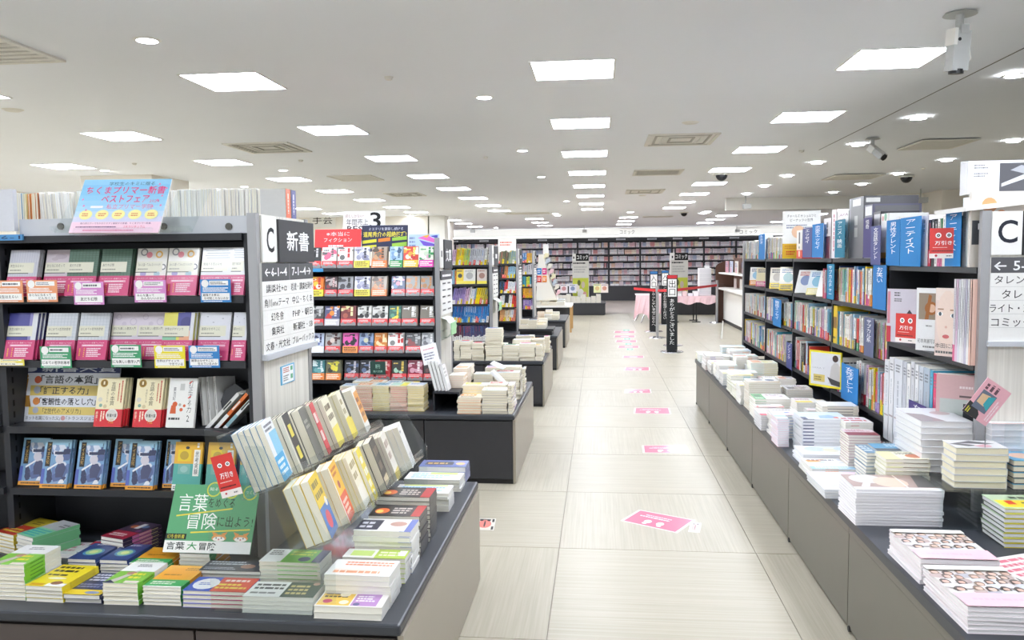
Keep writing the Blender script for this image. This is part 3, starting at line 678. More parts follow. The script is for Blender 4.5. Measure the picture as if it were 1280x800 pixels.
# placard standing on the top row
def board(c4, thick, name, lab, cat, items, grp=None, base='f2f0ea', mat='matte', partname='print', aspect=None):
    "board from its lower edge endpoints and the upper first corner in world space"
    bl, br, tl = Vector(c4[0]), Vector(c4[1]), Vector(c4[2]); w = (br-bl).length
    u = (br-bl).normalized(); v = (tl-bl); v = (v-u*v.dot(u)); h = v.length; X = frame(bl, u, v)
    e = empty(name, bl, lab, cat, grp)
    q = MB(); q.box((0, 0, -thick), (w, h, 0), base, mat, X); c_ = part(q, 'card', e)
    q = MB(); q.draw(items, X, w, h, mat, .0004); part(q, partname, c_); return e
a = on(977.8, 322, 0, 1.44); b = on(1025, 322, 1, a.y-.06)
b = Vector((b.x, a.y-.06, a.z))
board([a, b, Vector((a.x, a.y, on(977.8, 264.5, 0, 1.44).z))], .004, 'placard', 'white exhibition placard with a round-headed shape and yellow base, standing on the top row', 'sign',
      [('r', 0, 0, .65, .3, 'e3b534'), ('t', 'チャールズ M シュルツと', .12, .86, .88, .93, '444455'), ('t', 'ピーナッツの世界', .2, .77, .8, .84, '444455'), ('l', .1, .62, .85, .72, '9aa0b8', 2), ('l', .06, .18, .55, .27, 'c98a2a', 2), ('l', .1, .05, .4, .15, 'd2452a', 2), ('c', .42, .55, .18, 'f0c8a8')], base='f6f6f3')
spineR(996, 1003, 288, ZR[0], spine_design('f4f2ec', 'e8483c', 4), 's1', 'white book with a small red mark beside the placard on the top row', grp=g1)
divider(1003.5, 1014.5, 286, 322, 'エッセイ', IN, 'indigo tab divider reading essay in the top row')
divider(1015.5, 1028.5, 281, 322, '恋愛エッセイ', '1f7fc6', 'bright blue love essay tab divider in the top row')
def flatL(px, yt, zb, w, key, D, lab, t=.012, X0=1.515, name='large_picture_book', grp=None, cat='book', yaw=0, hard=False):
    "book standing square to the viewer (cover facing -Y), its aisle edge at px"
    X0_ = X0; p = on(px, yt, 0, X0_); h = p.z-zb
    X = frame((X0_, p.y, zb+.0005), (math.cos(yaw), math.sin(yaw), 0), (0, 0, 1))
    return put(X, book_meshes(w, h, t, key, D, 'L', hard, False), name, lab, cat, grp)
LB = 'oversize books standing on the long shelf'
spineR(1030, 1039, 273, ZR[0], {'base': 'e9dfe2', 'spine': [('r', .2, 0, .9, .55, '6a2630'), ('k', .3, .6, .7, .9, '777777', 1)]}, 'k1', 'tall white book with dark red front panel in the top row', grp=LB, depth=.2)
spineR(1040, 1046, 262, ZR[0], {'base': 'f1e9ec', 'spine': [('k', .3, .1, .7, .9, 'c85a78', 1)]}, 'k2', 'tall plastic wrapped white magazine with pink print in the top row', grp=LB, depth=.2)
spineR(1046.5, 1061, 264, ZR[0], {'base': 'f4f4f2', 'spine': [('t', 'JAPA', .1, .87, .95, .95, '8a2f6a'), ('l', .1, .8, .8, .85, '777777', 1), ('k', .6, .1, .9, .7, '999999', 1)]}, 'k3', 'tall white magazine whose purple masthead shows above a teal tab', grp=LB, depth=.2)
divider(1044, 1055.5, 276, 322, 'アニメ・映画', '1f7894', 'teal animation tab divider in the top row', X0=XR-.02)
D = {'base': '5a5a60', 'spine': [('r', .25, .86, .8, .97, 'd8d8d8'), ('k', .3, .2, .7, .7, '9a9a9a', 1), ('r', .0, 0, .1, 1, '8a8a90')], 'front': [('r', .04, .9, .3, .97, 'cccccc')], 'pages': '77777a', 'mat': 'print'}
spineR(1062, 1080, 247, ZR[0], D, 'k4', 'very tall dark photo album in shiny plastic towering over the top row', grp=LB, depth=.3, merged=False, name='photo_book')
spineR(1081, 1091, 256, ZR[0], {'base': '62627a', 'spine': [('r', .1, .8, .9, .97, 'dddddd'), ('k', .3, .1, .7, .7, 'cfcfe0', 1)], 'front': [('r', .05, .4, .95, .97, '6b6b70')]}, 'k5', 'dark grey plastic wrapped photo book beside the tallest album', grp=LB, depth=.26, merged=False, name='photo_book')
divider(1079.5, 1088.5, 273, 322, '怪奇', '4a4478', 'narrow violet tab divider in front of the dark albums', X0=XR-.02)
spineR(1092, 1101, 265, ZR[0], {'base': '3a3a40', 'spine': [('r', .1, .6, .9, .95, 'b8b8bc'), ('l', .2, .2, .8, .5, 'eeeeee', 4)]}, 'k6', 'black and white printed tall book by the violet tab', grp=LB, depth=.2)
divider(1089, 1100, 283, 331, '文芸誌タレント', IN, 'long indigo tab divider hanging over the edge of the top row', X0=XR-.025)
spineR(1101.5, 1111, 267, ZN[0], {'base': 'f5f5f3', 'spine': [('r', .05, 0, .95, .25, 'e0a23a'), ('c', .6, .93, .18, '7fc09a'), ('c', .25, .91, .12, 'e0a0a0')]}, 'k7', 'tall white book with orange foot and pastel dots in the near bay', grp=LB, depth=.2)
divider(1108.5, 1124, 276, 332, '男性タレント', '1479bd', 'blue male talent tab divider in the top row')
spineR(1121, 1124.5, 271, ZN[0], {'base': 'f3f1ea'}, 'k8', 'thin cream book between the two blue talent tabs', grp=LB)
divider(1126, 1150, 273, 333, 'アーティスト', '1c80c4', 'widest blue artist tab divider in the top row')
spineR(1150, 1161, 269, ZN[0], {'base': 'f3eef0', 'spine': [('r', 0, 0, .12, 1, 'd65a90'), ('k', .4, .6, .7, .9, 'aaaaaa', 1)]}, 'k9', 'white book edged in pink beside the widest blue tab', grp=LB, depth=.2)
for i, (a, b, yt, bs, bd) in enumerate([(1161, 1164.5, 275, '3a3a40', 'c8324a'), (1165, 1168.5, 274, '26262c', '26262c'), (1169, 1172, 276, '26262c', 'f4f2ec'), (1172.5, 1176, 273, 'f4f2ec', 'e46a9a'), (1176.5, 1178.5, 273, '3fa36b', 'e46a9a'), (1179, 1182.5, 270, 'f4f2ec', 'f4f2ec')]):
    spineR(a, b, yt, ZN[0], spine_design(bs, bd, i), 'kk%d' % i, name_spine(bs, bd, 'the dark group behind the upper red warning card', LB), grp=LB, depth=.18)
divider(1182.5, 1200, 266, 333, 'アーティスト', '1c80c4', 'blue artist tab divider partly behind the upper red warning card')
spineR(1199, 1203.5, 270, ZN[0], {'base': '3a2a2a', 'spine': [('r', 0, .45, 1, .75, 'd03a78'), ('l', .1, .2, .9, .3, 'd9b060', 1)]}, 'k10', 'magenta and brown spine beside the last blue tab', grp=LB, depth=.18)
spineR(1204, 1212, 247, ZN[0], {'base': 'dfe5e6', 'spine': [('k', .3, .2, .6, .8, 'b0b8ba', 1)]}, 'k11', 'tall pale plastic wrapped album next to the orange lettered one', grp=LB, depth=.25)
p = on(1210, 257, 0, 1.43)
put(frame((on(1210, 300, 1, 3.47).x, 3.47, ZN[0]+.001), (1, .03, 0), (0, 0, 1)), book_meshes(.23, .3, .02, 'k12', {'base': 'ddd6cc', 'front': [('r', .02, .3, .98, .62, '4a4c50'), ('c', .75, .45, .28, 'd9734a'), ('t', 'IT', .12, .5, .4, .58, 'e8e8e8'), ('t', 'CA', .2, .35, .75, .43, 'e8e8e8'), ('c', .3, .82, .13, 'd79a6a'), ('c', .5, .68, .1, 'd98a5a')], 'spine': [('k', .3, .3, .7, .8, '9aa0a0', 1)]}, 'L', False, False), 'photo_book', 'upright album with orange circle and white capitals behind the aluminium post', 'book', LB)
for i in range(5):
    put(frame((on(1206, 240, 1, 3.62).x+.004*i, 3.62, 1.755), (1, 0, 0), (0, 0, 1)) @ Matrix.Translation((0, 0, -.022*i)), book_meshes(.42, .135+.008*(i == 4), .02, ('k13', i), {'base': 'e6e7ea', 'pages': 'dcdde2', 'front': [('r', .3, .05, .98, .92, '55555a'), ('l', .06, .75, .2, .9, '77777a', 2), ('l', .06, .5, .2, .65, '77777a', 2), ('q', [(.32, .2), (.6, .5), (.55, .6), (.32, .3)], 'c9cacd'), ('q', [(.4, .7), (.75, .4), (.9, .5), (.5, .85)], 'a9aab0')]}, 'L', False, False), 'wrapped_album', ['front', 'second', 'third', 'fourth', 'hindmost'][i]+' plastic wrapped black and white album above the tilted white box lid', 'book', 'wrapped albums on top of the near bay')
X = Matrix.Translation(on(1207, 264, 1, 3.425)) @ Matrix.Rotation(math.radians(-6), 4, 'Y') 
q = MB(); q.box((0, 0, 0), (.45, .3, .018), 'f1f0ec', 'matte', X); o = q.build('box_lid'); tag(o, 'tilted white lid lying across the albums above the end panel', 'lid')
# second shelf
def leanR(px, yt, z, w, h, D, key, lab, lean=14, yaw=-38, X0=1.50, name='face_out_book'):
    "face-out book on the long unit turned toward the viewer and leaning back"
    p = on(px, yt, 0, X0)
    X = Matrix.Translation((X0, p.y, z+.001)) @ Matrix.Rotation(math.radians(yaw), 4, 'Z') @ Matrix.Rotation(math.radians(90-lean), 4, 'X')
    return put(X, book_meshes(w, h, .014, key, D, 'L', False, False), name, lab, 'book', 'face-out books on the long shelf')
def cov(base, obi, tcol, art=None, n=2):
    it = []
    if art: it.append(('c', .5, .55, .3, art))
    it.append(('l', .12, .74, .88, .94, tcol, n))
    if obi: it += [('r', 0, 0, 1, .28, obi), ('l', .08, .05, .92, .24, 'fdf7e8' if obi not in ('f6d800', 'f4f2ec') else '3a3a3a', 3)]
    return {'base': base, 'front': it, 'spine': [('k', .3, .3, .7, .9, tcol, 1)]}
leanR(937, 352, ZR[1], .13, .185, cov('f4f2ec', 'f09a3a', '555577', '9ecbe6'), 'l1', 'leaning white book with orange foot in the farthest upper cubby', yaw=-25)
leanR(945, 352, ZR[1], .11, .18, cov('efe2b8', 'e46a9a', '555577'), 'l2', 'leaning cream book with pink foot in the farthest upper cubby', yaw=-25)
leanR(962, 356, ZR[1], .13, .19, cov('f2ead6', 'f6d800', '555566', 'c9bfae'), 'l3', 'leaning cream picture cover in the second upper cubby', yaw=-25)
leanR(974, 358, ZR[1], .14, .2, cov('f6f0da', 'f6d800', '3a6a9a', '9fc6c0', 3), 'l4', 'leaning pastel cover with blue lettering in the second upper cubby', yaw=-25)
leanR(994, 360, ZR[1], .14, .19, cov('f2f3f0', None, 'c8483c', '8fa0c8', 3), 'l5', 'white leaning picture book, farthest of three in the third cubby', lean=24, yaw=-40)
leanR(1008, 362, ZR[1], .14, .19, cov('e6f0f4', 'f1e6a0', '2b7fc4', '8cc4dc', 3), 'l6', 'pale blue leaning book in the middle of three in the third cubby', lean=24, yaw=-40)
leanR(1021, 365, ZR[1], .14, .19, cov('f4f2ee', None, '6a2230', 'a05060', 3), 'l7', 'leaning white book with dark red lettering, last of three in the third cubby', lean=24, yaw=-40)
fillR(1028, 1034, ZR[1], .19, .2, 'the red pair before the subculture tab', g2, ['c8324a', 'b8bcc4'], seed=5)
divider(1034, 1042, 330, 374, 'サブカルチャー', '1c80a8', 'blue subculture tab divider on the second shelf')
fillR(1043, 1092, ZR[1], .19, .22, 'the second shelf after the subculture tab', g2, LIGHT+['f6d800', '7a4a34', '3a4a7a', '2b7fc4', 'f09a3a'], seed=6)
divider(1091.5, 1107, 331, 387, 'お笑い', BL, 'blue comedy tab divider on the second shelf')
fillR(1104, 1113, ZR[1], .2, .22, 'the end of the second shelf past the comedy tab', g2, ['f09a3a', 'efe2b8', 'f4f2ec', 'f6d800'], seed=7)
# third shelf
fillR(931, 966, ZR[2], .18, .2, 'the third shelf before the novel tab', g3, PALE, seed=8)
divider(966.5, 976, 373, 408, '韓国エッセイ', BL, 'blue tab divider on the third shelf, far half')
fillR(976, 990, ZR[2], .17, .19, 'the third shelf just past the blue tab', g3, PALE, seed=9)
fillR(991.5, 1039, ZR[2], .18, .22, 'the middle bay of the third shelf', g3, LIGHT, seed=10)
spineR(1040.5, 1047, 382, ZR[2], {'base': 'f0cf2a', 'spine': [('r', .1, .4, .9, .7, '8a6a3a'), ('l', .1, .1, .9, .2, '3a3a3a', 1)]}, 'y1', 'large yellow book opening the bay on the third shelf', grp=g3, depth=.2)
fillR(1047.5, 1080, ZR[2], .19, .215, 'the third shelf between the yellow book and the grey tab', g3, LIGHT+['f4f2ec', '3c9ab0'], seed=11)
divider(1080.5, 1091.5, 396, 446, 'サブカル系', '606684', 'grey blue tab divider on the third shelf', X0=XR-.014)
fillR(1091, 1113, ZR[2], .19, .21, 'the end of the third shelf past the grey tab', g3, LIGHT, seed=12)
# fourth shelf
fillR(930, 983, ZR[3], .19, .22, 'the fourth shelf before the indigo tab', g4, LIGHT+['2b7fc4'], seed=13)
divider(983, 989.5, 427, 461, 'ノンフィク', '4a5088', 'small indigo tab divider at the fourth shelf')
fillR(991.5, 1013, ZR[3], .2, .24, 'the fourth shelf before the yellow framed cover', g4, ['f4f2ec', 'e8483c', '26262c', 'f4f2ec', '9ecbe6'], seed=14)
p = on(1012, 437, 0, 1.47); pb = on(1014, 481, 0, 1.47); w = .24
pz = on(1012, 437, 1, 5.5); pb = on(1012, 481, 1, 5.5); p2 = on(1052, 437, 1, 5.3)
board([Vector((pz.x, 5.5, pb.z)), Vector((p2.x, 5.3, pb.z)), Vector((pz.x, 5.5, pz.z))], .012, 'record_sized_book', 'yellow framed cover showing a person seen from behind, turned outward on the fourth shelf', 'book',
      [('r', .05, .06, .97, .95, 'dcdee2'), ('c', .82, .82, .09, '4a3a36'), ('q', [(.62, .12), (.7, .6), (.8, .72), (.9, .7), (.97, .6), (.97, .12)], 'c9c6c4'), ('q', [(.58, .3), (.7, .1), (.97, .06), (.97, .2), (.75, .25)], '4c4a4c'), ('r', .14, .14, .5, .34, 'd2bf72'), ('l', .18, .17, .46, .3, '8a7a4a', 2), ('t', 'SARA T', .1, .5, .5, .54, 'b0b4ba')], base='f2e23a')
fillR(1049.5, 1053, ZR[3], .21, .22, 'the crimson group after the yellow framed cover', g4, ['c8324a', 'f4f2ec'], seed=15)
divider(1052, 1072, 453, 503, '女性タレント', '1a78bc', 'large blue female talent tab divider low on the fourth shelf', X0=XR-.03)
fillR(1072.5, 1084, ZR[3], .24, .25, 'the blank white pair beside the large blue tab', g4, ['f4f2ec'], .04, .05, seed=16)
fillR(1085, 1110, ZR[3], .22, .25, 'the fourth shelf past the large blue tab', g4, LIGHT+['b8bcc4'], seed=17)
# near bay: face-out magazines, warning cards, spines
def faceN(pxl, yt, pxr, zb, D, key, lab, X0=1.49, yaw=-52, t=.012, name='large_magazine'):
    p = on(pxl, yt, 0, X0); X = frame((X0, p.y, zb+.001), (math.cos(math.radians(yaw)), math.sin(math.radians(yaw)), 0), (0, .0, 1))
    r2 = on(pxr, yt, 0, X0); 
    # width so the far side ends at pxr
    best = .2
    for k in range(10, 60):
        w = k/100; q_ = Vector((X0+w*math.cos(math.radians(yaw)), p.y+w*math.sin(math.radians(yaw)), p.z))-Vector((0, 0, EYE))
        u = 640+F*q_.dot(CR)/q_.dot(FWD)
        if u >= pxr: best = w; break
    return put(X, book_meshes(best, p.z-zb, t, key, D, 'L', False, False), name, lab, 'magazine', 'face-out magazines in the near bay')
hair = [('r', 0, 0, 1, 1, 'e3d6cf')]
faceN(1111, 361, 1157, ZN[1], {'base': 'd9d3df', 'sbase': 'c8324a', 'front': [('r', 0, 0, .12, .3, 'c8324a'), ('r', .02, .35, .09, .95, 'd98a9a'), ('l', .2, .86, .42, .95, '6a6a70', 2), ('l', .2, .76, .42, .83, '6a6a70', 2), ('r', .62, .05, .98, .4, 'a9a3c0'), ('q', [(.35, .5), (.9, .5), (.84, .35), (.62, .26), (.42, .35)], '3a3a44'), ('q', [(.4, .48), (.85, .48), (.8, .4), (.45, .4)], 'b34a5a'), ('q', [(.5, .5), (.62, .62), (.75, .5)], '3a3a44')]}, 'm1', 'lavender magazine with a dark star emblem and red spine, behind the lower red card')
faceN(1148, 360, 1179, ZN[1], {'base': 'eff0f1', 'front': [('r', .1, .5, .95, .92, '9a8a78'), ('c', .6, .68, .26, 'a8672f'), ('c', .62, .68, .16, 'e6bfa2'), ('q', [(.35, .5), (.5, .9), (.62, .88), (.5, .5)], 'a8672f'), ('l', .4, .38, .7, .42, '9a9a9a', 1), ('t', '初本美麗写真集', .08, .12, .95, .19, '6a6a6e'), ('l', .3, .04, .95, .09, '8a8a8a', 1)]}, 'm2', 'white photo magazine with an inset portrait of a long haired person', X0=1.487)
faceN(1172, 360, 1201, ZN[1], {'base': 'ecd8cf', 'front': [('r', 0, .82, 1, 1, 'f2e3da'), ('c', .5, .55, .46, 'f2dccf', .42), ('c', .2, .62, .11, 'ffffff', .03), ('c', .2, .62, .06, '4a5a66', .03), ('c', .72, .6, .11, 'ffffff', .03), ('c', .72, .6, .06, '4a5a66', .03), ('r', .1, .68, .34, .7, 'b08a70'), ('r', .6, .67, .86, .69, 'b08a70'), ('c', .45, .43, .05, 'e3b8a8', .02), ('c', .45, .29, .14, 'cf6a6c', .03), ('t', '本田に夏', .02, .12, .9, .19, '2a2a2c'), ('l', .05, .03, .9, .09, '6a6a6a', 1)]}, 'm3', 'magazine whose cover is one large pale face', X0=1.484)
for i in range(8):
    cs = ['f4eef2', 'e9c8e0', 'e6e6ee', 'f3f3f3', 'e8e4ea', 'c9c4d8', 'f0f0f2', 'f0c8b8', 'e8eef2'][i]; a = 1193+2.85*i
    spineR(a, a+2.75, 349+.4*(i % 3), ZN[1], {'base': cs, 'spine': [('r', 0, 0, 1, .2, 'e46a9a' if i == 0 else cs), ('k', .3, .3, .7, .9, '9a9aa6', 1)]}, 'mm%d' % i, '%s thin pale magazine spine between the face cover and the post' % ORD[i], name='large_magazine', cat='magazine', grp='magazine spines by the post', depth=.2, X0=1.475)
def warncard(p, w, h, yaw, lab, tilt=0):
    e = empty('warning_card', p, lab, 'card', 'red shoplifting warning cards')
    X = Matrix.Translation(p) @ Matrix.Rotation(yaw, 4, 'Z') @ Matrix.Rotation(math.radians(90), 4, 'X') @ Matrix.Rotation(tilt, 4, 'Z')
    q = MB(); q.box((0, 0, -.0015), (w, h, 0), 'dd3a36', 'print', X); c_ = part(q, 'card', e)
    q = MB(); q.draw([('r', 0, 0, 1, .16, 'f3ece8'), ('c', .32, .76, .11, 'ffffff'), ('c', .7, .76, .11, 'ffffff'), ('c', .32, .76, .06, '26262a'), ('c', .7, .76, .06, '26262a'), ('c', .32, .76, .02, 'ffffff'), ('c', .7, .76, .02, 'ffffff'), ('T', '万引き', .2, .44, .82, .58, 'ffffff'), ('l', .12, .34, .88, .38, 'f3c8c0', 1), ('l', .08, .22, .92, .27, '3a2020', 1), ('c', .25, .09, .05, 'c83a4a'), ('l', .62, .05, .85, .11, '6a6a6a', 1)], X, w, h, 'print', .0003); part(q, 'print', c_)
p = on(1161.5, 323, 0, 1.41); warncard(p, .105, .128, -.55, 'red warning card with two round eyes in the top row')
p = on(1119, 427, 0, 1.44); warncard(p, .115, .14, -1.0, 'red warning card with two round eyes before the lavender magazine')
# lowest near bay: large plastic wrapped books
for i, (a, b, yt) in enumerate([(1106, 1112, 450), (1112, 1118, 447), (1118, 1129, 449), (1129, 1134, 452), (1134, 1139, 455), (1139, 1144, 452), (1144, 1149, 456), (1149, 1155, 458), (1155, 1163, 460), (1163, 1167, 463), (1167, 1172, 467)]):
    cs = ['dfe2e8', 'e8e9ec', 'dcdfe6', 'c9ccd4', 'f0f0ee', 'd4d6da', 'ebecef', 'cfd6de', 'b8c6d4', '4fb4d8', 'd83a6a'][i]
    spineR(a, b-.3, yt, ZN[2], {'base': cs, 'spine': [('l', .2, .84, .85, .94, '6c6f78', 3), ('r', .1, .3, .95, .32, 'b0a0a0'), ('k', .35, .4, .65, .75, 'aab0ba', 1)], 'front': [('r', .1, .1, .9, .8, 'b8bec8')]}, 'nb%d' % i, '%s plastic wrapped album from the divider post on the lowest near shelf' % ORD[i], name='photo_book', grp='wrapped albums on the lowest near shelf', depth=.22, X0=1.47, merged=False)
p = on(1173, 466, 0, 1.46)
put(frame((1.46, p.y, ZN[2]+.001), (.8, -.55, 0), (0, 0, 1)), book_meshes(.3, p.z-ZN[2], .03, 'nbp', {'base': 'd9b4b4', 'front': [('r', .05, .1, 1, .76, 'c4cdc8'), ('r', .35, .45, 1, .72, '3c4044'), ('r', .3, .2, 1, .3, '2a2a2e'), ('r', .3, .78, .95, .8, '6a5a5a'), ('l', .3, .86, .5, .9, 'f6e8e8', 1)]}, 'L', False, False), 'photo_book', 'dusty pink album with dark photographs at the end of the lowest near shelf', 'book', LB)
divider(1136, 1156, 499, 557, '女優', '4b3f80', 'violet tab divider hanging low before the wrapped albums', X0=1.43)
# ------------------------------------------------------------------ piles on the benches
def pile(x, y, w, h, t, n, key, D, desc, place, bind='R', name='book', cat='book', rot=0, z0=BH, hard=False, jit=.0025, merged=False, grp=None, alt=None):
    r = random.Random(hash_(key)); z = z0+.0003
    for k in range(n):
        dx, dy, a = r.uniform(-jit, jit), r.uniform(-jit, jit), math.radians(rot+r.uniform(-.9, .9))
        X = Matrix.Translation((x+dx, y+dy, z)) @ Matrix.Rotation(a, 4, 'Z')
        top = k == n-1
        ms = book_meshes(w, h, t-.0003, key if top else (key, 'lower'), D if top else {kk: vv for kk, vv in D.items() if kk != 'front'}, bind, hard, merged and not top)
        put(X, ms, 'hardcover_book' if hard and name == 'book' else name, ('top copy, ' if top else ordn(n-k)+' down, ')+desc+' '+place, cat, grp or ('pile of '+desc+' '+place))
        z += t
    return z
def hash_(k): return sum(ord(c)*(i+1) for i, c in enumerate(str(k)))
def pileR(px, py, X, pxr, h, t, key, D, desc, place, **kw):
    p = on(px, py, 0, X); w = kw.pop('w', None) or on(pxr, py, 1, p.y).x-X
    z0 = kw.get('z0', BH); n = max(1, round((p.z-z0)/t)); t = (p.z-z0)/n
    return pile(X, p.y, w, h, t, n, key, D, desc, place, **kw)
def pileY(px, py, Y, pxr, h, t, key, D, desc, place, **kw):
    p = on(px, py, 1, Y); w = kw.pop('w', None) or on(pxr, py, 1, Y).x-p.x
    z0 = kw.get('z0', BH); n = max(1, round((p.z-z0)/t)); t = (p.z-z0)/n
    return pile(p.x, Y, w, h, t, n, key, D, desc, place, **kw)
def crowd(seed, y0=.38, y1=.86):
    r = random.Random(seed); it = []
    for row in range(4):
        for i in range(6-row % 2):
            u = min(.93, .09+.82*(i+.5*(row % 2))/5+r.uniform(-.04, .04)); v = y1-row*.14+r.uniform(-.035, .03); g = r.uniform(.8, 1.15)
            hc = r.choice(['5a4840', '6a5850', '4a3e3a', '8a7464']); cl = r.choice(['dcd6d8', '7a7c8c', 'e6e2e4', 'b4b4be', 'd8dce4', 'bca8a4']); sk = r.choice(['dcb8a6', 'd4ae9c', 'e0c0ae'])
            it += [('c', u, v-.1, min(.1, .97-u), cl, .07), ('q', [(u-.062*g, v-.07), (u-.06*g, v+.02), (u-.02*g, v+.055), (u+.025*g, v+.055), (u+.058*g, v+.02), (u+.06*g, v-.05)], hc), ('c', u+.004, v-.014, .04*g, sk, .04*g), ('r', u-.035*g, v+.016, u+.035*g, v+.03, hc)]
    return it
IDOL = {'base': 'f1eff0', 'front': [('r', 0, .3, 1, 1, 'dcd6d2')]+crowd(3)+[('r', 0, .88, 1, 1, 'eceeea'), ('r', 0, 0, 1, .3, 'efc0cc'), ('l', .15, .12, .85, .2, 'e0b4c2', 1)], 'spine': [('l', .1, .1, .9, .9, 'd8a0b0', 1)], 'pages': 'efecec', 'edge': 'f0e2e6'}
pileR(1209.6, 759.5, .995, 0, .30, .0125, 'idolA', IDOL, 'group portrait magazine with pink foot', 'first by the viewer', w=.235, name='large_magazine', cat='magazine', jit=.003)
pileR(1151, 699, 1.0, 0, .28, .0125, 'idolB', IDOL, 'group portrait magazine with pink foot', 'second from the viewer', w=.235, name='large_magazine', cat='magazine', jit=.003)
pileR(1070, 611.5, .975, 1180, .22, .0115, 'brown', {'base': 'f0eff2', 'pages': 'f2f0f2', 'edge': 'f2ecee', 'front': [('r', 0, 0, 1, .16, 'f2f2f2'), ('r', 0, .16, 1, 1, 'a89088'), ('c', .25, .7, .2, 'd0cdcb', .3), ('c', .5, .5, .2, 'e0c0ae', .35), ('q', [(.1, .2), (.3, .9), (.36, .9), (.2, .2)], 'e6e4e2'), ('q', [(.75, .2), (.85, 1), (1, 1), (1, .2)], '4c4a4c'), ('r', .62, .16, .64, 1, 'e9dcd6')]}, 'brown portrait magazine in wrap', 'beside the cream hardbacks', name='large_magazine', cat='magazine')
pileR(1031, 612, .955, 1090, .3, .013, 'pinkclear', {'base': 'dcdde0', 'front': [('r', 0, .55, 1, 1, 'e7d2e0'), ('r', .55, .1, .9, .5, 'a8a39a'), ('c', .7, .3, .1, '7a8a60'), ('l', .1, .1, .45, .3, 'c0c4cc', 2)], 'pages': 'e9ebee'}, 'pale pink and grey wrapped magazine', 'before the light blue pile', w=.235, name='large_magazine', cat='magazine')
pile(1.05, on(1045, 640, 0, 1.03).y, .18, .2, .013, 3, 'lilacpic', {'base': 'e4e6ea', 'front': [('c', .5, .5, .3, 'c8cdd8')]}, 'wrapped pale magazine', 'wedged before the brown pile', name='magazine', cat='magazine')
pileR(1003.4, 568, 1.0, 1079, .2, .012, 'ltblue', {'base': 'edf0f4', 'pages': 'f1f1f4', 'edge': 'eceef4', 'front': [('c', .3, .6, .18, 'cfdcec'), ('c', .55, .5, .14, 'e6e2c8'), ('c', .75, .65, .12, 'c6d8e6')]}, 'pale blue watercolour magazine', 'beside the blue tall pile', name='large_magazine', cat='magazine')
pileR(1003, 523.6, 1.05, 1060.8, .2, .0175, 'sky', {'base': 'eef0f3', 'pages': 'ebecf0', 'edge': 'f2f2f4', 'front': [('r', 0, .1, 1, 1, 'cfe2f0'), ('q', [(.4, .1), (.95, .1), (.7, .6), (.45, .5)], '8fb8dc'), ('c', .85, .22, .14, 'f0582a', .1), ('l', .1, .75, .6, .85, 'e8e4b0', 1), ('r', 0, 0, .12, .3, '4a5578')], 'edges': [('4a5078', .02, .26)]}, 'sky blue hardback with an orange dot', 'tallest of the table', hard=True, bind='L')
pileR(972, 523, .962, 0, .17, .0125, 'stripe', {'base': 'dfeaf5', 'edge': 'e7a9b8', 'pages': 'f0f2f6', 'front': [('r', 0, .3, 1, .6, '9fd0ea')]}, 'small light blue book edged in pink', 'next to the sky blue tower', w=.06)
pileR(951, 519, .955, 985, .22, .013, 'greymag', {'base': 'ececef', 'edge': '9a9aa6', 'pages': 'f0f0f0', 'front': [('l', .1, .5, .9, .9, 'c05060', 3), ('r', 0, 0, .25, .3, 'c8324a')]}, 'white magazine with red lettering', 'between the green book and the blue stripes', w=.16, name='magazine', cat='magazine')
pileR(944, 498.7, .99, 988, .2, .016, 'greenphoto', {'base': 'f1f2ef', 'edge': 'e9e9e4', 'front': [('r', 0, 0, .32, 1, '3f9a58'), ('r', .06, .45, .24, .8, '2c5f3a'), ('l', .04, .08, .28, .3, 'f4f4e8', 2), ('l', .4, .5, .95, .9, 'b0708a', 2), ('r', .4, .1, .7, .14, '888888'), ('q', [(.5, .9), (.6, .95), (.9, .4), (.8, .4)], 'd9d9d9')], 'edges': [('3f9a58', 0, .32)]}, 'white paperback with a green photo strip', 'in the middle of the table')
pileR(936, 478, 1.0, 976, .19, .014, 'gold', {'base': 'e7e7e4', 'edge': 'b59a62', 'front': [('r', 0, .05, 1, .3, 'b09560'), ('c', .35, .65, .2, '6a6a72', .2), ('c', .75, .6, .15, '3f5068', .2), ('l', .1, .8, .5, .95, '8a8a8a', 1)]}, 'grey book with a gold foot band', 'beyond the green strip pile')
pileR(913, 465.5, 1.02, 947, .17, .016, 'cyan', {'base': 'f2f4f4', 'edge': '9fd4dc', 'front': [('r', .05, .5, .95, .95, 'e2edf4'), ('q', [(.3, .6), (.6, .95), (.8, .6)], '9a8cc8'), ('l', .1, .1, .6, .3, '7ab8d0', 2)], 'edges': [('8ccad6', .1, .9)]}, 'white paperback with turquoise edges', 'beyond the gold banded pile')
pileR(894.7, 453.7, 1.0, 927.5, .17, .016, 'yobi', {'base': 'f4f3ee', 'front': [('r', .1, .05, .45, .25, 'f0dc28'), ('l', .1, .5, .9, .9, 'd8a05a', 2), ('r', 0, .3, .12, .9, 'c8324a')], 'edges': [('e6d23c', .05, .4)]}, 'white paperback with a yellow corner band', 'near the far end of the table')
pileR(880.6, 445.3, 1.0, 912.5, .19, .018, 'whitepink', {'base': 'f6f5f3', 'front': [('r', .1, .45, .9, .47, 'eab8c4'), ('r', .5, .2, .52, .9, 'eab8c4'), ('l', .1, .6, .45, .8, 'd0d0d0', 1)]}, 'white paperback with thin pink lines', 'first at the far end')
pileR(871.5, 441, .995, 0, .13, .016, 'yellowend', {'base': 'e9e3b0', 'front': [('l', .1, .2, .9, .9, '7a9a5a', 3)], 'edge': 'd8d050'}, 'small yellow green paperback', 'on the far corner of the table', w=.06)
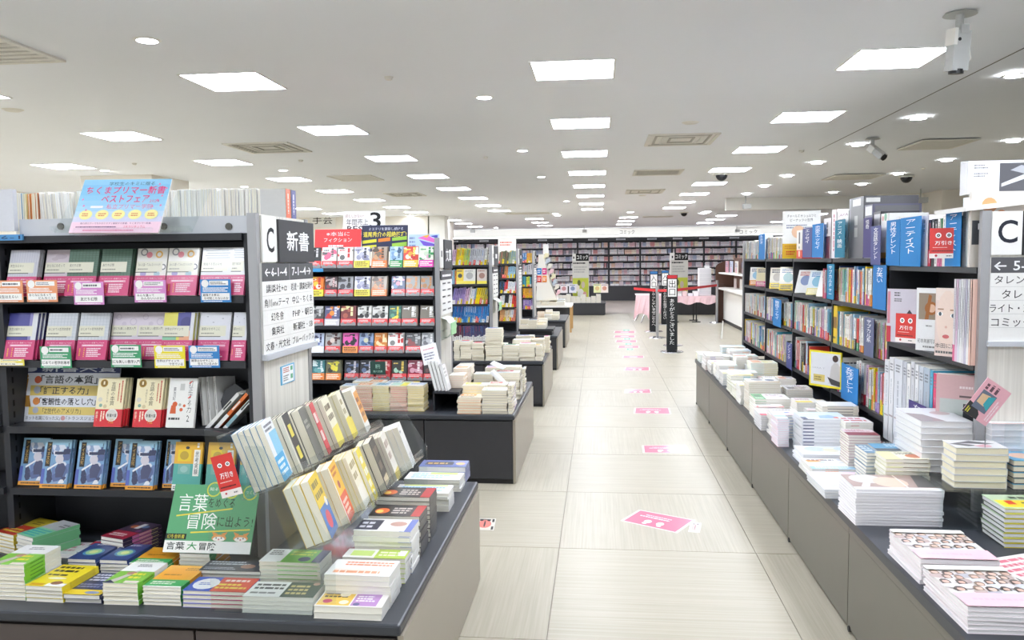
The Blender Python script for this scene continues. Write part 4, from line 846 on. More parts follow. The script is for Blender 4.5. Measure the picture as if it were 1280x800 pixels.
# back rows against the shelf
pileR(903, 433.5, 1.22, 932, .15, .016, 'blyel', {'base': 'dfeef4', 'edge': '6fb8d8', 'front': [('r', 0, .5, 1, 1, 'a8d4e8')], 'edges': [('f0d84a', .5, .9), ('58b0d8', 0, .4)]}, 'pale blue and yellow book', 'in the back row at the far end')
pileR(938.7, 453.7, 1.2, 972.5, .18, .0165, 'gryel', {'base': 'e6eee0', 'edge': 'a8d0b8', 'front': [('r', .1, .1, .45, .9, 'f0b08a'), ('l', .5, .2, .95, .9, 'e8d84a', 3)], 'edges': [('d8d048', .5, 1), ('a8d8cc', 0, .45)]}, 'mint and yellow edged paperback', 'in the back row')
pileR(920, 446.5, 1.16, 0, .17, .016, 'coral', {'base': 'f4f0ea', 'front': [('r', 0, .5, 1, .9, 'f08a6a'), ('l', .1, .1, .9, .4, '9aa8b8', 2)]}, 'white paperback with a coral top', 'behind the turquoise edged pile', w=.1)
pileR(974, 474, 1.30, 1000, .14, .014, 'smallcol', {'base': 'e9e4dc', 'front': [('r', .1, .2, .5, .9, 'd8a07a'), ('l', .55, .2, .95, .9, '8a9ab0', 3)]}, 'small mixed colour paperback', 'behind the gold banded pile', w=.12)
pileR(984, 487, 1.24, 1016, .15, .013, 'bwmag', {'base': 'e4e3e0', 'edge': '8f8a84', 'front': [('l', .1, .1, .9, .9, '7a6a5a', 4), ('r', .1, .3, .4, .6, '3a3a3a')]}, 'grey printed magazine', 'in the back row before the yellow framed cover', name='magazine', cat='magazine')
pileR(996, 503, 1.19, 0, .17, .012, 'yelstrip', {'base': 'e9e7e6', 'front': [('r', 0, .05, .7, .35, 'ecd82c'), ('l', .1, .5, .9, .9, 'a05a5a', 3)]}, 'flat magazine with a yellow strip', 'behind the green strip pile', w=.14, name='magazine', cat='magazine')
pileR(1027.8, 507.6, 1.26, 1073.5, .15, .016, 'twowhite', {'base': 'f5f4f0', 'edge': 'f0ead8', 'spine': [('l', .1, .1, .9, .9, '9a9a9a', 1)], 'edges': [('9a9a98', .15, .85)]}, 'plain white hardback', 'just under the large blue tab', hard=True)
pileR(1057, 528, 1.24, 1091.6, .15, .017, 'redtext', {'base': 'f2f0ee', 'front': [('l', .05, .2, .95, .9, 'c83a48', 2)], 'edges': [('c83a48', .2, .5)]}, 'white book with big red characters', 'behind the sky blue tower')
pileR(1061, 544, 1.16, 1101, .14, .013, 'dkred', {'base': 'e4d8da', 'edge': '8a2a3a', 'front': [('r', 0, 0, 1, .5, '8f2a3a'), ('l', .1, .6, .9, .9, 'c06a70', 2)]}, 'dark red magazine', 'behind the low watercolour pile', name='magazine', cat='magazine')
pileR(1096, 562.5, 1.2, 1157, .13, .017, 'bluecov', {'base': '4a9ac0', 'edge': '3a5a6a', 'pages': 'eceae6', 'front': [('r', 0, 0, 1, .25, '3a3a40'), ('l', .3, .5, .8, .9, 'c8e0ea', 2), ('r', .8, .3, 1, .8, 'd87a5a')]}, 'blue and black glossy book', 'behind the brown pile')
pileR(1107.5, 573.5, 1.16, 1163, .13, .017, 'tan', {'base': 'e8e2c8', 'edge': 'c8c890', 'front': [('r', 0, 0, .35, 1, 'dfe0a0'), ('c', .75, .4, .2, 'c8642a', .25), ('l', .4, .6, .95, .9, '5a5a4a', 2)], 'edges': [('dfe0a0', 0, .35), ('7a6a5a', .4, .95)]}, 'pale green and tan book', 'right behind the brown pile')
pileR(1083, 566, 1.13, 1096, .16, .015, 'bluegrey', {'base': '6a90a8', 'edge': '4a6a80', 'front': [('l', .1, .2, .9, .9, 'd8e4ea', 3)]}, 'narrow blue grey book', 'beside the blue glossy one', w=.05)
rf = random.Random(77)
def extras(row, x0, cells):
    for i, (y, h, w, z) in enumerate(cells):
        ac, ac2 = rf.choice(['f6d800', 'e8483c', '2b7fc4', '3fa36b', 'f09a3a', 'e46a9a', '9ecbe6', '8f6fb8', '3c9ab0']), rf.choice(['f6d800', 'e8483c', '9ecbe6', 'a8d8c0', 'f6c9cf', 'f09a3a', '26262c'])
        t = rf.choice((.011, .014, .017)); n = max(2, round((z-BH)/t)); u = rf.uniform(.2, .6)
        D = {'base': 'f4f3ef', 'edge': rf.choice(['b9c4d0', 'c9bcb0', 'a8c8d0', 'd0a8a8', 'b8b8bc', 'c8c8a0']), 'pages': 'f3f1ea', 'front': collage(i*3+len(row), ['e8e6e4', ac, 'd8dce4', 'efe8e0', ac2], .05, .3, .95, .95, 7)+[('r', 0, 0, 1, .26, ac2), ('l', .1, .05, .9, .22, 'f8f8f4' if ac2 != 'f6d800' else '3a3a3a', 2), ('l', .1, .75, .8, .9, '3a3a44', 1)], 'edges': [(ac, u, u+.3)]}
        pile(x0+rf.uniform(-.01, .01), y, w, h, t, n, (row, i), D, '%s and %s patterned book' % (WORD[ac], WORD[ac2]), '%s row, %s small pile' % (row, ORD[i]), merged=i > 4, grp='small piles %s %s' % (row, ORD[i]), name='magazine' if t < .012 else 'piled_book', bind=rf.choice('LR'), jit=.006)
extras('aisle side', .985, [(3.87, .21, .2, .52), (4.72, .19, .15, .6), (5.17, .11, .17, .57), (5.8, .19, .16, .6), (6.02, .2, .15, .58), (6.25, .2, .17, .61), (6.68, .2, .17, .57), (6.91, .2, .15, .6), (7.34, .24, .17, .57), (7.61, .25, .16, .6), (8.12, .25, .16, .56)])
extras('shelf side', 1.24, [(4.42, .15, .2, .57), (4.58, .15, .2, .6), (4.95, .09, .2, .59), (5.25, .15, .2, .58), (5.72, .15, .2, .6), (5.89, .15, .2, .57), (6.22, .17, .2, .59), (6.41, .17, .2, .57), (6.83, .22, .2, .6), (7.3, .2, .2, .58), (7.53, .2, .2, .61), (7.77, .2, .2, .57), (8.0, .22, .2, .6)])
# riser with hardbacks by the end panel
e = empty('acrylic_riser', (1.6, 3.2, BH), 'clear acrylic riser holding up the cream hardbacks by the end panel', 'riser')
ZB = .62
boxpart('riser_top', e, (1.285, 3.17, ZB-.005), (2.1, 3.39, ZB), 'acrylic'); boxpart('riser_top', e, (1.285, 3.395, ZB-.005), (1.49, 4.0, ZB), 'acrylic')
boxpart('riser_wall', e, (1.28, 3.165, BH+.001), (1.285, 4.0, ZB+.02), 'acrylic'); boxpart('riser_wall', e, (1.285, 3.165, BH+.001), (2.1, 3.17, ZB-.005), 'acrylic')
CREAM = {'base': 'd5d6d8', 'edge': 'c8cacc', 'pages': 'f3ecd2', 'front': [('r', 0, 0, 1, 1, 'dcdcdc'), ('q', [(.0, .5), (.3, .2), (.9, .6), (.5, .95)], '55555a'), ('c', .6, .3, .16, 'd8a0a8', .2), ('q', [(.2, .6), (.5, .35), (.7, .5)], 'f2f2f2')]}
pile(1.335, 3.20, .188, .13, .0262, 6, 'cream', CREAM, 'cream paged hardback with a grey swirled jacket', 'on the acrylic riser', hard=True, z0=ZB, rot=-2, jit=.004, bind='R')
pile(1.30, 3.43, .2, .3, .0265, 8, 'greyh', {'base': 'dfe0e3', 'edge': 'd8d9dd', 'pages': 'eeeeee', 'front': [('q', [(0, 0), (.5, 0), (.3, .5), (0, .6)], '8a7a7a'), ('c', .7, .6, .2, 'c8b0b0')]}, 'white photo hardback with a grey corner', 'behind the cream hardbacks', hard=True, z0=ZB, jit=.004)
pile(1.53, 3.345, .3, .05, .0245, 9, 'whmag', {'base': 'ececef', 'pages': 'e2e3e8', 'edge': 'f2f2f4', 'front': [('r', 0, 0, 1, .3, 'd8a8a0')]}, 'thick white volume', 'against the end panel', z0=ZB, jit=.002)
pile(1.415, 2.975, .26, .175, .0175, 8, 'yeldress', {'base': 'bcd2b0', 'edge': '2c3a2c', 'pages': 'f2f2f2', 'front': [('r', .04, .1, 1, .6, 'f2dc1e'), ('l', .3, .65, .9, .92, '4a5a4a', 1), ('r', .15, .3, .26, .55, 'e0442c'), ('l', .35, .2, .7, .5, '2a2a2a', 2), ('c', .8, .25, .12, '4a5a3a', .15)], 'edges': [('e8dc30', .0, .5)]}, 'white paged book with a bright yellow band', 'before the cream hardbacks', hard=True, jit=.003, bind='R')
pile(1.545, 3.19, .16, .15, .0225, 5, 'bluecrm', {'base': '4fa0c8', 'edge': '3a3a40', 'pages': 'f1ead6', 'front': [('c', .4, .5, .3, 'e0b090'), ('r', .6, 0, 1, 1, '70c0d8')]}, 'blue jacketed hardback', 'beside the cream hardbacks', hard=True, z0=ZB, jit=.003)
pile(1.57, 3.0, .16, .13, .02, 9, 'darkcrm', {'base': '5a6266', 'edge': '2a2a2e', 'pages': 'efe8d4'}, 'dark covered hardback', 'beyond the yellow banded pile', hard=True, jit=.003)
X = Matrix.Translation((1.335, 2.50, BH+.002)) @ Matrix.Rotation(math.radians(24), 4, 'Z')
for k in range(2):
    put(Matrix.Translation((.004*k, .0, .0135*k)) @ X, book_meshes(.21, .28, .013, ('redwhite', k), {'base': 'ece6e4', 'edge': '3a2a2c', 'front': [('r', .0, .0, 1, .34, 'e03a4a'), ('l', .1, .45, .9, .95, 'e0748a', 4), ('r', .3, .2, .8, .28, '2a2a2c')]}, 'R'), 'magazine', ['lower', 'upper'][k]+' red and white angled magazine at the corner by the group portraits', 'magazine', 'angled red magazines')
# pink card on a stand above the piles
bl = on(1232, 533, 1, 3.19); br = on(1264.5, 492, 1, 3.19); tl = on(1203, 512, 1, 3.19)
e = board([bl, br, tl], .002, 'price_card', 'tilted pink card with a photo of a person in turquoise, over the hardbacks', 'card',
      [('q', [(0, .42), (.14, .45), (.28, .65), (.32, 1), (0, 1)], '2e2e30'), ('r', .22, .3, .72, .85, '6a7488'), ('c', .5, .62, .12, 'e8b89a'), ('q', [(.38, .8), (.62, .8), (.66, .5), (.5, .35), (.36, .5)], 'e6c29a'), ('q', [(.3, .32), (.7, .32), (.62, .55), (.4, .55)], '3aa8b4'), ('l', .75, .35, .97, .9, '6a4a55', 3), ('l', .1, .06, .7, .22, 'fbe6ea', 2), ('l', .04, .8, .2, .95, 'e8e040', 2)], base='eeb4bf', mat='print')
bm_ = on(1232, 533, 1, 3.2); q = MB(); q.cyl((bm_.x, 3.2, ZB+.158), (bm_.x, 3.2, bm_.z+.03), .0016, 'ffffff', 'chrome', 6); o = part(q, 'wire_stand', e)
# acrylic card sleeve over it (clear)
q = MB(); q.box((1.50, 3.175, ZB+.17), (1.56, 3.177, ZB+.26), 'ffffff', 'acrylic'); tag(q.build('price_tag_sleeve'), 'empty clear sleeve beside the tilted pink card', 'sleeve')
# ------------------------------------------------------------------ front unit: face-out pocket books
PK = 'd2487c'
def primer(base, art, title, tcol='555a55'):
    it = list(art)+[('r', .0, .5, .86, .72, 'dfddc9'), ('t', title, .06, .62, .06+min(.74, .075*len(title)), .685, '4a4c46'), ('l', .06, .54, .5, .58, '8a8a80', 1), ('r', .0, .485, .7, .5, '2a2a2c'),
                    ('r', 0, 0, 1, .42, PK), ('t', 'ちくまプリマー新書フェア2024', .08, .345, .9, .375, 'f6dce6'), ('r', .16, .285, .88, .325, 'e9a8c0'), ('l', .2, .29, .84, .32, 'fbeef4', 1), ('l', .34, .06, .84, .26, 'f8e6ee', 5), ('c', .26, .24, .02, 'f0b050'), ('c', .26, .2, .02, 'f0b050'), ('c', .26, .155, .02, 'f0b050'), ('c', .26, .115, .02, 'f0b050'), ('c', .26, .075, .02, 'f0b050'), ('k', .08, .06, .15, .24, 'f0b050', 1)]
    return {'base': base, 'front': it, 'spine': [('r', 0, 0, 1, .42, 'b83a68'), ('k', .3, .5, .7, .95, '8a8a8a', 1)], 'edge': 'e9e6e0'}
def grid(c, n, m): return [('r', i/n, .42, i/n+.012, 1, c) for i in range(1, n)]+[('r', 0, .42+.58*j/m, 1, .42+.58*j/m+.006, c) for j in range(1, m)]
rings = [('c', .22, .92, .12, '8c8c90'), ('c', .22, .92, .08, 'eeeae4'), ('c', .4, .86, .1, 'e9909c'), ('c', .72, .87, .12, 'e8b45a'), ('c', .72, .87, .07, 'efebe6'), ('c', .88, .6, .1, '6a6a70'), ('c', .88, .6, .06, 'efebe6'), ('c', .25, .46, .1, 'a8a0cc'), ('c', .7, .45, .1, 'a8c4d0')]
DZ = {
 'p1': primer('c9c9d2', grid('b2b4c4', 12, 2), '先生はえらい'), 'p2': primer('cfc4cc', [('c', .5, .85, .2, 'bdb0ba', .06), ('c', .3, .8, .12, 'bcb0b8', .04)], 'おとなになるって'),
 'p3': primer('5b7a68', grid('46604f', 9, 12), '友だち幻想'), 'p4': primer('e9e6df', rings, 'みんな違ってみんないいのか?'),
 'p5': primer('dcdce0', [('r', .1, .93, .85, .94, '6a7a78'), ('r', .15, .88, .9, .89, '6a7a78'), ('r', .1, .83, .85, .84, '6a7a78'), ('r', .15, .78, .9, .79, '6a7a78')], '勉強する気はなぜ'),
 'p6': primer('4a4a94', [('r', .72, .42, .82, 1, '8a86c0'), ('r', .82, .42, 1, 1, 'd8dade')], '先生は知りたい'), 'p7': primer('d2d6dc', grid('b8c0c8', 9, 9), 'はじめての哲学的思考'),
 'p8': primer('d9cfda', [('c', .2, .9, .1, 'c8bccc'), ('c', .2, .9, .07, 'd9cfda'), ('c', .7, .8, .12, 'c8bccc'), ('c', .7, .8, .09, 'd9cfda'), ('c', .4, .75, .08, 'cbc0cf')], '世にも美しい数学入門'),
 'p9': primer('e0d860', [('r', .45, .6, 1, 1, '4a4a94'), ('c', .75, .78, .2, '3c3c80'), ('r', 0, .42, .45, .7, '8cc4a4'), ('r', .55, .42, 1, .62, 'e8a884'), ('r', .88, .42, 1, 1, 'd8dade')], '世界はデザインで'),
 'p10': primer('dadbe2', [('r', .2, .9, .26, .92, 'a8aab4'), ('r', .7, .86, .76, .88, 'a8aab4'), ('r', .4, .78, .46, .8, 'a8aab4')], '雑草はなぜそこに'),
}
def faceL(Y0, z, pxl, ytop, w, h, key, D, lab, ncopies=1, lean=16, t=.011, name='pocket_book', cat='book', grp=None, dy=.012, bind='R', pxy=None, step=.004):
    "face-out book on a shelf facing -Y; its upper first corner is at pixel pxl"
    a = math.radians(lean); U = Vector((0, math.sin(a), math.cos(a)))
    x = on(pxl, ytop, 1, Y0+dy+h*math.sin(a)).x
    for k in range(ncopies):
        O = Vector((x+k*step, Y0+dy+(t+.0006)*(k)/math.cos(a), z+.0006))
        X = frame(O, (1, 0, 0), U)
        X = X @ Matrix.Translation((0, t*math.tan(a)*0, -0.0))
        l = lab if k == 0 else ORD[k-1]+' copy behind the '+lab
        put(X, book_meshes(w, h, t, key if k == 0 else (key, 'b'), D, bind, False, False), name, l, cat, grp or ('copies of the '+lab if ncopies > 1 else None))
GP = 'face-out pocket books of the front unit'
YC = 2.68
R1 = [('p1', 16.5, 307, 'lavender striped pocket book', 2), ('p2', 62, 310, 'mauve pocket book with drawn branches', 1), ('p3', 90, 305, 'green patterned pocket book, first of two', 2), ('p3', 131, 305, 'green patterned pocket book, second of two', 2),
      ('p4', 175, 308, 'white pocket book with coloured rings, first of two', 1), ('p4', 214, 308, 'white pocket book with coloured rings, second of two', 1), ('p5', 256, 309, 'grey lined pocket book beside the ringed ones', 1), ('p5', 293, 309, 'grey lined pocket book cut off by the shelf end', 1)]
R2 = [('p6', 15, 386, 'indigo pocket book with pale edge stripe', 3), ('p7', 64, 389.5, 'grey grid pocket book, first of two', 1), ('p7', 104, 389, 'grey grid pocket book, second of two', 1), ('p8', 144.5, 390, 'lilac pocket book with loops, first of two', 1), ('p8', 177.5, 389, 'lilac pocket book with loops, second of two', 1),
      ('p9', 208, 386, 'yellow and indigo block cover pocket book', 3), ('p10', 253.5, 390, 'pale grey speckled pocket book, first of two', 1), ('p10', 294.5, 388, 'pale grey speckled pocket book by the shelf end', 1)]
for R_, z, rw in ((R1, ZC[1], 'upper'), (R2, ZC[2], 'second')):
    for i, (k, px, yt, lab, n) in enumerate(R_):
        w = .112
        if i == 7: w = .052
        gap = (R_[i+1][1]-px) if i < 7 else 50
        faceL(YC, z, px, yt, w, .170, k, DZ[k], lab+', '+rw+' row', n, dy=.034 if gap < 36 else (.008 if i % 2 else .014), step=.006 if n > 2 else .003)
# POP cards on the shelf edges
def pop(px0, px1, py0, py1, col, lines, lab, Y=2.668):
    a = on(px0, py1, 1, Y); b = on(px1, py0, 1, Y); w, h = b.x-a.x, b.z-a.z
    it = [('c', .16, .82, .12, 'f8f6f4'), ('r', .3, .74, .92, .94, 'fbfaf8'), ('l', .33, .77, .88, .91, '6a6a72', 2 if len(lines) > 1 else 1), ('l', .08, .45, .92, .66, 'ffffff', 3), ('r', .04, .1, .96, .4, 'f8f7f5')]
    if len(lines) == 1: it.append(('T', lines[0], .5-.05*len(lines[0])-.03, .17, min(.94, .5+.05*len(lines[0])+.03), .33, '2c2c30'))
    else:
        it += [('T', lines[0], .08, .26, .08+min(.84, .09*len(lines[0])), .38, '2c2c30'), ('T', lines[1], .92-min(.8, .09*len(lines[1])), .12, .92, .24, '2c2c30')]
    it.append(('l', .1, .02, .9, .08, 'ffffff', 1))
    q = MB(); q.box((0, 0, -.001), (w, h, 0), col, 'print', frame(a, (1, 0, 0), (0, 0, 1))); o = q.build('shelf_talker')
    q = MB(); q.draw(it, frame(a, (1, 0, 0), (0, 0, 1)), w, h, 'matte', .0003); o2 = q.build('print', o); tag(o, lab, 'card', 'title cards clipped to the front unit')
pop(-8, 28, 350.5, 378, 'f0a070', ['先生はえらい'], 'orange title card cut off at the frame edge, upper shelf')
pop(34, 71, 350, 377.5, 'f0a070', ['おとなになるって', 'どんなこと?'], 'whole orange title card clipped to the upper shelf')
pop(93, 129, 352, 381, 'dc8fd0', ['友だち幻想'], 'pink title card below the green patterned books')
pop(168.5, 207, 350, 378, 'dc8fd0', ['みんな違って', 'みんないいのか?'], 'pink title card below the ringed books')
pop(251, 288, 349, 378, '2b84cc', ['勉強する気は', 'なぜ起こらないのか'], 'blue title card on the upper shelf')
pop(51, 88.5, 433, 460, '3f9e6c', ['はじめての哲学的思考'], 'green title card below the grey grid books')
pop(139, 176, 431, 459, '3f9e6c', ['世にも美しい数学入門'], 'green title card below the lilac books')
pop(193.5, 231, 432, 460, 'f2e022', ['世界はデザインで', 'できている'], 'yellow title card on the second shelf')
pop(236.5, 274, 432, 459.5, '2b84cc', ['雑草はなぜそこに', '生えているのか'], 'blue title card on the second shelf')
pop(-10, 30, 449, 457, 'f2e35a', ['新書大賞'], 'yellow card lying flat on the second shelf edge, partly out of frame')
# third row: award poster and books
z3 = ZC[3]; a = math.radians(14); pb = on(20, 533, 1, YC+.09); pr = on(146, 533, 1, YC+.09)
hh = .32
board([Vector((pb.x, YC+.09, z3+.001)), Vector((pr.x, YC+.09, z3+.001)), Vector((pb.x, YC+.09+hh*math.sin(a)*.55, z3+.205))], .004, 'award_poster', 'leaning award ranking poster with a gold statuette, behind the cream books', 'poster',
      [('r', .0, .86, 1, 1, '2f3a68'), ('T', '新書大賞', .22, .88, .96, .985, 'd8dce6'), ('c', .1, .93, .07, 'c8ccd8', .05), ('r', .12, .46, 1, .64, 'e9cf72'), ('r', .12, .12, 1, .26, 'e9cf72'),
       ('T', '「言語の本質」', .22, .67, .78, .82, '2c2c34'), ('T', '「訂正する力」', .22, .48, .7, .62, '2c2c34'), ('T', '「客観性の落とし穴」', .22, .29, .78, .42, '2c2c34'), ('t', '「Z世代のアメリカ」', .26, .14, .64, .24, '2c2c34'), ('t', '「ネット右翼になった父」', .08, .03, .44, .1, '3c3c44'), ('t', '「トランスジェンダー入門」', .5, .03, .97, .1, '3c3c44'),
       ('c', .07, .8, .022, 'a87a34'), ('q', [(.045, .76), (.095, .76), (.08, .45), (.06, .45)], 'b08038'), ('q', [(.02, .42), (.12, .42), (.14, .26), (.0, .26)], '9a6c2c'), ('r', .03, .26, .12, .46, 'b08038'),
       ('c', .19, .74, .035, 'd86a4a'), ('c', .19, .56, .035, 'b8bcc8'), ('c', .19, .36, .035, 'd88a4a'), ('c', .19, .2, .03, 'b8bcc8'), ('c', .06, .065, .022, 'd8a0a0'), ('c', .47, .065, .022, 'd8a0a0')], base='e9ebf2', mat='print')
GENGO = {'base': 'f1e6bf', 'front': [('c', .22, .9, .14, 'b8923a'), ('c', .22, .9, .11, '8a6a28'), ('t', '1', .19, .87, .25, .94, 'f4e8c0'), ('v', '言語の本質', .5, .44, .66, .93, '3a342c'), ('v', '今井むつみ', .36, .5, .42, .78, '6a6250'), ('k', .86, .4, .94, .96, 'c0392b', 1), ('k', .76, .45, .82, .9, 'c0392b', 1), ('c', .14, .56, .08, 'd8d4c8'), ('c', .18, .44, .06, '8ab0a0'), ('c', .34, .42, .07, 'd8c8a0'),
                                 ('r', 0, 0, 1, .36, 'd8303a'), ('c', .62, .24, .22, 'eeeae2'), ('c', .62, .24, .19, 'd8d4cc'), ('T', '新書大賞', .46, .2, .8, .27, '3a3a3a'), ('t', '1位', .54, .07, .72, .17, 'd8a83a'), ('v', '絶賛!', .04, .1, .12, .32, 'f8e8d0'), ('k', .2, .08, .38, .32, 'f8e8d0', 2)], 'spine': [('r', 0, 0, 1, .36, 'd8303a')]}
TEISEI = {'base': 'f0efeb', 'front': [('v', '訂正する力', .7, .3, .86, .95, '2c2c30'), ('v', '東浩紀', .16, .55, .26, .82, '3a3a3c'), ('c', .26, .47, .09, 'd8602e'), ('q', [(.1, .28), (.32, .28), (.3, .45), (.14, .45)], 'd8602e'), ('c', .5, .36, .06, 'd8602e'), ('c', .6, .44, .05, 'd8602e'), ('c', .44, .46, .05, 'b8b4ac'), ('l', .08, .14, .55, .22, '3a3a3a', 1), ('t', '2', .72, .12, .82, .25, '2a2a2c'), ('q', [(.7, .9), (.8, .95), (.82, .93), (.72, .88)], 'd8402e'), ('q', [(.7, .6), (.8, .65), (.82, .63), (.72, .58)], 'd8402e'), ('l', .4, .7, .6, .95, 'c8c8c4', 1)], 'spine': [('k', .3, .3, .7, .9, '6a6a6a', 1)], 'edge': 'e4e3df'}
faceL(YC, z3, 126, 470, .103, .172, 'gengo', GENGO, 'first cream book with gold seal and red band', 3, dy=.01)
faceL(YC, z3, 174, 471, .103, .172, 'gengo', GENGO, 'second cream book with gold seal and red band', 3, dy=.01)
faceL(YC, z3, 215, 468, .103, .174, 'teisei', TEISEI, 'white book with vertical title and orange figures', 1, dy=.01, t=.012)
for k in range(3):
    x0 = on(252+7*k, 470, 1, YC+.06).x
    put(frame((x0, YC+.05+.012*k, z3+.001), (.18, .98, 0), (0, .26, .97)), book_meshes(.1, .172, .012, 'teib', {'base': 'e6e5e2', 'spine': [('k', .3, .3, .7, .9, '7a7a7a', 1)]}, 'L'), 'pocket_book', ORD[k]+' of three greyish copies stepping back beside the orange figure book', 'book', 'three copies beside the orange figure book')
for i, (base, band) in enumerate([('f0efec', 'f0efec'), ('e87a3a', 'f0efec'), ('eef0f0', '8fb4bc')]):
    x0 = on(254.5+11*i, 535, 1, YC+.02).x; an = math.radians(46)
    put(frame((x0+.006, YC+.02, z3+.0012), (0, 1, 0), (math.cos(an), 0, math.sin(an))), book_meshes(.105, .173, .0125, ('lean', i), {'base': base, 'spine': [('r', 0, 0, 1, .4, band), ('l', .25, .45, .7, .9, '3a3a3a' if i != 1 else 'f8f0e8', 1), ('r', 0, .0, 1, .08, 'e8e8e8')]}, 'L'), 'pocket_book',
        ['plain white book slanting at the foot of the third shelf', 'orange topped book slanting between two white ones', 'white and teal book slanting outermost on the third shelf'][i], 'book', 'slanting books on the third shelf')
x0 = on(291, 500, 1, YC+.12).x; q = MB(); q.prism([(x0-.07, YC+.1, z3+.001), (x0+.06, YC+.1, z3+.001), (x0+.055, YC+.1, z3+.12), (x0+.02, YC+.1, z3+.145), (x0-.02, YC+.1, z3+.12)], (0, .08, 0), '3c3e44', 'print'); tag(q.build('plastic_bag'), 'dark plastic bag slumped behind the slanting books', 'bag')
# fourth row
z4 = ZC[4]
AINU = {'base': '7fa8cf', 'front': [('r', 0, .82, 1, 1, '9cc8e0')]+collage(4, ['5a6a98', '8fa4c8', 'd8dde8', '4a4f70', 'a8bcd8', 'e8eaf0', '6a80b0', '3a4060'], .2, .1, 1, .9, 26)+[('c', .62, .6, .15, 'd4cfd8', .1), ('r', .42, .7, .82, .76, '3a3f5c'), ('q', [(.2, .4), (.55, .53), (.58, .5), (.22, .36)], 'eef0f4'), ('r', 0, .0, 1, .085, 'e8a032'), ('l', .1, .02, .95, .07, '3a2a1a', 1), ('r', .1, .45, .28, .96, '2c2620'), ('v', 'アイヌ文化', .13, .5, .25, .92, 'd8b060'), ('r', 0, .085, .12, .4, '5a6ab8'), ('k', .88, .82, .94, .94, '3a4a60', 1)], 'spine': [('r', 0, 0, 1, .085, 'e8a032'), ('k', .3, .3, .7, .9, '3a4a7a', 1)], 'edge': 'e6eaf0'}
for i, (px, yt, n, lab) in enumerate([(33, 546, 1, 'first'), (59.6, 546, 2, 'second'), (102, 546.5, 2, 'third'), (147, 547, 1, 'fourth, partly covered'), (165, 548, 2, 'fifth, standing foremost'), (211, 548, 1, 'sixth, peeking out before the yellow books')]):
    faceL(YC, z4, px, yt, .103 if i < 5 else .05, .170, 'ainu' if i < 5 else 'ainu_', AINU, 'blue grey book with orange foot, '+lab, n, dy=.04 if i in (0, 3, 5) else .008)
SHIKO = {'base': 'f0b93a', 'front': [('r', 0, .1, 1, .55, '58b0a4'), ('r', 0, 0, 1, .13, 'eef0ec'), ('r', .12, .6, .6, .84, 'f2d030'), ('c', .35, .72, .16, 'c8a83a', .09), ('c', .45, .88, .07, '3a3a3a', .03), ('r', .16, .34, .6, .54, '7cb8ac'), ('c', .38, .44, .14, '9cc8c0', .07), ('r', .7, .3, .92, .84, 'f4f2ea'), ('v', '思考実験', .74, .33, .88, .8, '2a2a2c'), ('k', .76, .86, .9, .98, 'f8f4e8', 1), ('l', .05, .03, .95, .1, '4a4a4c', 2)], 'spine': [('r', 0, .1, 1, .55, '58b0a4')], 'edge': 'e8e4d8'}
for i, px in enumerate((222, 263, 304)):
    faceL(YC, z4, px, 549, .103 if i < 2 else .04, .170, 'shiko' if i < 2 else 'shiko_', SHIKO, 'yellow and teal thought experiment book, '+['first', 'middle', 'last, partly hidden'][i], 1, dy=.008)
# stock books standing on the top tray (page edges to the viewer)
r = random.Random(5); cells = [(14, 27, 'w'), (27, 29, 'b'), (29, 33, 'y'), (33, 37, 'o'), (37, 42, 'w'), (42, 45, 'o')]
x = on(14, 260, 1, 3.0).x; xe = -1.30; i = 0
while x < xe:
    px_ = i; t = r.choice((.0095, .011, .0125, .010)); h = r.uniform(.168, .175); c = r.choice(['f4f0e2', 'f1ecd9', 'f6f3ea', 'efe8d6']); cc = r.choice(['e9e6e0', 'f2f2f0', 'e4e0da'])
    if 3 <= i <= 8: cc = ['2f86b8', 'f0e6b0', 'e89a4a', 'e8904a', 'f3e9c8', 'c87a48'][i-3]
    lean_ = math.radians(4) if 9 <= i < 22 else 0
    D = {'base': cc, 'pages': c, 'edge': cc}
    X = frame((x+(t if True else 0), 3.0+r.uniform(-.006, .006), 1.6105), (0, 1, 0), (-math.sin(lean_), 0, math.cos(lean_)))
    put(X, book_meshes(.103, round(h, 3), t, (cc, c), D, 'R', False, True), 'stock_book', '%s cream paged book in the long top row on the front unit' % ordn(i+1) if i < 99 else 'cream paged book at the far end of the long top row', 'book', 'stock books along the top of the front unit')
    x += t+.0006; i += 1
for k in range(2):
    put(frame((-1.175, 3.0+.055*k, 1.611), (-1, 0, 0), (0, 0, 1)), book_meshes(.1, .168, .048, ('ob', k), {'base': 'e9e4dc', 'sbase': ['e8704a', '5a5a94'][k], 'spine': [('k', .3, .3, .7, .9, ['f8d8c8', 'd8d8f0'][k], 1)]}, 'L'), 'stock_book', ['orange spined book ending the long top row', 'indigo spined book beyond the orange one, ending the long top row'][k], 'book', 'coloured spines ending the top row')
# next bay's stock and label at the frame edge
boxpart('acrylic_case', empty('display_case', (-2.2, 2.7, 1.6), 'pale acrylic case cut off at the frame edge on top of the front unit', 'case'), (on(-40, 250, 1, 2.66).x, 2.66, 1.62), (on(16, 250, 1, 2.66).x, 2.68, 1.765), 'matte', 'd9dbe2')
a = on(-20, 301, 1, 2.672); b = on(28, 293, 1, 2.672); q = MB(); q.box((a.x, 2.67, a.z), (b.x, 2.679, b.z), '5a9ad0', 'matte'); q.draw([('t', '6-1', .45, .2, .95, .8, '2a3a5a')], frame((a.x, 2.67, a.z), (1, 0, 0), (0, 0, 1)), b.x-a.x, b.z-a.z, 'matte'); tag(q.build('shelf_label'), 'blue shelf number strip at the frame edge of the front unit', 'label')
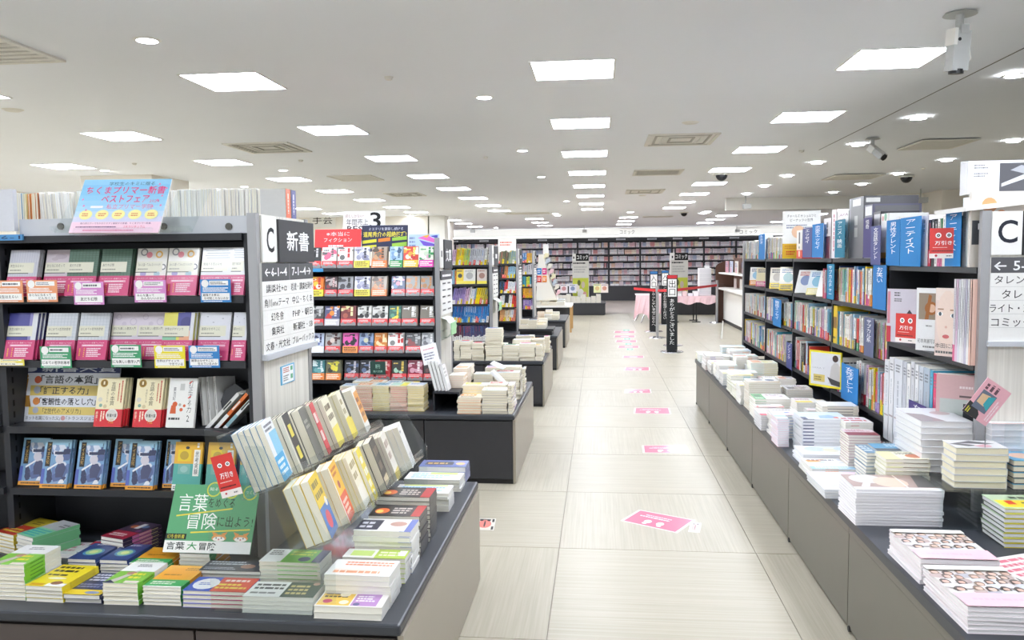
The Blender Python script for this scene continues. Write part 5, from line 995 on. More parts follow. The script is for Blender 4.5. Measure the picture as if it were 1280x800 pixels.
# the fair board on top
bl = on(86, 291.5, 1, 2.60); br = on(198, 291, 1, 2.60); tl = on(110.6, 225, 1, 2.70)
e = board([bl, br, Vector((bl.x, tl.y, tl.z))], .005, 'fair_board', 'blue to pink book fair board with yellow ovals, leaning on top of the front unit', 'sign',
      [('r', 0, i/10, 1, (i+1)/10+.001, c) for i, c in enumerate(['f0c2d8', 'eccbe2', 'd2d4ec', 'bcd6ee', 'a8d2ee', '9acdec', '8fc9ea', '86c4e8', '84c2e8', '90caec'])]+
      [('t', '学校生のキミに贈る', .3, .885, .82, .955, '2f4a68'), ('T', 'ちくまプリマー新書', .06, .72, .96, .87, 'e0407c'), ('T', 'ベストフェア', .26, .56, .8, .70, 'e0407c'), ('t', '2024', .81, .56, .92, .61, 'e0407c'), ('t', '私立プリマー学院', .34, .44, .86, .53, 'e66a9c'), ('r', .16, .46, .3, .5, 'f8f4f8')]+
      sum([[('c', .13+.185*i, .335, .075, 'f4eca0', .09), ('l', .09+.185*i, .3, .18+.185*i, .37, 'd87a5a', 2)] for i in range(5)], [])+
      [('r', 0, 0, 1, .2, 'f3cfe0'), ('t', '魅力的なテーマをわかりやすく解説する新書、ちくまプリマー新書。', .1, .155, .9, .19, '5a3a6a'), ('t', '5大カリキュラム', .6, .08, .84, .135, 'e0406a'), ('l', .06, .09, .58, .125, '5a3a6a', 1), ('l', .15, .03, .9, .06, 'e0508a', 1)]+[('c', u, v, .012, 'e88ab8') for u, v in ((.05, .62), (.08, .5), (.12, .42), (.9, .6), (.94, .68), (.88, .9), (.95, .5), (.97, .82), (.86, .48))], mat='print')
q = MB(); X = frame(bl, (1, 0, 0), Vector((0, tl.y-bl.y, tl.z-bl.z))); q.box((.02, -.008, -.006), (.3, .012, .012), 'ffffff', 'acrylic', X); part(q, 'acrylic_foot', e)
e = empty('acrylic_easel', (-1.8, 2.62, 1.61), 'clear bent acrylic easels beside and behind the fair board', 'easel')
for px in (68, 198):
    p = on(px, 291, 1, 2.64); q = MB(); X = frame((p.x, 2.64, p.z), (1, 0, 0), (.25, .5, 1)); q.box((0, 0, 0), (.12, .17, .002), 'ffffff', 'acrylic', X); q.box((0, 0, 0), (.12, .01, .03), 'ffffff', 'acrylic', X); part(q, 'easel_sheet', e)

# ------------------------------------------------------------------ front bench piles
GR = {'base': 'f3f3f0', 'pages': 'f2ecd8', 'front': [('r', 0, 0, 1, .55, '86c34a'), ('q', [(.1, .1), (.45, .55), (.6, .6), (.3, .05)], 'c8c0b8'), ('c', .42, .46, .14, 'b88a78', .07), ('l', .5, .2, .9, .5, 'f0e040', 2), ('r', .55, .02, .95, .12, 'f0e0dc'), ('q', [(0, 0), (.35, 0), (.1, .14)], '3a4058'), ('l', .3, .75, .8, .9, '8a8a8a', 2)], 'spine': [('r', 0, 0, 1, .55, '7cc844'), ('k', .3, .1, .7, .5, '2a6a2a', 1)], 'edge': 'e9e6dc'}
YE = {'base': 'f2dc2c', 'front': [('l', .08, .62, .95, .95, '3a382c', 2), ('l', .1, .45, .7, .58, '4a4430', 1), ('c', .5, .36, .25, 'f4f0d0', .05), ('r', .5, .0, 1, .14, 'f2f2f0'), ('c', .7, .16, .15, '8a5a3c', .08), ('r', .08, .02, .45, .12, 'd8a02c')], 'spine': [('r', 0, .2, 1, .9, 'e0c820')], 'edge': 'd9d4c8'}
NV = {'base': '3c4468', 'front': [('l', .1, .6, .9, .95, 'c8cce0', 3), ('r', 0, 0, 1, .22, 'e8cc3a'), ('c', .7, .1, .2, '8a9ac0', .06), ('l', .05, .3, .9, .5, '8a90b0', 2)], 'spine': [('k', .3, .3, .7, .9, 'c8cce0', 1)], 'edge': '6a6a80'}
OR = {'base': 'f0ece4', 'front': [('r', 0, .32, 1, 1, 'f0b03a'), ('c', .5, .62, .46, 'f2a832', .28), ('l', .55, .75, .95, .9, 'b07828', 2), ('l', .15, .5, .8, .6, 'b07828', 1), ('r', 0, .04, 1, .32, '3fa85c'), ('l', .1, .1, .9, .26, 'f4f2e0', 2), ('r', 0, 0, 1, .04, 'f0f0e8')], 'spine': [('r', 0, 0, 1, .32, '2f9a4c'), ('r', 0, .32, 1, 1, 'e8a030')], 'edge': 'e8e0c8'}
BR = {'base': '4058c0', 'front': [('r', .42, 0, 1, 1, 'dc4838'), ('c', .25, .5, .2, 'f0f0f4', .4), ('l', .45, .15, .95, .6, 'f4d84a', 2), ('l', .5, .65, .9, .9, 'f8e8e0', 1), ('l', .14, .4, .36, .6, '6a7ac8', 2)], 'edge': '9a9ac8', 'pages': 'f3eddb', 'edges': [('c84a60', .45, 1), ('8a8ad0', 0, .45)]}
WD = {'base': 'f2f2ee', 'front': [('r', .52, 0, 1, 1, '4a5a4c'), ('l', .56, .15, .95, .85, 'd8c88a', 3), ('l', .06, .45, .5, .9, '3a3a3a', 2), ('l', .06, .15, .45, .35, '8a8a8a', 1), ('c', .9, .9, .05, 'c8a090')], 'edge': 'e8e4d4'}
YP = {'base': 'f1efe8', 'front': [('r', .02, .06, .5, .94, 'ecc24a'), ('r', .52, .06, .9, .94, 'b88ac4'), ('l', .06, .5, .46, .85, '4a3a2a', 2), ('l', .56, .3, .86, .7, 'f4ecf6', 3), ('c', .15, .3, .07, 'c83a6a'), ('c', .35, .72, .08, 'f4ecd8'), ('c', .4, .25, .07, 'f4ecd8'), ('c', .6, .15, .05, '5a5a8a')], 'edge': 'ece8da', 'pages': 'f1eee2'}
BK = {'base': '2c3040', 'front': [('l', .05, .55, .8, .95, 'c8ccd4', 2), ('l', .05, .1, .6, .35, 'b0b4c0', 2), ('c', .72, .45, .12, 'a87a68', .2), ('r', .88, .6, 1, 1, '4ab0b0')], 'edge': '3a3a44'}
OLD = {'base': 'd8c03a', 'front': [('r', 0, 0, 1, .52, 'c0302a'), ('l', .08, .1, .92, .35, 'f0d84a', 2), ('c', .15, .47, .14, 'e8e4e0', .05), ('l', .4, .62, .9, .82, '6a5a2a', 2)], 'spine': [('r', 0, 0, 1, 1, 'd8c03a')], 'edge': 'e8d8a0'}
TEAL = {'base': 'c2c5ca', 'front': [('r', 0, 0, 1, .5, '8fdcae'), ('l', .05, .06, .95, .45, '28b8bc', 4), ('l', .6, .65, .95, .85, '4a4a50', 2)], 'spine': [('r', 0, 0, 1, 1, '7cc890')], 'edge': 'd8d8cc'}
RD = {'base': '4a3a50', 'front': [('r', 0, 0, 1, .42, 'b03048'), ('l', .1, .12, .9, .3, 'f0e0e4', 2), ('c', .3, .7, .14, 'd87a4a'), ('c', .7, .75, .13, '6a8ac0'), ('r', .4, .6, .6, .9, 'e8e8ec'), ('c', .8, .5, .1, '8a4a8a')], 'spine': [('l', .1, .05, .9, .95, 'd87ab0', 1), ('k', .3, .3, .7, .9, 'e8d8a0', 1)], 'edge': 'c8b8b0'}
BC = {'base': '3c5088', 'front': [('c', .5, .45, .34, '5a9ac0'), ('c', .5, .45, .26, 'a8d8a0'), ('c', .5, .45, .14, 'e8f0a0'), ('l', .2, .85, .8, .95, 'd8dcec', 1)], 'edge': 'd8d4c8'}
pl = 'on the front bench'
pileY(-15, 705, 2.27, 29.5, .172, .013, 'GRa', GR, 'green and white pocket book in the tall corner pile', pl)
pileY(31, 731, 2.262, 79, .172, .012, 'YE', YE, 'bright yellow pocket book with a thinking figure', pl, rot=-2)
pileY(80, 742, 2.262, 126, .172, .0125, 'NV', NV, 'navy pocket book with a yellow foot', pl)
pileY(128, 728, 2.262, 172, .172, .013, 'GRb', GR, 'green and white pocket book with a man in suit', pl)
pileY(178, 733, 2.268, 226, .172, .0125, 'ORa', OR, 'orange pocket book with a green foot band', pl)
pileY(227, 738, 2.262, 306, .105, .0115, 'BR', BR, 'blue and red pocket book laid sideways', pl)
pileY(302, 745, 2.24, 390, .11, .013, 'WD', WD, 'white book with a dark green panel laid sideways', pl)
pileY(391.5, 757, 2.217, 477, .115, .016, 'YP', YP, 'yellow and purple split cover book', 'on the bench corner')
p2 = 'behind the front piles'
p = on(84, 697, 1, 2.46); pile(p.x, 2.46, .1, .15, .012, max(1, round((p.z-BH)/.012)), 'BCa', BC, 'navy book with a glowing disc, first of two,', p2)
p = on(122, 699, 1, 2.46); pile(p.x+.006, 2.46, .098, .15, .012, max(1, round((p.z-BH)/.012)), 'BCa', BC, 'navy book with a glowing disc, second of two,', p2)
p = on(134, 703, 1, 2.44)
pileY(161, 704, 2.452, 206, .15, .012, 'ORb', OR, 'orange pocket book flat in the middle', p2)
pileY(223, 692, 2.50, 281, .15, .0125, 'ORd', OR, 'orange pocket book before the green board', p2, w=.105)
pileY(248.7, 712, 2.40, 325.8, .085, .0125, 'BK', BK, 'black pocket book laid sideways', p2)
pileY(323.5, 701.4, 2.40, 400, .11, .0135, 'GRc', {'base': 'f2f2ee', 'front': [('r', .35, 0, .85, 1, '7cc848'), ('l', .4, .5, .8, .9, 'e0ec50', 2), ('c', .7, .25, .1, '3a4a68'), ('r', .85, 0, 1, 1, '3a4068'), ('l', .05, .5, .3, .9, '5a5a5a', 3)], 'edge': 'dfe4cc', 'pages': 'f2eddc', 'edges': [('8ad060', .3, .95)]}, 'white and green book laid sideways', p2)
p3 = 'in the back row'
pileY(-6, 664, 2.66, 20, .17, .013, 'OLD', OLD, 'mustard and red book', p3, w=.105, rot=-20)
pileY(20, 667, 2.60, 56, .17, .013, 'TEAL', TEAL, 'grey book with a mint and turquoise foot', p3, w=.1, rot=-24)
pileY(95, 690, 2.60, 137, .12, .006, 'tealred', {'base': '8fa8b4', 'front': [('r', 0, 0, 1, .5, 'dfe4e6'), ('r', 0, .6, .6, .9, 'c83a50'), ('l', .1, .1, .9, .4, '4a7a8a', 2)], 'edge': 'd8d8d8'}, 'thin teal and red booklet', p3)
pileY(56, 692, 2.62, 95, .12, .006, 'pinktext', {'base': 'eceaec', 'front': [('l', .1, .2, .9, .9, 'd890a0', 3)], 'edge': 'e4e4e4'}, 'white leaflet with pink writing', p3)
pileY(126, 670, 2.60, 168, .17, .013, 'RD', RD, 'crimson and photo collage book', p3, w=.105, rot=-16)
# sideways piles along the aisle edge (their near right corner follows the bench edge)
def pileE(pxr, py, Y, pxl, h, t, key, D, desc, **kw):
    a = on(pxl, py, 1, Y); b = on(pxr, py, 1, Y); n = max(1, round((b.z-BH)/t)); t = (b.z-BH)/n
    return pile(a.x, Y, b.x-a.x, h, t, n, key, D, desc, 'along the aisle edge', **kw)
WW = {'base': 'f1f0ec', 'edge': 'ecead8'}
def Yat(pxr, py): return on(pxr, py, 0, -.618).y
FL = {'base': '2e2a2c', 'front': [('c', .2, .45, .14, 'e8703a', .25), ('c', .16, .4, .07, 'f8d86a', .15), ('r', .82, 0, 1, 1, 'c03a38'), ('l', .4, .2, .78, .8, 'd8d0c8', 3)], 'edge': '5a4a4a', 'pages': 'f2efe4'}
seq = [(487.5, 720.6, 405, 'E1', {**WW, 'front': [('l', .2, .6, .95, .9, 'f08a5a', 2), ('r', .1, .1, .9, .4, 'f6e4d8'), ('l', .1, .1, .9, .35, 'e8a078', 1)]}, 'white book with faint orange print', .016),
       (506, 698, 427.5, 'E2', {**WW, 'front': [('r', .5, .0, 1, 1, 'bcd850'), ('r', .1, .2, .45, .8, 'c8e07a'), ('l', .55, .2, .95, .8, 'f0f4d8', 2), ('r', .85, .3, .97, .9, 'f0f0f0')], 'edges': [('bcd850', .5, 1)]}, 'white and lime green book', .0165),
       (513, 665, 441, 'E3', {**WW, 'front': [('r', .0, .1, .4, .9, '4a4a5a'), ('l', .05, .2, .35, .8, 'e8e8f0', 2), ('c', .7, .6, .15, 'c89a8a', .2), ('r', .88, 0, 1, 1, '6a7ac0')], 'edges': [('8a9ad0', .8, 1)]}, 'white book with a dark label and blue edge', .017),
       (525, 645.5, 460.5, 'E4', FL, 'black flame cover book, first of two', .0175),
       (537, 621.5, 469.5, 'E5', FL, 'black flame cover book, second of two', .0175),
       (560, 617, 490, 'E6', {**WW, 'front': [('r', .05, .2, .95, .8, 'dcecf4'), ('l', .1, .25, .9, .75, '5ab0dc', 3), ('c', .6, .5, .07, 'd84a4a'), ('r', .1, .85, .9, .97, 'c8dc5a')]}, 'white picture book with pale blue panels', .013),
       (575, 600, 505, 'E7', {**WW, 'front': [('l', .1, .2, .9, .9, '9ac8e0', 3), ('r', .4, .7, .9, .95, 'c8e070')]}, 'white illustrated book with lime title', .013),
       (582, 584, 523.5, 'E8', {'base': '5a6aa8', 'front': [('r', .1, .3, .7, .75, '2a2a2c'), ('l', .15, .35, .65, .7, 'd8b060', 1), ('c', .85, .5, .1, 'e8a04a')], 'edge': 'e8e8ec', 'pages': 'f4f3f0'}, 'blue and black thick book at the far end', .022)]
lastY = 2.33
for i, (pr, py, plx, k, D, desc, t) in enumerate(seq):
    Y = Yat(pr, py)
    nxt = Yat(seq[i+1][0], seq[i+1][1])-Y if i+1 < len(seq) else .13
    pileE(pr, py, Y, plx, min(.125, max(.06, nxt-.006)), t, k, D, desc, jit=.003, hard=False)
# ------------------------------------------------------------------ green hand-lettered board
bl = on(203, 682, 1, 2.50); tl = on(214, 605, 1, 2.60); br = on(312, 690, 1, 2.50); zb_ = on(203, 690, 1, 2.5).z
bl.z = zb_; brr = Vector((on(312, 690, 1, 2.5).x, 2.5, zb_)); 
board([bl, brr, Vector((bl.x, 2.60, tl.z))], .004, 'hand_lettered_board', 'green hand-lettered board with two small cats, leaning among the front piles', 'sign',
      [('t', '言葉', .08, .6, .42, .86, 'f4f8f2', 1), ('t', 'をめぐる', .43, .66, .74, .8, '26382c'), ('t', '冒険', .22, .34, .56, .58, 'f4f8f2', 1), ('t', 'に出よう!', .57, .38, .98, .54, '26382c'), ('q', [(.08, .52), (.72, .64), (.72, .66), (.08, .54)], 'e8d850'), ('q', [(.28, .28), (.96, .34), (.96, .36), (.28, .3)], 'e8d850'),
       ('c', .47, .93, .085, 'd8d848'), ('c', .47, .93, .07, '62a878'), ('t', '知る', .42, .91, .52, .96, 'f0f4e8'), ('c', .68, .91, .085, 'd8d848'), ('c', .68, .91, .07, '62a878'), ('t', '楽しむ', .62, .89, .75, .94, 'f0f4e8'), ('c', .9, .89, .085, 'd8d848'), ('c', .9, .89, .07, '62a878'), ('t', 'つくる', .85, .87, .96, .92, 'f0f4e8'),
       ('r', 0, .19, .24, .27, '2c3434'), ('t', '幻冬舎新書', .02, .2, .22, .26, 'e8e050'), ('r', 0, 0, 1, .17, 'f0f0ec'), ('T', '言葉', .03, .04, .24, .15, '2c3434'), ('T', '大', .27, .04, .38, .15, '3f9a58'), ('T', '冒険', .41, .04, .6, .15, '2c3434')]+
      sum([[('q', [(u-.09, .31), (u-.06, .24), (u-.02, .28)], 'e89a50'), ('q', [(u+.09, .31), (u+.06, .24), (u+.02, .28)], 'e89a50'), ('c', u, .22, .085, 'e8a060', .05), ('c', u, .205, .07, 'f6f2ea', .035), ('c', u-.03, .22, .008, '3a3a3a'), ('c', u+.03, .22, .008, '3a3a3a'), ('c', u, .2, .01, 'd88a8a')] for u in (.62, .87)], []), base='62a878')

# ------------------------------------------------------------------ clear two-tier rack with leaning books
e = empty('acrylic_rack', (-.9, 2.9, BH), 'clear acrylic two tier rack of slanting books on the bench end', 'rack')
RY0, RY1 = 2.30, 3.50
TIER = [(-.93, .85, .188, RY1-.12), (-.78, .69, .188, RY1+.0)]
an = math.radians(20); UPV = Vector((-math.sin(an), 0, math.cos(an))); NV_ = Vector((math.cos(an), 0, math.sin(an)))
def plate(pts, ext, nm, root=e):
    q = MB(); q.prism(pts, ext, 'ffffff', 'acrylic'); return part(q, nm, root)
for (x, z, h, ye) in TIER:
    O = Vector((x, RY0-.06, z)); B = O-NV_*.115; ext = (0, ye-RY0+.06, -.05)
    plate([B, O+NV_*.006, O+NV_*.006-UPV*.004, B-UPV*.004], ext, 'tray_floor')
    plate([B, B+UPV*.2, B+UPV*.2-NV_*.004, B-NV_*.004], ext, 'tray_back')
    plate([O+NV_*.006, O+NV_*.006+UPV*.03, O+NV_*.009+UPV*.03, O+NV_*.009], ext, 'tray_lip')
for y in (RY0-.07, RY1+.004):
    plate([Vector((-1.14, y, BH+.001)), Vector((-.76, y, BH+.001)), Vector((-.76, y, .68)), Vector((-.87, y, .86)), Vector((-1.0, y, 1.0)), Vector((-1.14, y, 1.02))], (0, .004, 0), 'side_plate')
plate([Vector((-1.138, RY0-.06, BH+.001)), Vector((-.76, RY0-.06, BH+.001)), Vector((-.76, RY0-.06, BH+.005)), Vector((-1.138, RY0-.06, BH+.005))], (0, RY1-RY0+.06, 0), 'base_plate')
ry = math.radians(9); RW_ = Vector((-math.sin(ry), math.cos(ry), 0))
def rk(base, *front, edge=None, pages='f5efdd'): return {'base': base, 'front': list(front), 'edge': edge or base, 'pages': pages}
CW = 'f4f0e6'
def rackbooks(tier, y, w, n, t, D, key, lab, z=None):
    x, _, h, ye = TIER[tier]; nv = Vector((math.cos(ry)*math.cos(an), math.sin(ry)*math.cos(an), math.sin(an))); up = nv.cross(RW_) if nv.cross(RW_).z > 0 else RW_.cross(nv)
    for k in range(n):
        O = Vector((x, y, z))-nv*(t+.0006)*(k+1)
        put(frame(O, RW_, up), book_meshes(w, h, t, key if k == 0 else (key, 'b'), D, 'R', False, False), 'paperback', (ORD[k]+' from the front, '+lab), 'book', 'slanting books: '+lab)
up = [(.135, 5, .0185, rk('eef0f2', ('r', 0, 0, .9, .42, '38a8dc'), ('r', .3, .42, 1, .8, '8ccbe8'), ('l', .1, .82, .9, .96, '5a5a66', 2), ('l', .1, .08, .8, .36, 'eef6fa', 3), edge='3f8ac0'), 'white and blue story paperbacks'),
      (.10, 3, .014, rk('d8d4c4', ('r', .2, 0, 1, 1, '2c2c2e'), ('l', .4, .1, .9, .9, 'e8d850', 2), edge='2a2a2c'), 'black edged paperbacks with yellow marks'),
      (.135, 2, .028, rk('6a6c66', ('l', .1, .6, .7, .8, 'a8a89c', 2), edge='4a4c48'), 'thick grey jacketed paperbacks'),
      (.06, 1, .016, rk('d84048', ('l', .1, .2, .9, .9, 'f0d8d0', 2)), 'single crimson paperback'),
      (.13, 5, .0165, rk('f2ecd0', ('r', 0, 0, 1, .4, 'f0e060'), ('l', .1, .5, .9, .9, '6a5a3a', 2), edge='5a3a30'), 'cream paperbacks with dark brown covers'),
      (.12, 2, .02, rk('efe8d2', ('r', 0, 0, 1, .45, 'ecd84a'), ('r', .7, .4, 1, 1, '3a3428'), ('l', .1, .5, .6, .9, 'a89a6a', 2), edge='d8c85a'), 'cream and yellow paperbacks'),
      (.13, 2, .032, rk('f0eee6', ('r', .2, .2, 1, .9, 'e8a03a'), ('l', .3, .3, .9, .8, '8a4a2a', 3), edge='e8e4da'), 'thick white paperbacks with an orange back')]
for i, ((w, n, t, D, lab), (y, z)) in enumerate(zip(up, [(2.298, .85), (2.443, .842), (2.60, .835), (2.70, .835), (2.82, .832), (2.99, .825), (3.17, .812)])):
    rackbooks(0, y, min(w, .115), n, t, D, ('up', i), lab+' in the upper tier', z)
low = [(.13, 3, .026, rk('f0cf3a', ('r', 0, 0, 1, .5, '3a78c0'), ('c', .5, .25, .25, 'd84a5a', .15), ('l', .1, .6, .9, .95, '8a7a3a', 2), ('c', .8, .5, .12, 'f0f0ea', .08), edge='e8c238'), 'yellow and blue illustrated paperbacks'),
       (.135, 2, .024, rk('f2c030', ('r', .1, 0, .95, .46, 'e8582c'), ('r', 0, 0, .1, 1, 'f4f2ee'), ('c', .5, .62, .13, 'a83a3a', .07), ('l', .2, .78, .9, .95, 'c8641e', 2), ('l', .2, .1, .85, .38, 'f8e0d0', 3), edge='f4f2ee'), 'yellow and orange festival paperbacks'),
       (.12, 4, .0145, rk('f1ead2', ('r', 0, 0, 1, .4, 'f0ece0'), ('l', .1, .5, .9, .9, 'a89868', 2), edge='e8d44a'), 'cream paperbacks with yellow cover edges'),
       (.07, 2, .014, rk('f2dc30', ('l', .1, .2, .9, .9, 'f8f8e8', 3), ('c', .5, .12, .2, 'e8f0f4', .06)), 'bright yellow and white paperbacks'),
       (.13, 2, .028, rk('3a3634', ('l', .2, .3, .9, .9, '7a6a5a', 2), ('r', .1, .05, .9, .22, 'd8c8a0'), edge='2e2c2c'), 'thick black jacketed paperbacks'),
       (.12, 4, .015, rk('efe9dc', ('r', 0, 0, 1, .18, 'd8c040'), ('l', .1, .4, .9, .9, 'b09a88', 2), edge='b08a80'), 'dusty rose edged paperbacks'),
       (.15, 3, .024, rk('f6f4f0', ('l', .3, .1, .9, .3, 'b8b8bc', 4), ('l', .1, .8, .5, .9, '8a8a90', 1), edge='f0ece6'), 'large white paperbacks turned outward')]
for i, ((w, n, t, D, lab), (y, z)) in enumerate(zip(low, [(2.269, .69), (2.44, .682), (2.62, .672), (2.74, .667), (2.9, .66), (3.06, .648), (3.32, .632)])):
    rackbooks(1, y, min(w, .12), n, t, D, ('low', i), lab+' in the lower tier', z)
X0c = on(287, 573, 1, 2.27)
warncard(Vector((X0c.x, 2.215, X0c.z-.105)), .062, .125, .1, 'red warning card clipped to the near end of the clear rack', tilt=.25)
p = on(318, 560, 1, 2.285)
q = MB(); q.box((p.x, 2.222, p.z-.1), (p.x+.06, 2.224, p.z+.02), 'ffffff', 'acrylic'); tag(q.build('card_sleeve'), 'clear card sleeve on the near end of the rack', 'sleeve')

# ------------------------------------------------------------------ paperback unit with red bands
def obi(base, col, tcol, art=None):
    f = collage(hash(base+tcol) % 97 if False else sum(map(ord, base+tcol)), [base, tcol]+[x[4] for x in (art or []) if x[0] == 'c'], 0, .34, 1, 1, 7)+[('r', 0, .34, 1, .34, base)]
    if art: f += art
    f += [('k', .58, .4, .86, .95, tcol, 1), ('l', .1, .8, .5, .9, tcol, 1), ('r', 0, 0, 1, .34, col)]
    if col == 'e8474a': f += [('l', .1, .17, .9, .3, 'f8dada', 2), ('q', [(0, 0), (1, 0), (1, .12), (.85, .2), (.7, .1), (.5, .16), (.3, .08), (.15, .18), (0, .12)], '8a8a8c')]
    else: f += [('l', .08, .05, .92, .3, '2a2a2a' if col in ('f0e04a', 'f09a50') else 'f4f4e4', 3)]
    return {'base': base, 'front': f, 'spine': [('r', 0, 0, 1, .34, col), ('k', .3, .4, .7, .9, 'c8c8c8', 1)], 'edge': 'd8d4cc'}
OB = 'e8474a'
A = lambda *c: [('c', .3+.18*(i % 3), .5+.13*(i % 2), .17, x) for i, x in enumerate(c)]
u2 = [
 [('3a3c3e', OB, 'c8c8c8', A('5a5c5e', '2a2c2c'), 'black textured'), ('ecebe8', OB, '6a6a6a', A('e86a8a', 'e86a8a'), 'white with pink heads'), ('eeeae6', OB, 'c83a3a', A('6a6a6a'), 'white with a red title'), ('e4e6ee', 'f0e04a', '4a4a5a', A('9a9ab4', 'b8b8cc', '8a8aa8'), 'pale blue crowd'), ('a89888', 'f08040', '5a4a3a', A('c89870', '7a6a5a', 'c8784a'), 'brown cityscape'), ('9ec0dc', '3a9a50', '3a5a7a', A('7aa0c8', 'c8dcea'), 'light blue figure'), ('d8483a', 'f0c040', 'f8e870', A('f8e8d0', 'e8a040', 'c83030'), 'red and gold comic'), ('dfe8d4', 'e040b0', '3a9a5a', A('f4f4f0', 'c8d8c0', 'd8a8c0'), 'white and green creature')],
 [('e8802c', 'f0e04a', 'c83a2a', A('e8502c', 'f0c040', 'e8e0d0'), 'orange and yellow'), ('4a3c40', OB, 'c8a8a8', A('8a3a44', 'b0a8a8'), 'dark red faces'), ('9a9ca2', OB, '3a3a3c', A('4a4a50'), 'grey skyline'), ('e4e6ee', 'f0e04a', '4a4a5a', A('9a9ab4', 'b8b8cc', '8a8aa8'), 'pale blue crowd'), ('a89888', 'f08040', '5a4a3a', A('c89870', '7a6a5a', 'c8784a'), 'brown cityscape'), ('2c4068', OB, 'd8d8e8', A('5a7aa8', 'c88aa0'), 'night blue'), ('9a9c98', OB, 'c88a5a', A('b0805a'), 'first grey rust tree'), ('9a9c98', OB, 'c88a5a', A('b0805a'), 'second grey rust tree')],
 [('4a4c4c', OB, 'c8c8c8', A('8a8c8c'), 'charcoal'), ('5a5c80', 'c8c4cc', 'd8d8e8', A('c83a3a', 'e8903a'), 'violet with an orange moon'), ('7a3a3c', OB, 'e8e0a8', A('a85a4a'), 'maroon'), ('d8d8d4', OB, '2a2a2a', A('2a2a2c', 'a8a8a4', '4a4a4a'), 'first black and white'), ('d8d8d4', OB, '2a2a2a', A('2a2a2c', 'a8a8a4', '4a4a4a'), 'second black and white'), ('3a6a60', OB, 'e8d84a', A('5a9a80'), 'teal green'), ('7a7468', OB, 'e8e8e4', [('v', '理由', .62, .42, .92, .94, 'f0f0ec')], 'first white-titled taupe'), ('7a7468', OB, 'e8e8e4', [('v', '理由', .62, .42, .92, .94, 'f0f0ec')], 'second white-titled taupe')],
 [('b8c4dc', 'e8eaf0', '3a3a5a', A('5a6aa8', 'e0e4ee'), 'pale blue and white'), ('a8a8a8', OB, '4a2a2a', A('6a3a34', 'd8c8c0'), 'grey portrait'), ('e060b0', 'f09a50', '2a2a2a', A('2a2a2c', 'e060b0', '2a2a2c'), 'hot pink and black'), ('8a9cc0', OB, '3a4a6a', A('4a6a9a', 'c8c8a8'), 'blue landscape'), ('d8883a', OB, 'f0e0b0', A('f0d8a8', 'b8602a'), 'amber'), ('eeeeec', OB, 'c83a3a', A('8a8a88'), 'white with a small figure'), ('4a4a4c', OB, 'a8a8a8', A('8a3a3c'), 'charcoal with red spot'), ('8a8c90', OB, 'd8d8d8', A('4a4a50', 'b0b0b4'), 'grey street')],
 [('3a7a80', 'f08a40', 'd8e8e8', A('6aa8a8'), 'teal with orange band'), ('6a6a50', 'f08a40', 'e8e04a', A('3a3a34', 'e8d84a'), 'olive and yellow'), ('2c2e36', OB, 'c8c8d0', A('5a6a8a'), 'first black'), ('2c2e36', OB, 'c8c8d0', A('6a7a9a'), 'second black'), ('c8343c', OB, 'f0e0d0', A('e8a0a0'), 'red'), ('34342e', OB, 'e8c85a', A('a8d0b8', '34342e'), 'black with green edge'), ('8a2a44', OB, 'f0e8e8', A('d8a0b0'), 'burgundy'), ('3a3436', OB, 'c8c0b8', A('6a4a4a'), 'dark brown')]]
ux = [[387.5, 405.5, 425, 445.5, 467, 489.5, 506.5, 526], [388, 408, 424.5, 445, 466, 491, 509, 527.5], [389, 407, 427, 448, 466.5, 487, 503, 526], [390, 406.5, 428.5, 449, 468, 485, 507, 527], [389.5, 406.5, 430, 449, 468, 489, 509, 529]]
RW = ['top', 'second', 'third', 'fourth', 'lowest']
YU = UNITS[1][1]
for r_ in range(5):
    hh = .156 if r_ == 0 else .148
    for i, (base, col, tc, art, nm) in enumerate(u2[r_]):
        xx = ux[r_]; w = ((xx[i+1] if i < 7 else 545)-xx[i])*YU/1005-.004; w = min(max(w, .09), .115)
        yt = 339+0*r_
        px = xx[i]; z = ZU[r_]; 
        p = on(px, 400, 1, YU+.03); n = 2 if (r_+i) % 3 else 1
        for k in range(n):
            a_ = math.radians(13); O = Vector((p.x+.006*k, YU+.012+.0145*k, z+.0006))
            put(frame(O, (1, 0, 0), (0, math.sin(a_), math.cos(a_))), book_meshes(w, hh, .013, (nm[:12], r_ if 'cityscape' not in nm and 'crowd' not in nm else 0, k, round(w, 3)), obi(base, col, tc, art) if k == 0 else {'base': base}, 'R', False, k > 0), 'banded_paperback',
                (nm+' cover paperback on the '+RW[r_]+' shelf of the banded unit') if k == 0 else 'copy behind the '+nm+' paperback on the '+RW[r_]+' banded shelf', 'book', 'banded paperbacks, copies of '+nm+', '+RW[r_]+' shelf')
def usign(c, items, base, nm, lab, Y=YU+.14, lean=.03):
    (x0, x1, y0, y1) = c; b0 = on(x0, y1, 1, Y); b1 = on(x1, y1, 1, Y); t0 = on(x0, y0, 1, Y+lean)
    b0.z = b1.z = min(b0.z, b1.z)
    board([b0, b1, Vector((b0.x, Y+lean, t0.z))], .004, nm, lab, 'sign', items, base=base)
usign((393, 451, 287, 313), [('t', '※本当に', .25, .68, .75, .88, 'fbeeee'), ('t', 'フィクション', .2, .4, .8, .6, 'fbeeee'), ('l', .3, .15, .7, .3, 'fbeeee', 1)], 'e8484a', 'shelf_top_board', 'red board reading fiction on top of the banded paperback unit', Y=YU+.16)
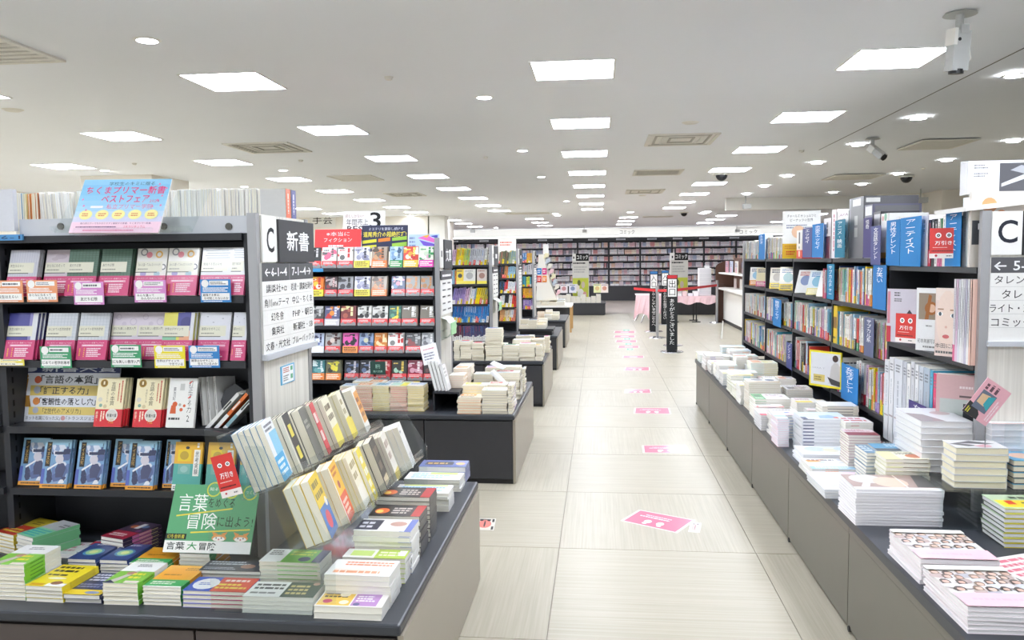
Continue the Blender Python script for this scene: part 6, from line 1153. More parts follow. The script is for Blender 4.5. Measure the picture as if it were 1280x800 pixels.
usign((452, 509.5, 282, 314), [('t', 'ミステリを更新し続ける', .15, .8, .9, .92, 'd8dcf0'), ('T', '道尾秀介の超絶技巧!', .03, .55, .97, .76, 'f0e050'), ('q', [(.02, .3), (.32, .36), (.32, .48), (.02, .42)], 'd8d840'), ('q', [(.36, .36), (.62, .4), (.62, .54), (.36, .48)], 'f08a40'), ('q', [(.66, .4), (.98, .44), (.98, .58), (.66, .52)], 'a0cc50'), ('q', [(.66, .15), (.98, .2), (.98, .36), (.66, .3)], 'a0cc50'), ('q', [(.02, .1), (.32, .14), (.32, .26), (.02, .22)], 'd8d840')], '3a3e58', 'shelf_top_board', 'dark board with a yellow headline on top of the banded paperback unit', Y=YU+.18)
usign((428.5, 481, 264.5, 300), [('t', '読むしかない!!', .05, .78, .5, .9, '9a5a3a'), ('t', '年間売上', .08, .52, .6, .74, '3a3a3c'), ('T', 'BEST', .1, .3, .62, .5, '2a2a2c'), ('T', '3', .64, .4, .9, .96, '1c1c1e', 3)], 'eeeeee', 'shelf_top_board', 'tall white board with a big black three rising behind the red and dark boards', Y=YU+.24)
usign((510, 548.5, 293, 316), [('q', [(.3, .8), (.6, .95), (.9, .7), (.95, .5), (.7, .6), (.5, .7)], 'e070c0'), ('q', [(.35, .7), (.7, .55), (.98, .4), (.98, .2), (.5, .4)], '7a60d0'), ('q', [(.45, .9), (.7, .98), (.6, .8)], 'f0b040'), ('q', [(.7, .9), (.95, .95), (.95, .75)], '4a50b0'), ('l', .03, .3, .28, .9, '8a9ac0', 3)], 'bcd4ec', 'shelf_top_board', 'pale blue board with pink and violet waves at the end of the unit top', Y=YU+.14)
usign((463, 482, 452, 468), [('t', '新刊', .35, .45, .65, .8, 'a8d8c0'), ('t', '角川文庫', .2, .15, .8, .32, 'a8d8c0')], '2f4c44', 'hanging_card', 'small dark green card hanging before the lowest banded shelf', Y=YU-.02, lean=-.005)
a = on(388, 340, 1, YU-.001); b = on(404, 335.5, 1, YU-.001); q = MB(); q.box((a.x, YU-.004, a.z), (b.x, YU-.001, b.z), '4a9ad0', 'matte'); tag(q.build('shelf_label'), 'blue shelf number strip on the banded paperback unit', 'label')

# ------------------------------------------------------------------ piles on the further benches
def randpiles(Y0, x0, x1, rows, seed, z0, place, grp, nlo, nhi, w=.118, h=.15, merged=True, cats=('paperback',), tint=None):
    r = random.Random(seed); n_ = 0
    for row in range(rows):
        y = Y0+row*(h+.012); x = x0
        while x+w < x1+.02:
            n = r.randint(nlo, nhi); t = r.choice((.015, .018, .02)); base = r.choice(['f2efe6', 'f0ede4', 'f4f2ec', 'ece6d6']); ac = r.choice(BAND); ac2 = r.choice(BAND); n_ += 1
            D = {'base': base, 'edge': r.choice(['b4ac9c', 'c0b8a8', ac, 'a8a49c']), 'pages': r.choice(['f3ecd8', 'f1e8d0', 'f5f0e2']), 'front': [('r', .1*r.random(), .5, .6+.4*r.random(), .95, ac), ('l', .1, .1, .9, .4, ac2, 2), ('l', .2, .6, .8, .9, 'f4f2ec', 1)]}
            key = (seed, row, n_); z = z0+.0003
            ms_t = book_meshes(w, h, t-.0004, key, D, 'L', False, True); ms_l = book_meshes(w, h, t-.0004, (key, 'l'), {k: v for k, v in D.items() if k != 'front'}, 'L', False, True)
            for k in range(n):
                X = Matrix.Translation((x+r.uniform(-.004, .004), y+r.uniform(-.003, .003), z)); top = k == n-1
                put(X, ms_t if top else ms_l, 'piled_paperback', ('%s and %s patterned book topping' % (WORD.get(ac), WORD.get(ac2)) if top else ordn(n-k)+' book down in')+' the %s pile %s' % (ordn(n_), place), 'book', grp if top else grp+', %s pile' % ordn(n_))
                z += t
            x += w+.004
FL4 = on(446, 513, 1, 5.372)
def pilesAt(pxs, Y, pyt, t, h, base, edge, place, key, tops, grp):
    for i, (a, b) in enumerate(zip(pxs, pxs[1:])):
        p = on(a, pyt[i], 1, Y); w = on(b, pyt[i], 1, Y).x-p.x-.003; n = max(1, round((p.z-BH)/t)); tt = (p.z-BH)/n
        D = {'base': 'f0ece2', 'edge': edge[i % len(edge)], 'pages': 'f1e9d0', 'front': tops[i % len(tops)]}
        pile(p.x, Y, w, h, tt, n, (key, i), D, '%s bunko paperback' % WORD.get(edge[i % len(edge)], 'cream'), '%s, %s pile' % (place, ORD[i]), merged=True, name='bunko_paperback', grp=grp+' %s' % ORD[i], bind='L', jit=.004)
tp = [[('r', 0, .3, 1, .9, 'c8dcea'), ('l', .1, .4, .8, .8, '5a8ab8', 2)], [('r', 0, .2, .8, .9, 'f0a060'), ('l', .1, .3, .7, .8, 'f8e8d0', 2)], [('r', .1, .2, .9, .9, '9ac8d8'), ('l', .2, .3, .9, .8, '3a6a8a', 2)], [('r', 0, .2, .6, .9, 'a8d8c8'), ('r', .6, 0, 1, 1, 'e8e04a')]]
pilesAt([425, 444.5, 465.5, 487, 509, 530], 5.45, [483, 482, 482, 482, 482], .0135, .15, 'f0ece2', ['e8483c', 'e8483c', 'f6d800', 'e8483c', 'f6d800'], 'second bench front row', 'f4', tp, 'banded bench front pile')
pilesAt([440, 460, 480, 500, 520], 5.62, [477, 478, 479, 480], .0135, .14, 'f0ece2', ['2b7fc4', 'f6d800', 'e8483c', 'f6d800'], 'second bench back row', 'f5', tp, 'banded bench second row pile')
# low black riser table with booklets
e = empty('black_riser', (-.95, 5.75, BH), 'low black steel riser standing among the paperback piles', 'riser')
rx0 = on(541, 488, 1, 5.45).x; rx1 = on(574, 488, 1, 5.45).x; rz = on(560, 490, 1, 5.45).z
boxpart('riser_top', e, (rx0, 5.45, rz-.012), (rx1, 6.35, rz), 'dark'); boxpart('riser_leg', e, (rx0, 5.452, BH), (rx0+.01, 6.34, rz-.0125), 'dark'); boxpart('riser_leg', e, (rx1-.01, 5.452, BH), (rx1, 6.34, rz-.0125), 'dark'); boxpart('riser_back', e, (rx0+.011, 6.3, BH), (rx1-.011, 6.31, rz-.013), 'dark')
for k in range(4):
    put(Matrix.Translation((rx0+.01+.025*k, 5.47, rz+.001)) @ Matrix.Rotation(math.radians(-14), 4, 'Y') @ frame((0, 0, 0), (0, 1, 0), (0, 0, 1)), book_meshes(.12, .21-.03*(k == 3), .02, ('bklt', k), {'base': 'f4f4f4', 'pages': 'efefef', 'front': [('l', .1, .5, .9, .9, 'b8b8b8', 3)]}, 'R', False, True), 'white_booklet', ordn(k+1)+' white booklet leaning on the black riser', 'booklet', 'white booklets on the black riser')
p0, p1 = on(530, 455, 1, 5.5), on(550, 455, 1, 5.5)
e = board([Vector((p0.x, 5.5, on(530, 457, 1, 5.5).z)), Vector((p1.x, 5.5, on(550, 452, 1, 5.5).z)), Vector((p0.x-.02, 5.52, on(530, 433, 1, 5.5).z))], .003, 'notice_stand', 'white tilted notice card on a dark clip over the riser', 'sign', [('l', .15, .72, .85, .82, 'd88a9a', 1), ('l', .12, .2, .88, .62, '9a9aa8', 3)], base='f4f4f6')
q = MB(); q.cyl((p0.x+.06, 5.515, rz+.001), (p0.x+.05, 5.515, on(530, 455, 1, 5.5).z+.02), .004, 'ffffff', 'black', 8); part(q, 'stand_rod', e)
r = random.Random(8)
for row in range(3):
    for c in range(2):
        x = rx0+.12+c*.115-.04; y = 5.62+row*.17; z = rz+.0005; n = 6+r.randint(0, 3); ed = r.choice(['d88a8a', 'e8c0b0', 'e8dcc8'])
        D = {'base': 'f2efe8', 'edge': ed, 'pages': 'f1e9d4', 'front': [('r', .1, .3, .9, .8, r.choice(['c83a48', 'f0b070', 'd8a0c0', 'f0e8d8'])), ('l', .1, .1, .8, .25, '8a8a9a', 1)]}
        if x+.108 > rx1+.02: continue
        for k in range(n):
            put(Matrix.Translation((x+r.uniform(-.003, .003), y, z)), book_meshes(.108, .15, .0125, ('rs', row, c, k == n-1), D if k == n-1 else {k2: v for k2, v in D.items() if k2 != 'front'}, 'L', False, True), 'bunko_paperback', ('top book' if k == n-1 else ordn(n-k)+' book down')+' in the %s pile on the black riser' % ORD[row*2+c], 'book', 'riser pile %s' % ORD[row*2+c]); z += .013
# second bench aisle end: three columns, heights from the photo
r = random.Random(21)
blocks = [(571.5, 602, 497, 5.37), (602, 634.5, 488, 5.37), (634.5, 668, 482, 5.37), (578, 609, 482, 5.53), (609, 634, 481, 5.53), (634, 667, 481, 5.53), (592, 617, 468, 5.95), (617, 650, 466, 5.95), (650, 676, 465, 5.95), (606, 626, 460, 6.3), (626, 652, 459, 6.3), (652, 677, 461, 6.3)]
for i, (a, b, yt, Y) in enumerate(blocks):
    p = on(a, yt, 1, Y); w = on(b, yt, 1, Y).x-p.x-.004; t = .0185; n = max(2, round((p.z-BH)/t)); t = (p.z-BH)/n
    if p.x+w > -.58: w = -.582-p.x
    ac, ac2 = r.choice(BAND), r.choice(BAND); base = r.choice(['f2efe6', 'f4f2ec', 'efe9da'])
    D = {'base': base, 'edge': r.choice(['b8a890', 'a89880', 'c8bca8', ac]), 'pages': 'f2ebd6', 'front': [('r', .05, .5, .7, .95, ac), ('l', .1, .1, .9, .42, ac2, 2), ('l', .15, .6, .6, .9, 'f4f2ec', 1)]}
    pile(p.x, Y, w, .15, t, n, ('b2', i), D, '%s and %s patterned paperback' % (WORD[ac], WORD[ac2]), 'on the second bench, %s from its corner' % ORD[i], merged=True, name='paperback', bind='L', jit=.005, grp='second bench pile %s' % ORD[i])
for i, (a, b, c, d) in enumerate([((612, 466), (628, 482), .02, 5.8), ((612, 455), (628, 462), .02, 6.0)]):
    p = on(*a, 1, d); p2 = on(*b, 1, d); q = MB(); q.prism([p, p+Vector((.02, 0, .012)), p2+Vector((.02, 0, .012)), p2], (0, .1, 0), 'f4f4f4', 'matte'); q.cyl((p2.x+.01, d+.05, BH+.12), (p2.x+.01, d+.05, p2.z+.005), .003, 'ffffff', 'acrylic', 6); tag(q.build('folded_leaflet'), ['lower', 'upper'][i]+' slanting white folded leaflet over the second bench piles', 'leaflet', 'slanting leaflets')
# third bench: front cream piles under the language shelves + aisle end
blocks3 = [(567, 575, 427, 8.27), (575, 589.5, 427, 8.27), (589.5, 605, 429, 8.27), (606.5, 627.5, 411, 8.27), (628.5, 649, 432, 8.27), (649, 669.5, 430, 8.27), (669.5, 695, 432, 8.27), (612, 634, 430, 8.5), (640, 662, 425, 8.45), (662, 690, 424, 8.6), (680, 696, 421, 9.0), (645, 668, 420, 9.1)]
for i, (a, b, yt, Y) in enumerate(blocks3):
    p = on(a, yt, 1, Y); w = on(b, yt, 1, Y).x-p.x-.004; t = .019; n = max(2, round((p.z-BH)/t)); t = (p.z-BH)/n
    if p.x+w > -.58: w = max(.06, -.582-p.x)
    ac, ac2 = r.choice(BAND), r.choice(BAND); base = r.choice(['f2efe6', 'f4f2ec', 'efe9da'])
    D = {'base': base, 'edge': r.choice(['c0b098', 'b8ac98', 'd0c0a8', 'b0a48c']), 'pages': 'f2ebd6', 'front': [('r', .05, .5, .7, .95, ac), ('l', .1, .1, .9, .42, ac2, 2)]}
    pile(p.x, Y, w, .17, t, n, ('b3', i), D, '%s and %s topped paperback' % (WORD[ac], WORD[ac2]), 'on the third bench, %s pile' % ORD[i], merged=True, name='paperback', bind='L', jit=.006, grp='third bench pile %s' % ORD[i])
# fourth bench: white comics on a black riser; fifth
e = empty('black_riser', (-.8, 11.2, BH), 'black riser on the fourth bench under white comics', 'riser')
rzz = .56; boxpart('riser_top', e, (-1.1, 11.08, rzz-.03), (-.62, 11.6, rzz), 'dark'); boxpart('riser_body', e, (-1.08, 11.1, BH+.0005), (-.64, 11.58, rzz-.031), 'black')
randpiles(11.1, -1.09, -.63, 3, 31, rzz, 'on the fourth bench riser', 'white comics on the fourth bench riser', 3, 6)
randpiles(13.9, -1.05, -.63, 3, 41, BH, 'on the fifth bench', 'piles on the fifth bench', 5, 8)
# ------------------------------------------------------------------ language, study and small sections: spines facing the viewer
def fillY(Y0, pxa, pxb, z, h0, h1, cols, row, grp, seed, lean=0, t0=.016, t1=.024, band=None):
    r = random.Random(seed); x = on(pxa, 360, 1, Y0).x; xe = on(pxb, 360, 1, Y0).x; i = 0; n0 = (xe-x)/((t0+t1)/2)
    while x+t0 < xe:
        t = r.choice((t0, (t0+t1)/2, t1)); h = round(r.uniform(h0, h1), 2); c = cols[min(len(cols)-1, int(len(cols)*i/n0))]; i += 1
        if isinstance(c, (tuple, list)): c = r.choice(c)
        b = band(r) if band else r.choice([c, c, 'f4f2ec', 'e8483c', 'f6d800'])
        a_ = math.radians(lean)
        X = frame((x, Y0+.01+r.uniform(0, .006), z+.0006), (0, 1, 0), (math.sin(a_), 0, math.cos(a_)))
        D = spine_design(c, b, r.random()); 
        put(X, book_meshes(.14, h, round(t-.001, 4), (c, b, r.random()), D, 'L', False, True), 'shelved_book', name_spine(c, b, row, grp), 'book', grp); x += t
Y3 = UNITS[2][1]; g = 'books of the language section'
fillY(Y3, 564, 609, ZU[0], .17, .19, ['d9b3d0', 'f6d800', 'f6d800', 'd8e04a', 'a8d060', 'b8bcc4', 'c8ccd4', 'c8ccd4', 'd0d0d8', 'f4f2ec'], 'the top language row', g, 61, 8)
fillY(Y3, 564, 571, ZU[1], .15, .17, ['9ecbe6', 'f09a3a', 'f4f2ec'], 'the cover row of the language unit', g, 62)
for i, (px, w, b, a1, lab) in enumerate([(571, .08, 'f0d030', '3a3a3a', 'yellow cover with a black animal'), (580, .13, 'd8d8d0', 'a8a8a4', 'grey patterned cover with yellow foot'), (596.5, .11, 'd0c4bc', 'a0786a', 'grey cover with a brown figure')]):
    faceL(Y3, ZU[1], px, 338, w, .165, ('lang', i), {'base': b, 'front': [('c', .5, .55, .3, a1), ('r', 0, 0, 1, .2, 'f0e04a'), ('l', .1, .8, .9, .95, a1, 1)]}, lab+' on the language unit', 1, lean=12)
fillY(Y3, 564, 610, ZU[2], .17, .19, ['a08cc8', 'a08cc8', 'a890cc', 'd9b3d0', ('e8483c', 'f4f2ec'), ('9ecbe6', 'f4f2ec'), 'f6d800', 'e0c840', 'b0a030', 'b0a030'], 'the violet to yellow row', g, 63, 10)
fillY(Y3, 564, 610, ZU[3], .18, .2, ['2f78c0', '2b7fc4', '3a88d0'], 'the all blue row', g, 64, 6, band=lambda r: r.choice(['e8483c', 'f6d800', '2b7fc4', 'f4f2ec', '9ecbe6']))
fillY(Y3, 564, 610, ZU[4], .17, .18, ['6a4a58', '5a5a80', '5a5a80', '5a5a80'], 'the dark row above the cream piles', g, 65, 0, band=lambda r: 'f4f2ec')
Y4 = UNITS[3][1]; g = 'books of the study section'
for k, cols in enumerate([['7a7a58', '6a6a50', '9aa88a', 'a8b898'], ['3a3a3a', 'c88a4a', '9ecbe6', '9ecbe6', 'a8d4e8'], ['3c4a5a', 'e8483c', 'f4f2ec', 'f4f2ec', 'e46a9a'], ['f4f2ec', '3a3a3a', 'f4f2ec', 'e8483c'], ['f0b070', 'f0d8b0', 'f4f2ec', 'e88a6a']]):
    fillY(Y4, 623.5, 645, ZU[k], .16, .19, cols, 'the %s row of the study unit' % RW[k], g, 70+k, 6, .02, .03)
Y5 = UNITS[4][1]; g = 'books of the small far section'
for k, cols in enumerate([['2b7fc4', 'f0b030', 'f2c040'], ['b8bcc4', 'd0ccd0'], ['3c9ab0', 'c8d84a', '5ab0c8'], ['f0b030', 'f0a83a'], ['8f6fb8', 'a88cc8']]):
    fillY(Y5, 653.5, 665.5, ZU[k], .16, .19, cols, 'the %s row of the small far unit' % RW[k], g, 80+k, 0, .03, .04)
p0 = on(622.5, 313, 1, Y4+.1); p1 = on(645, 313, 1, Y4+.1); p2 = on(622.5, 298.5, 1, Y4+.1)
board([Vector((p0.x, Y4+.1, 1.46)), Vector((p1.x, Y4+.1, 1.46)), Vector((p0.x, Y4+.12, p2.z))], .004, 'shelf_top_board', 'cream board with small pictures on top of the study unit', 'sign', [('l', .1, .7, .9, .9, 'd87a6a', 2), ('c', .25, .4, .1, 'e8a0a0'), ('c', .75, .45, .1, 'e0c060'), ('r', .55, .1, .95, .35, 'd8d040'), ('l', .58, .14, .92, .3, '8a3a3a', 1)], base='f3efe4')
# stepped white display with leaflets beyond the fifth unit
sx = -1.15; e = empty('leaflet_rack', (sx, 16.9, 0), 'white stepped leaflet rack with coloured cards at the far table', 'rack')
q = MB(); prof = [(-1.31, .66), (-1.05, .66), (-.86, .66), (-1.0, 1.0), (-1.08, 1.3), (-1.14, 1.62), (-1.25, 1.62)]
q.prism([Vector((a, 17.0, b)) for a, b in prof], (0, .5, 0), 'eeebe2', 'matte'); part(q, 'rack_body', e)
for i in range(8):
    z = .75+.11*i; x = -.86-.036*i
    q = MB(); q.prism([Vector((x-.04, 16.98, z)), Vector((x+.05, 16.98, z+.05)), Vector((x+.055, 16.98, z+.12)), Vector((x-.0, 16.98, z+.12))], (0, .5, 0), ['f0c8d0', 'e8e4d8', 'c8d4e0', 'f0e8c0'][i % 4], 'print'); part(q, 'leaflet', e)
for i, (a, b, c) in enumerate([(0, 0, '3a88cc'), (1, 0, 'e0408a'), (0, 1, 'e0504a'), (1, 1, 'f0964a')]):
    x = -1.28+.11*a; z = 1.2-.16*b; q = MB(); q.box((x, 16.985, z), (x+.09, 16.999, z+.13), c, 'matte'); q.draw([('l', .15, .2, .85, .8, 'f4f4f4', 2)], frame((x, 16.985, z), (1, 0, 0), (0, 0, 1)), .09, .13, 'matte', .0005); part(q, 'coloured_card', e)
q = MB(); q.box((-1.16, 17.1, 1.62), (-1.06, 17.3, 1.83), 'eeeeee', 'matte'); part(q, 'card_box', e)
e = empty('display_table', (-.95, 17.2, 0), 'wooden edged far display table stacked with white comics', 'table')
boxpart('table_top', e, (-1.4, 16.8, .52), (-.56, 17.9, .56), 'white'); 
q = MB(); q.box((-.60, 16.82, 0), (-.565, 16.87, .52), 'c9a06a', 'matte'); part(q, 'leg', e); q = MB(); q.box((-1.38, 16.82, 0), (-1.345, 16.87, .52), 'c9a06a', 'matte'); part(q, 'leg', e)
q = MB(); q.box((-.60, 17.83, 0), (-.565, 17.88, .52), 'c9a06a', 'matte'); part(q, 'leg', e); q = MB(); q.box((-1.38, 17.83, 0), (-1.345, 17.88, .52), 'c9a06a', 'matte'); part(q, 'leg', e)
boxpart('modesty_panel', e, (-1.34, 17.0, .1), (-.66, 17.02, .5), 'bench_front')
randpiles(16.82, -1.36, -.6, 3, 51, .56, 'on the far display table', 'comics on the far display table', 3, 6, w=.16, h=.2)

# ------------------------------------------------------------------ far comics hall
XL, XRr, YW = -6.5, 6.6, 30.3
e = empty('comics_shelving', (0, YW, 0), 'wall of dark comics shelving across the far end of the store', 'bookshelf')
boxpart('back_panel', e, (XL, 30.52, 0), (XRr, 30.54, 2.29), 'dark'); boxpart('header', e, (XL, YW, 2.17), (XRr, 30.5, 2.29), 'dark'); boxpart('base_cabinet', e, (XL, 29.85, 0), (XRr, 30.5, .5), 'bench_front'); boxpart('ledge', e, (XL, 29.84, .5), (XRr, 30.5, .54), 'bench_top')
ZF = [1.93, 1.68, 1.43, 1.18, .93, .7]
bw = 1.145; nb = 11; bx = [XL+bw*i for i in range(nb+1)]
for x in bx: boxpart('upright', e, (x-.02, YW, .54), (x+.02, 30.5, 2.17), 'dark')
for x, x2 in zip(bx, bx[1:]):
    for z in ZF: boxpart('shelf', e, (x+.021, YW+.01, z-.025), (x2-.021, 30.5, z), 'dark')
for i, px in enumerate((567, 605, 678, 710, 741, 776, 815, 847, 880, 918)):
    p = on(px, 299.6, 1, YW-.02); q = MB(); q.box((p.x-.17, YW-.012, 2.2), (p.x+.17, YW-.001, 2.255), 'c8ccd2', 'matte'); q.draw([('l', .1, .25, .9, .75, '5a5a60', 1)], frame((p.x-.17, YW-.012, 2.2), (1, 0, 0), (0, 0, 1)), .34, .055, 'matte', .001); part(q, 'name_plate', e)
r = random.Random(99); q = MB()
pal = ['e8e6e8', 'dcdce2', 'd8d0d8', 'e8e6e8', 'dcdce2', 'c8bccc', 'e0ccd4', 'c8c8d4', 'e8e6e8', 'c8c0ca', 'dcb0b8', 'a8b4cc', 'e8e0c8', 'd08a88', '8a9cc0', '8a8490', 'e8c0a8']
for bi, (x0, x1) in enumerate(zip(bx, bx[1:])):
    for z in ZF+[.54]:
        x = x0+.03; hh = .185 if z > .6 else .14; run = 0
        while x < x1-.05:
            if run <= 0: c = r.choice(pal); run = r.randint(2, 9); h = hh-r.choice((0, .005, .02))
            t = .018; run -= 1
            if r.random() < .03: x += .03; continue
            q.box((x, YW+.03, z+.0005), (x+t-.0015, YW+.16, z+h), c, 'print', skip=(0, 3)); q.draw([('k', .2, .35, .8, .9, r.choice(['5a5058', 'b8384a', '3a5a8a', '6a6a70']), 1), ('r', .1, .05, .9, .2, r.choice(pal))], frame((x, YW+.03, z+.0005), (1, 0, 0), (0, 0, 1)), t-.0015, h, 'print', .001)
            x += t
o = q.build('shelved_comics'); tag(o, 'rows of tiny comic spines filling the far wall shelves', 'comics', kind='stuff')
q = MB()
for bi, (x0, x1) in enumerate(zip(bx, bx[1:])):
    x = x0+.05
    while x < x1-.2:
        h = r.choice((.04, .07, .1, .16)); q.box((x, 29.88, .541), (x+.14, 30.08, .541+h), r.choice(['eeeeee', 'e4e2e6', 'd8c8cc']), 'print'); x += .16
o = q.build('ledge_comics'); tag(o, 'low white comic piles along the ledge of the far wall shelves', 'comics', kind='stuff')
# comics islands with column signs
def island(x0, x1, y0, y1, sx0, sx1, sy, stop, lab, slab, seed):
    e = empty('comics_table', ((x0+x1)/2, (y0+y1)/2, 0), lab, 'table')
    boxpart('table_body', e, (x0, y0, .02), (x1, y1, .30), 'bench_front'); boxpart('plinth', e, (x0+.02, y0+.02, 0), (x1-.02, y1-.02, .02), 'black'); boxpart('table_top', e, (x0-.01, y0-.01, .30), (x1+.01, y1+.01, .33), 'bench_top')
    e = empty('column_sign', ((sx0+sx1)/2, sy, .33), slab, 'sign')
    boxpart('column', e, (sx0, sy, .33), (sx1, sy+.35, stop), 'matte', 'dad9d4'); w = sx1-sx0; h = stop-.33
    q = MB(); q.draw([('r', 0, .86, .2, 1, 'f4f4f2'), ('l', .05, .88, .15, .96, '2a2a2c', 1), ('r', .22, .85, 1, 1, '1e1e20'), ('T', 'コミック', .27, .88, .95, .97, 'ffffff'), ('l', .05, .78, .95, .83, '3a3a3c', 1), ('l', .1, .6, .9, .75, 'b8b8b8', 3), ('r', .02, .03, .98, .5, 'c4cc50'), ('c', .3, .3, .13, 'f0e8e0', .08), ('c', .65, .36, .11, 'c8b8a8', .07), ('c', .5, .18, .2, 'ecebe8', .1), ('c', .75, .15, .12, 'd89a98', .07), ('c', .4, .4, .1, '6a7040', .06)], frame((sx0, sy, .33), (1, 0, 0), (0, 0, 1)), w, h, 'matte', .004); part(q, 'column_face', e)
    rr = random.Random(seed); x = x0+.02; n = 0
    while x < x1-.12:
        for row in range(2 if seed == 1 else 1):
            n += 1; hn = rr.randint(5, 9)+(0 if row else 0); c = rr.choice(['f2f1ee', 'eceaea', 'f4f0f0']); z = .3305
            if row and sx0-.16 < x < sx1+.02: continue
            for k in range(hn):
                D = {'base': 'efeeec', 'edge': rr.choice(['e4e0dc', 'd8d0d4']), 'pages': 'efebe0', 'front': [('r', .1, .1, .9, .9, rr.choice(['e0c8cc', 'c8d8a0', 'e8d8a8', 'c8ccd8']))] if k == hn-1 else []}
                put(Matrix.Translation((x+rr.uniform(-.004, .004), y0+.02+row*.22, z)), book_meshes(.125, .18, .0255, ('isl', D['edge'], k == hn-1, rr.randint(0, 3) if k == hn-1 else 0), D, 'L', False, True), 'comic_book', ('top comic' if k == hn-1 else ordn(hn-k)+' comic down')+' in the %s pile on %s' % (ordn(n), 'the first comics table' if seed == 1 else 'the second comics table'), 'book', 'comic pile %s of table %s' % (ordn(n), 'one' if seed == 1 else 'two')); z += .026
        x += .135
island(-1.58, .17, 22.07, 23.2, on(715.5, 340, 1, 22.5).x, on(736, 340, 1, 22.5).x, 22.5, on(725, 317, 1, 22.5).z, 'dark far table piled with white comics under the first column sign', 'first white column sign reading comics with green picture panel', 1)
p = on(838, 380, 1, 22.07); island(1.9, 3.45, 22.07, 23.2, on(838.5, 340, 1, 22.3).x, on(860, 340, 1, 22.3).x, 22.3, on(850, 316, 1, 22.3).z, 'dark far table behind the pink covered one', 'second white column sign reading comics, behind the exit post', 2)
for i, px in enumerate((700, 711, 742, 751)):
    p = on(px, 362, 1, 22.05); put(frame((p.x, 22.2, .6), (1, 0, 0), (0, .2, .98)), book_meshes(.2, .24, .01, ('disp', i), {'base': ['e8e0e4', 'e4e4f0', 'd8dc90', 'f0e0d8'][i], 'front': [('c', .5, .5, .3, ['c88a90', '8a98c0', 'c8a040', 'd08a70'][i]), ('l', .1, .8, .9, .95, '5a5a6a', 1)]}, 'L', False, True), 'display_comic', ['rosy', 'bluish', 'yellow', 'peach'][i]+' cover propped up on the first comics table', 'book', 'propped covers on the first comics table')
# table with a pink cloth, white goods, right counter
TY0 = 19.38
e = empty('folding_table', (2.1, 18.4, 0), 'folding table under a pale pink cloth behind the exit post', 'table')
tx0, tx1, tz = on(830, 375, 1, TY0).x, 2.72, .62
boxpart('table_top', e, (tx0, TY0+.01, tz-.03), (tx1, TY0+.75, tz-.003), 'white')
for x in (tx0+.25, tx1-.45):
    q = MB()
    for y in (TY0+.08, TY0+.66): q.cyl((x, y, .02), (x, y, tz-.03), .014, 'ffffff', 'black', 8)
    q.cyl((x-.1, TY0+.08, .012), (x+.1, TY0+.08, .012), .012, 'ffffff', 'black', 8); q.cyl((x-.1, TY0+.66, .012), (x+.1, TY0+.66, .012), .012, 'ffffff', 'black', 8); part(q, 'leg', e)
q = MB(); n = 24
for i in range(n):
    a, b = tx0+(tx1-tx0)*i/n, tx0+(tx1-tx0)*(i+1)/n; dy = lambda k: .012*math.sin(k*1.9); hm = lambda k: tz-.17-.03*math.sin(k*.7)
    q.face([(a, TY0+dy(i), hm(i)), (b, TY0+dy(i+1), hm(i+1)), (b, TY0, tz), (a, TY0, tz)], 'ffffff', 'pink_cloth')
q.face([(tx0, TY0, tz), (tx1, TY0, tz), (tx1, TY0+.76, tz), (tx0, TY0+.76, tz)], 'ffffff', 'pink_cloth')
tag(q.build('tablecloth'), 'pale pink cloth over the table behind the exit post', 'tablecloth')
tx2, tx3 = on(796, 372, 1, 19.2).x, on(822, 372, 1, 19.2).x
e = empty('folding_table', (tx2+.2, 19.4, 0), 'table corner with long hanging pink cloth beside the entrance posts', 'table'); boxpart('table_top', e, (tx2, 19.2, .63), (tx3+.2, 20.0, .66), 'white')
q = MB(); q.cyl((tx2+.1, 19.22, .01), (tx2+.35, 19.25, .63), .014, 'ffffff', 'chrome', 8); q.cyl((tx2+.0, 19.95, .01), (tx2+.3, 19.9, .63), .014, 'ffffff', 'chrome', 8); part(q, 'leg', e)
q = MB(); n = 16
for i in range(n):
    f = lambda k: (tx2-.03-.06*math.cos(k*.5)-.05*(1-k/n), 19.19-.02*math.sin(k*2)); u = lambda k: tx2-.02+(tx3-tx2+.2)*k/n
    q.face([(u(i)-.06+.02*math.sin(i*2), 19.17+.03*math.sin(i*2.2), .08+.16*abs(math.sin(i*.35))), (u(i+1)-.06+.02*math.sin(i*2+2), 19.17+.03*math.sin(i*2.2+2.2), .08+.16*abs(math.sin(i*.35+.35))), (u(i+1), 19.19, .664), (u(i), 19.19, .664)], 'ffffff', 'pink_cloth')
q.face([(tx2-.02, 19.19, .664), (tx3+.2, 19.19, .664), (tx3+.2, 20.0, .664), (tx2-.02, 20.0, .664)], 'ffffff', 'pink_cloth')
tag(q.build('tablecloth'), 'pale pink cloth hanging far down beside the entrance posts', 'tablecloth')
e = empty('drawer_rack', (2.3, 19.7, tz), 'tall white slotted rack standing on the pink table', 'rack')
x0 = on(874, 360, 1, 19.63).x; x1 = on(889, 360, 1, 19.63).x; zt_ = on(880, 335, 1, 19.63).z
boxpart('rack_body', e, (x0, 19.63, tz+.0005), (x1, 19.95, zt_), 'matte', 'e9e9e9')
for k in range(6): boxpart('drawer', e, (x0+.01, 19.615, tz+.03+k*(zt_-tz)/6.4), (x1-.01, 19.629, tz+.03+(k+.86)*(zt_-tz)/6.4), 'matte', 'dedee0')
q = MB(); q.box((x1-.14, 19.7, zt_), (x1-.03, 19.9, zt_+.05), 'f4f4f4', 'matte'); tag(q.build('paper_box'), 'small white box topping the slotted rack', 'box')
x0 = on(846, 372, 1, 19.5).x
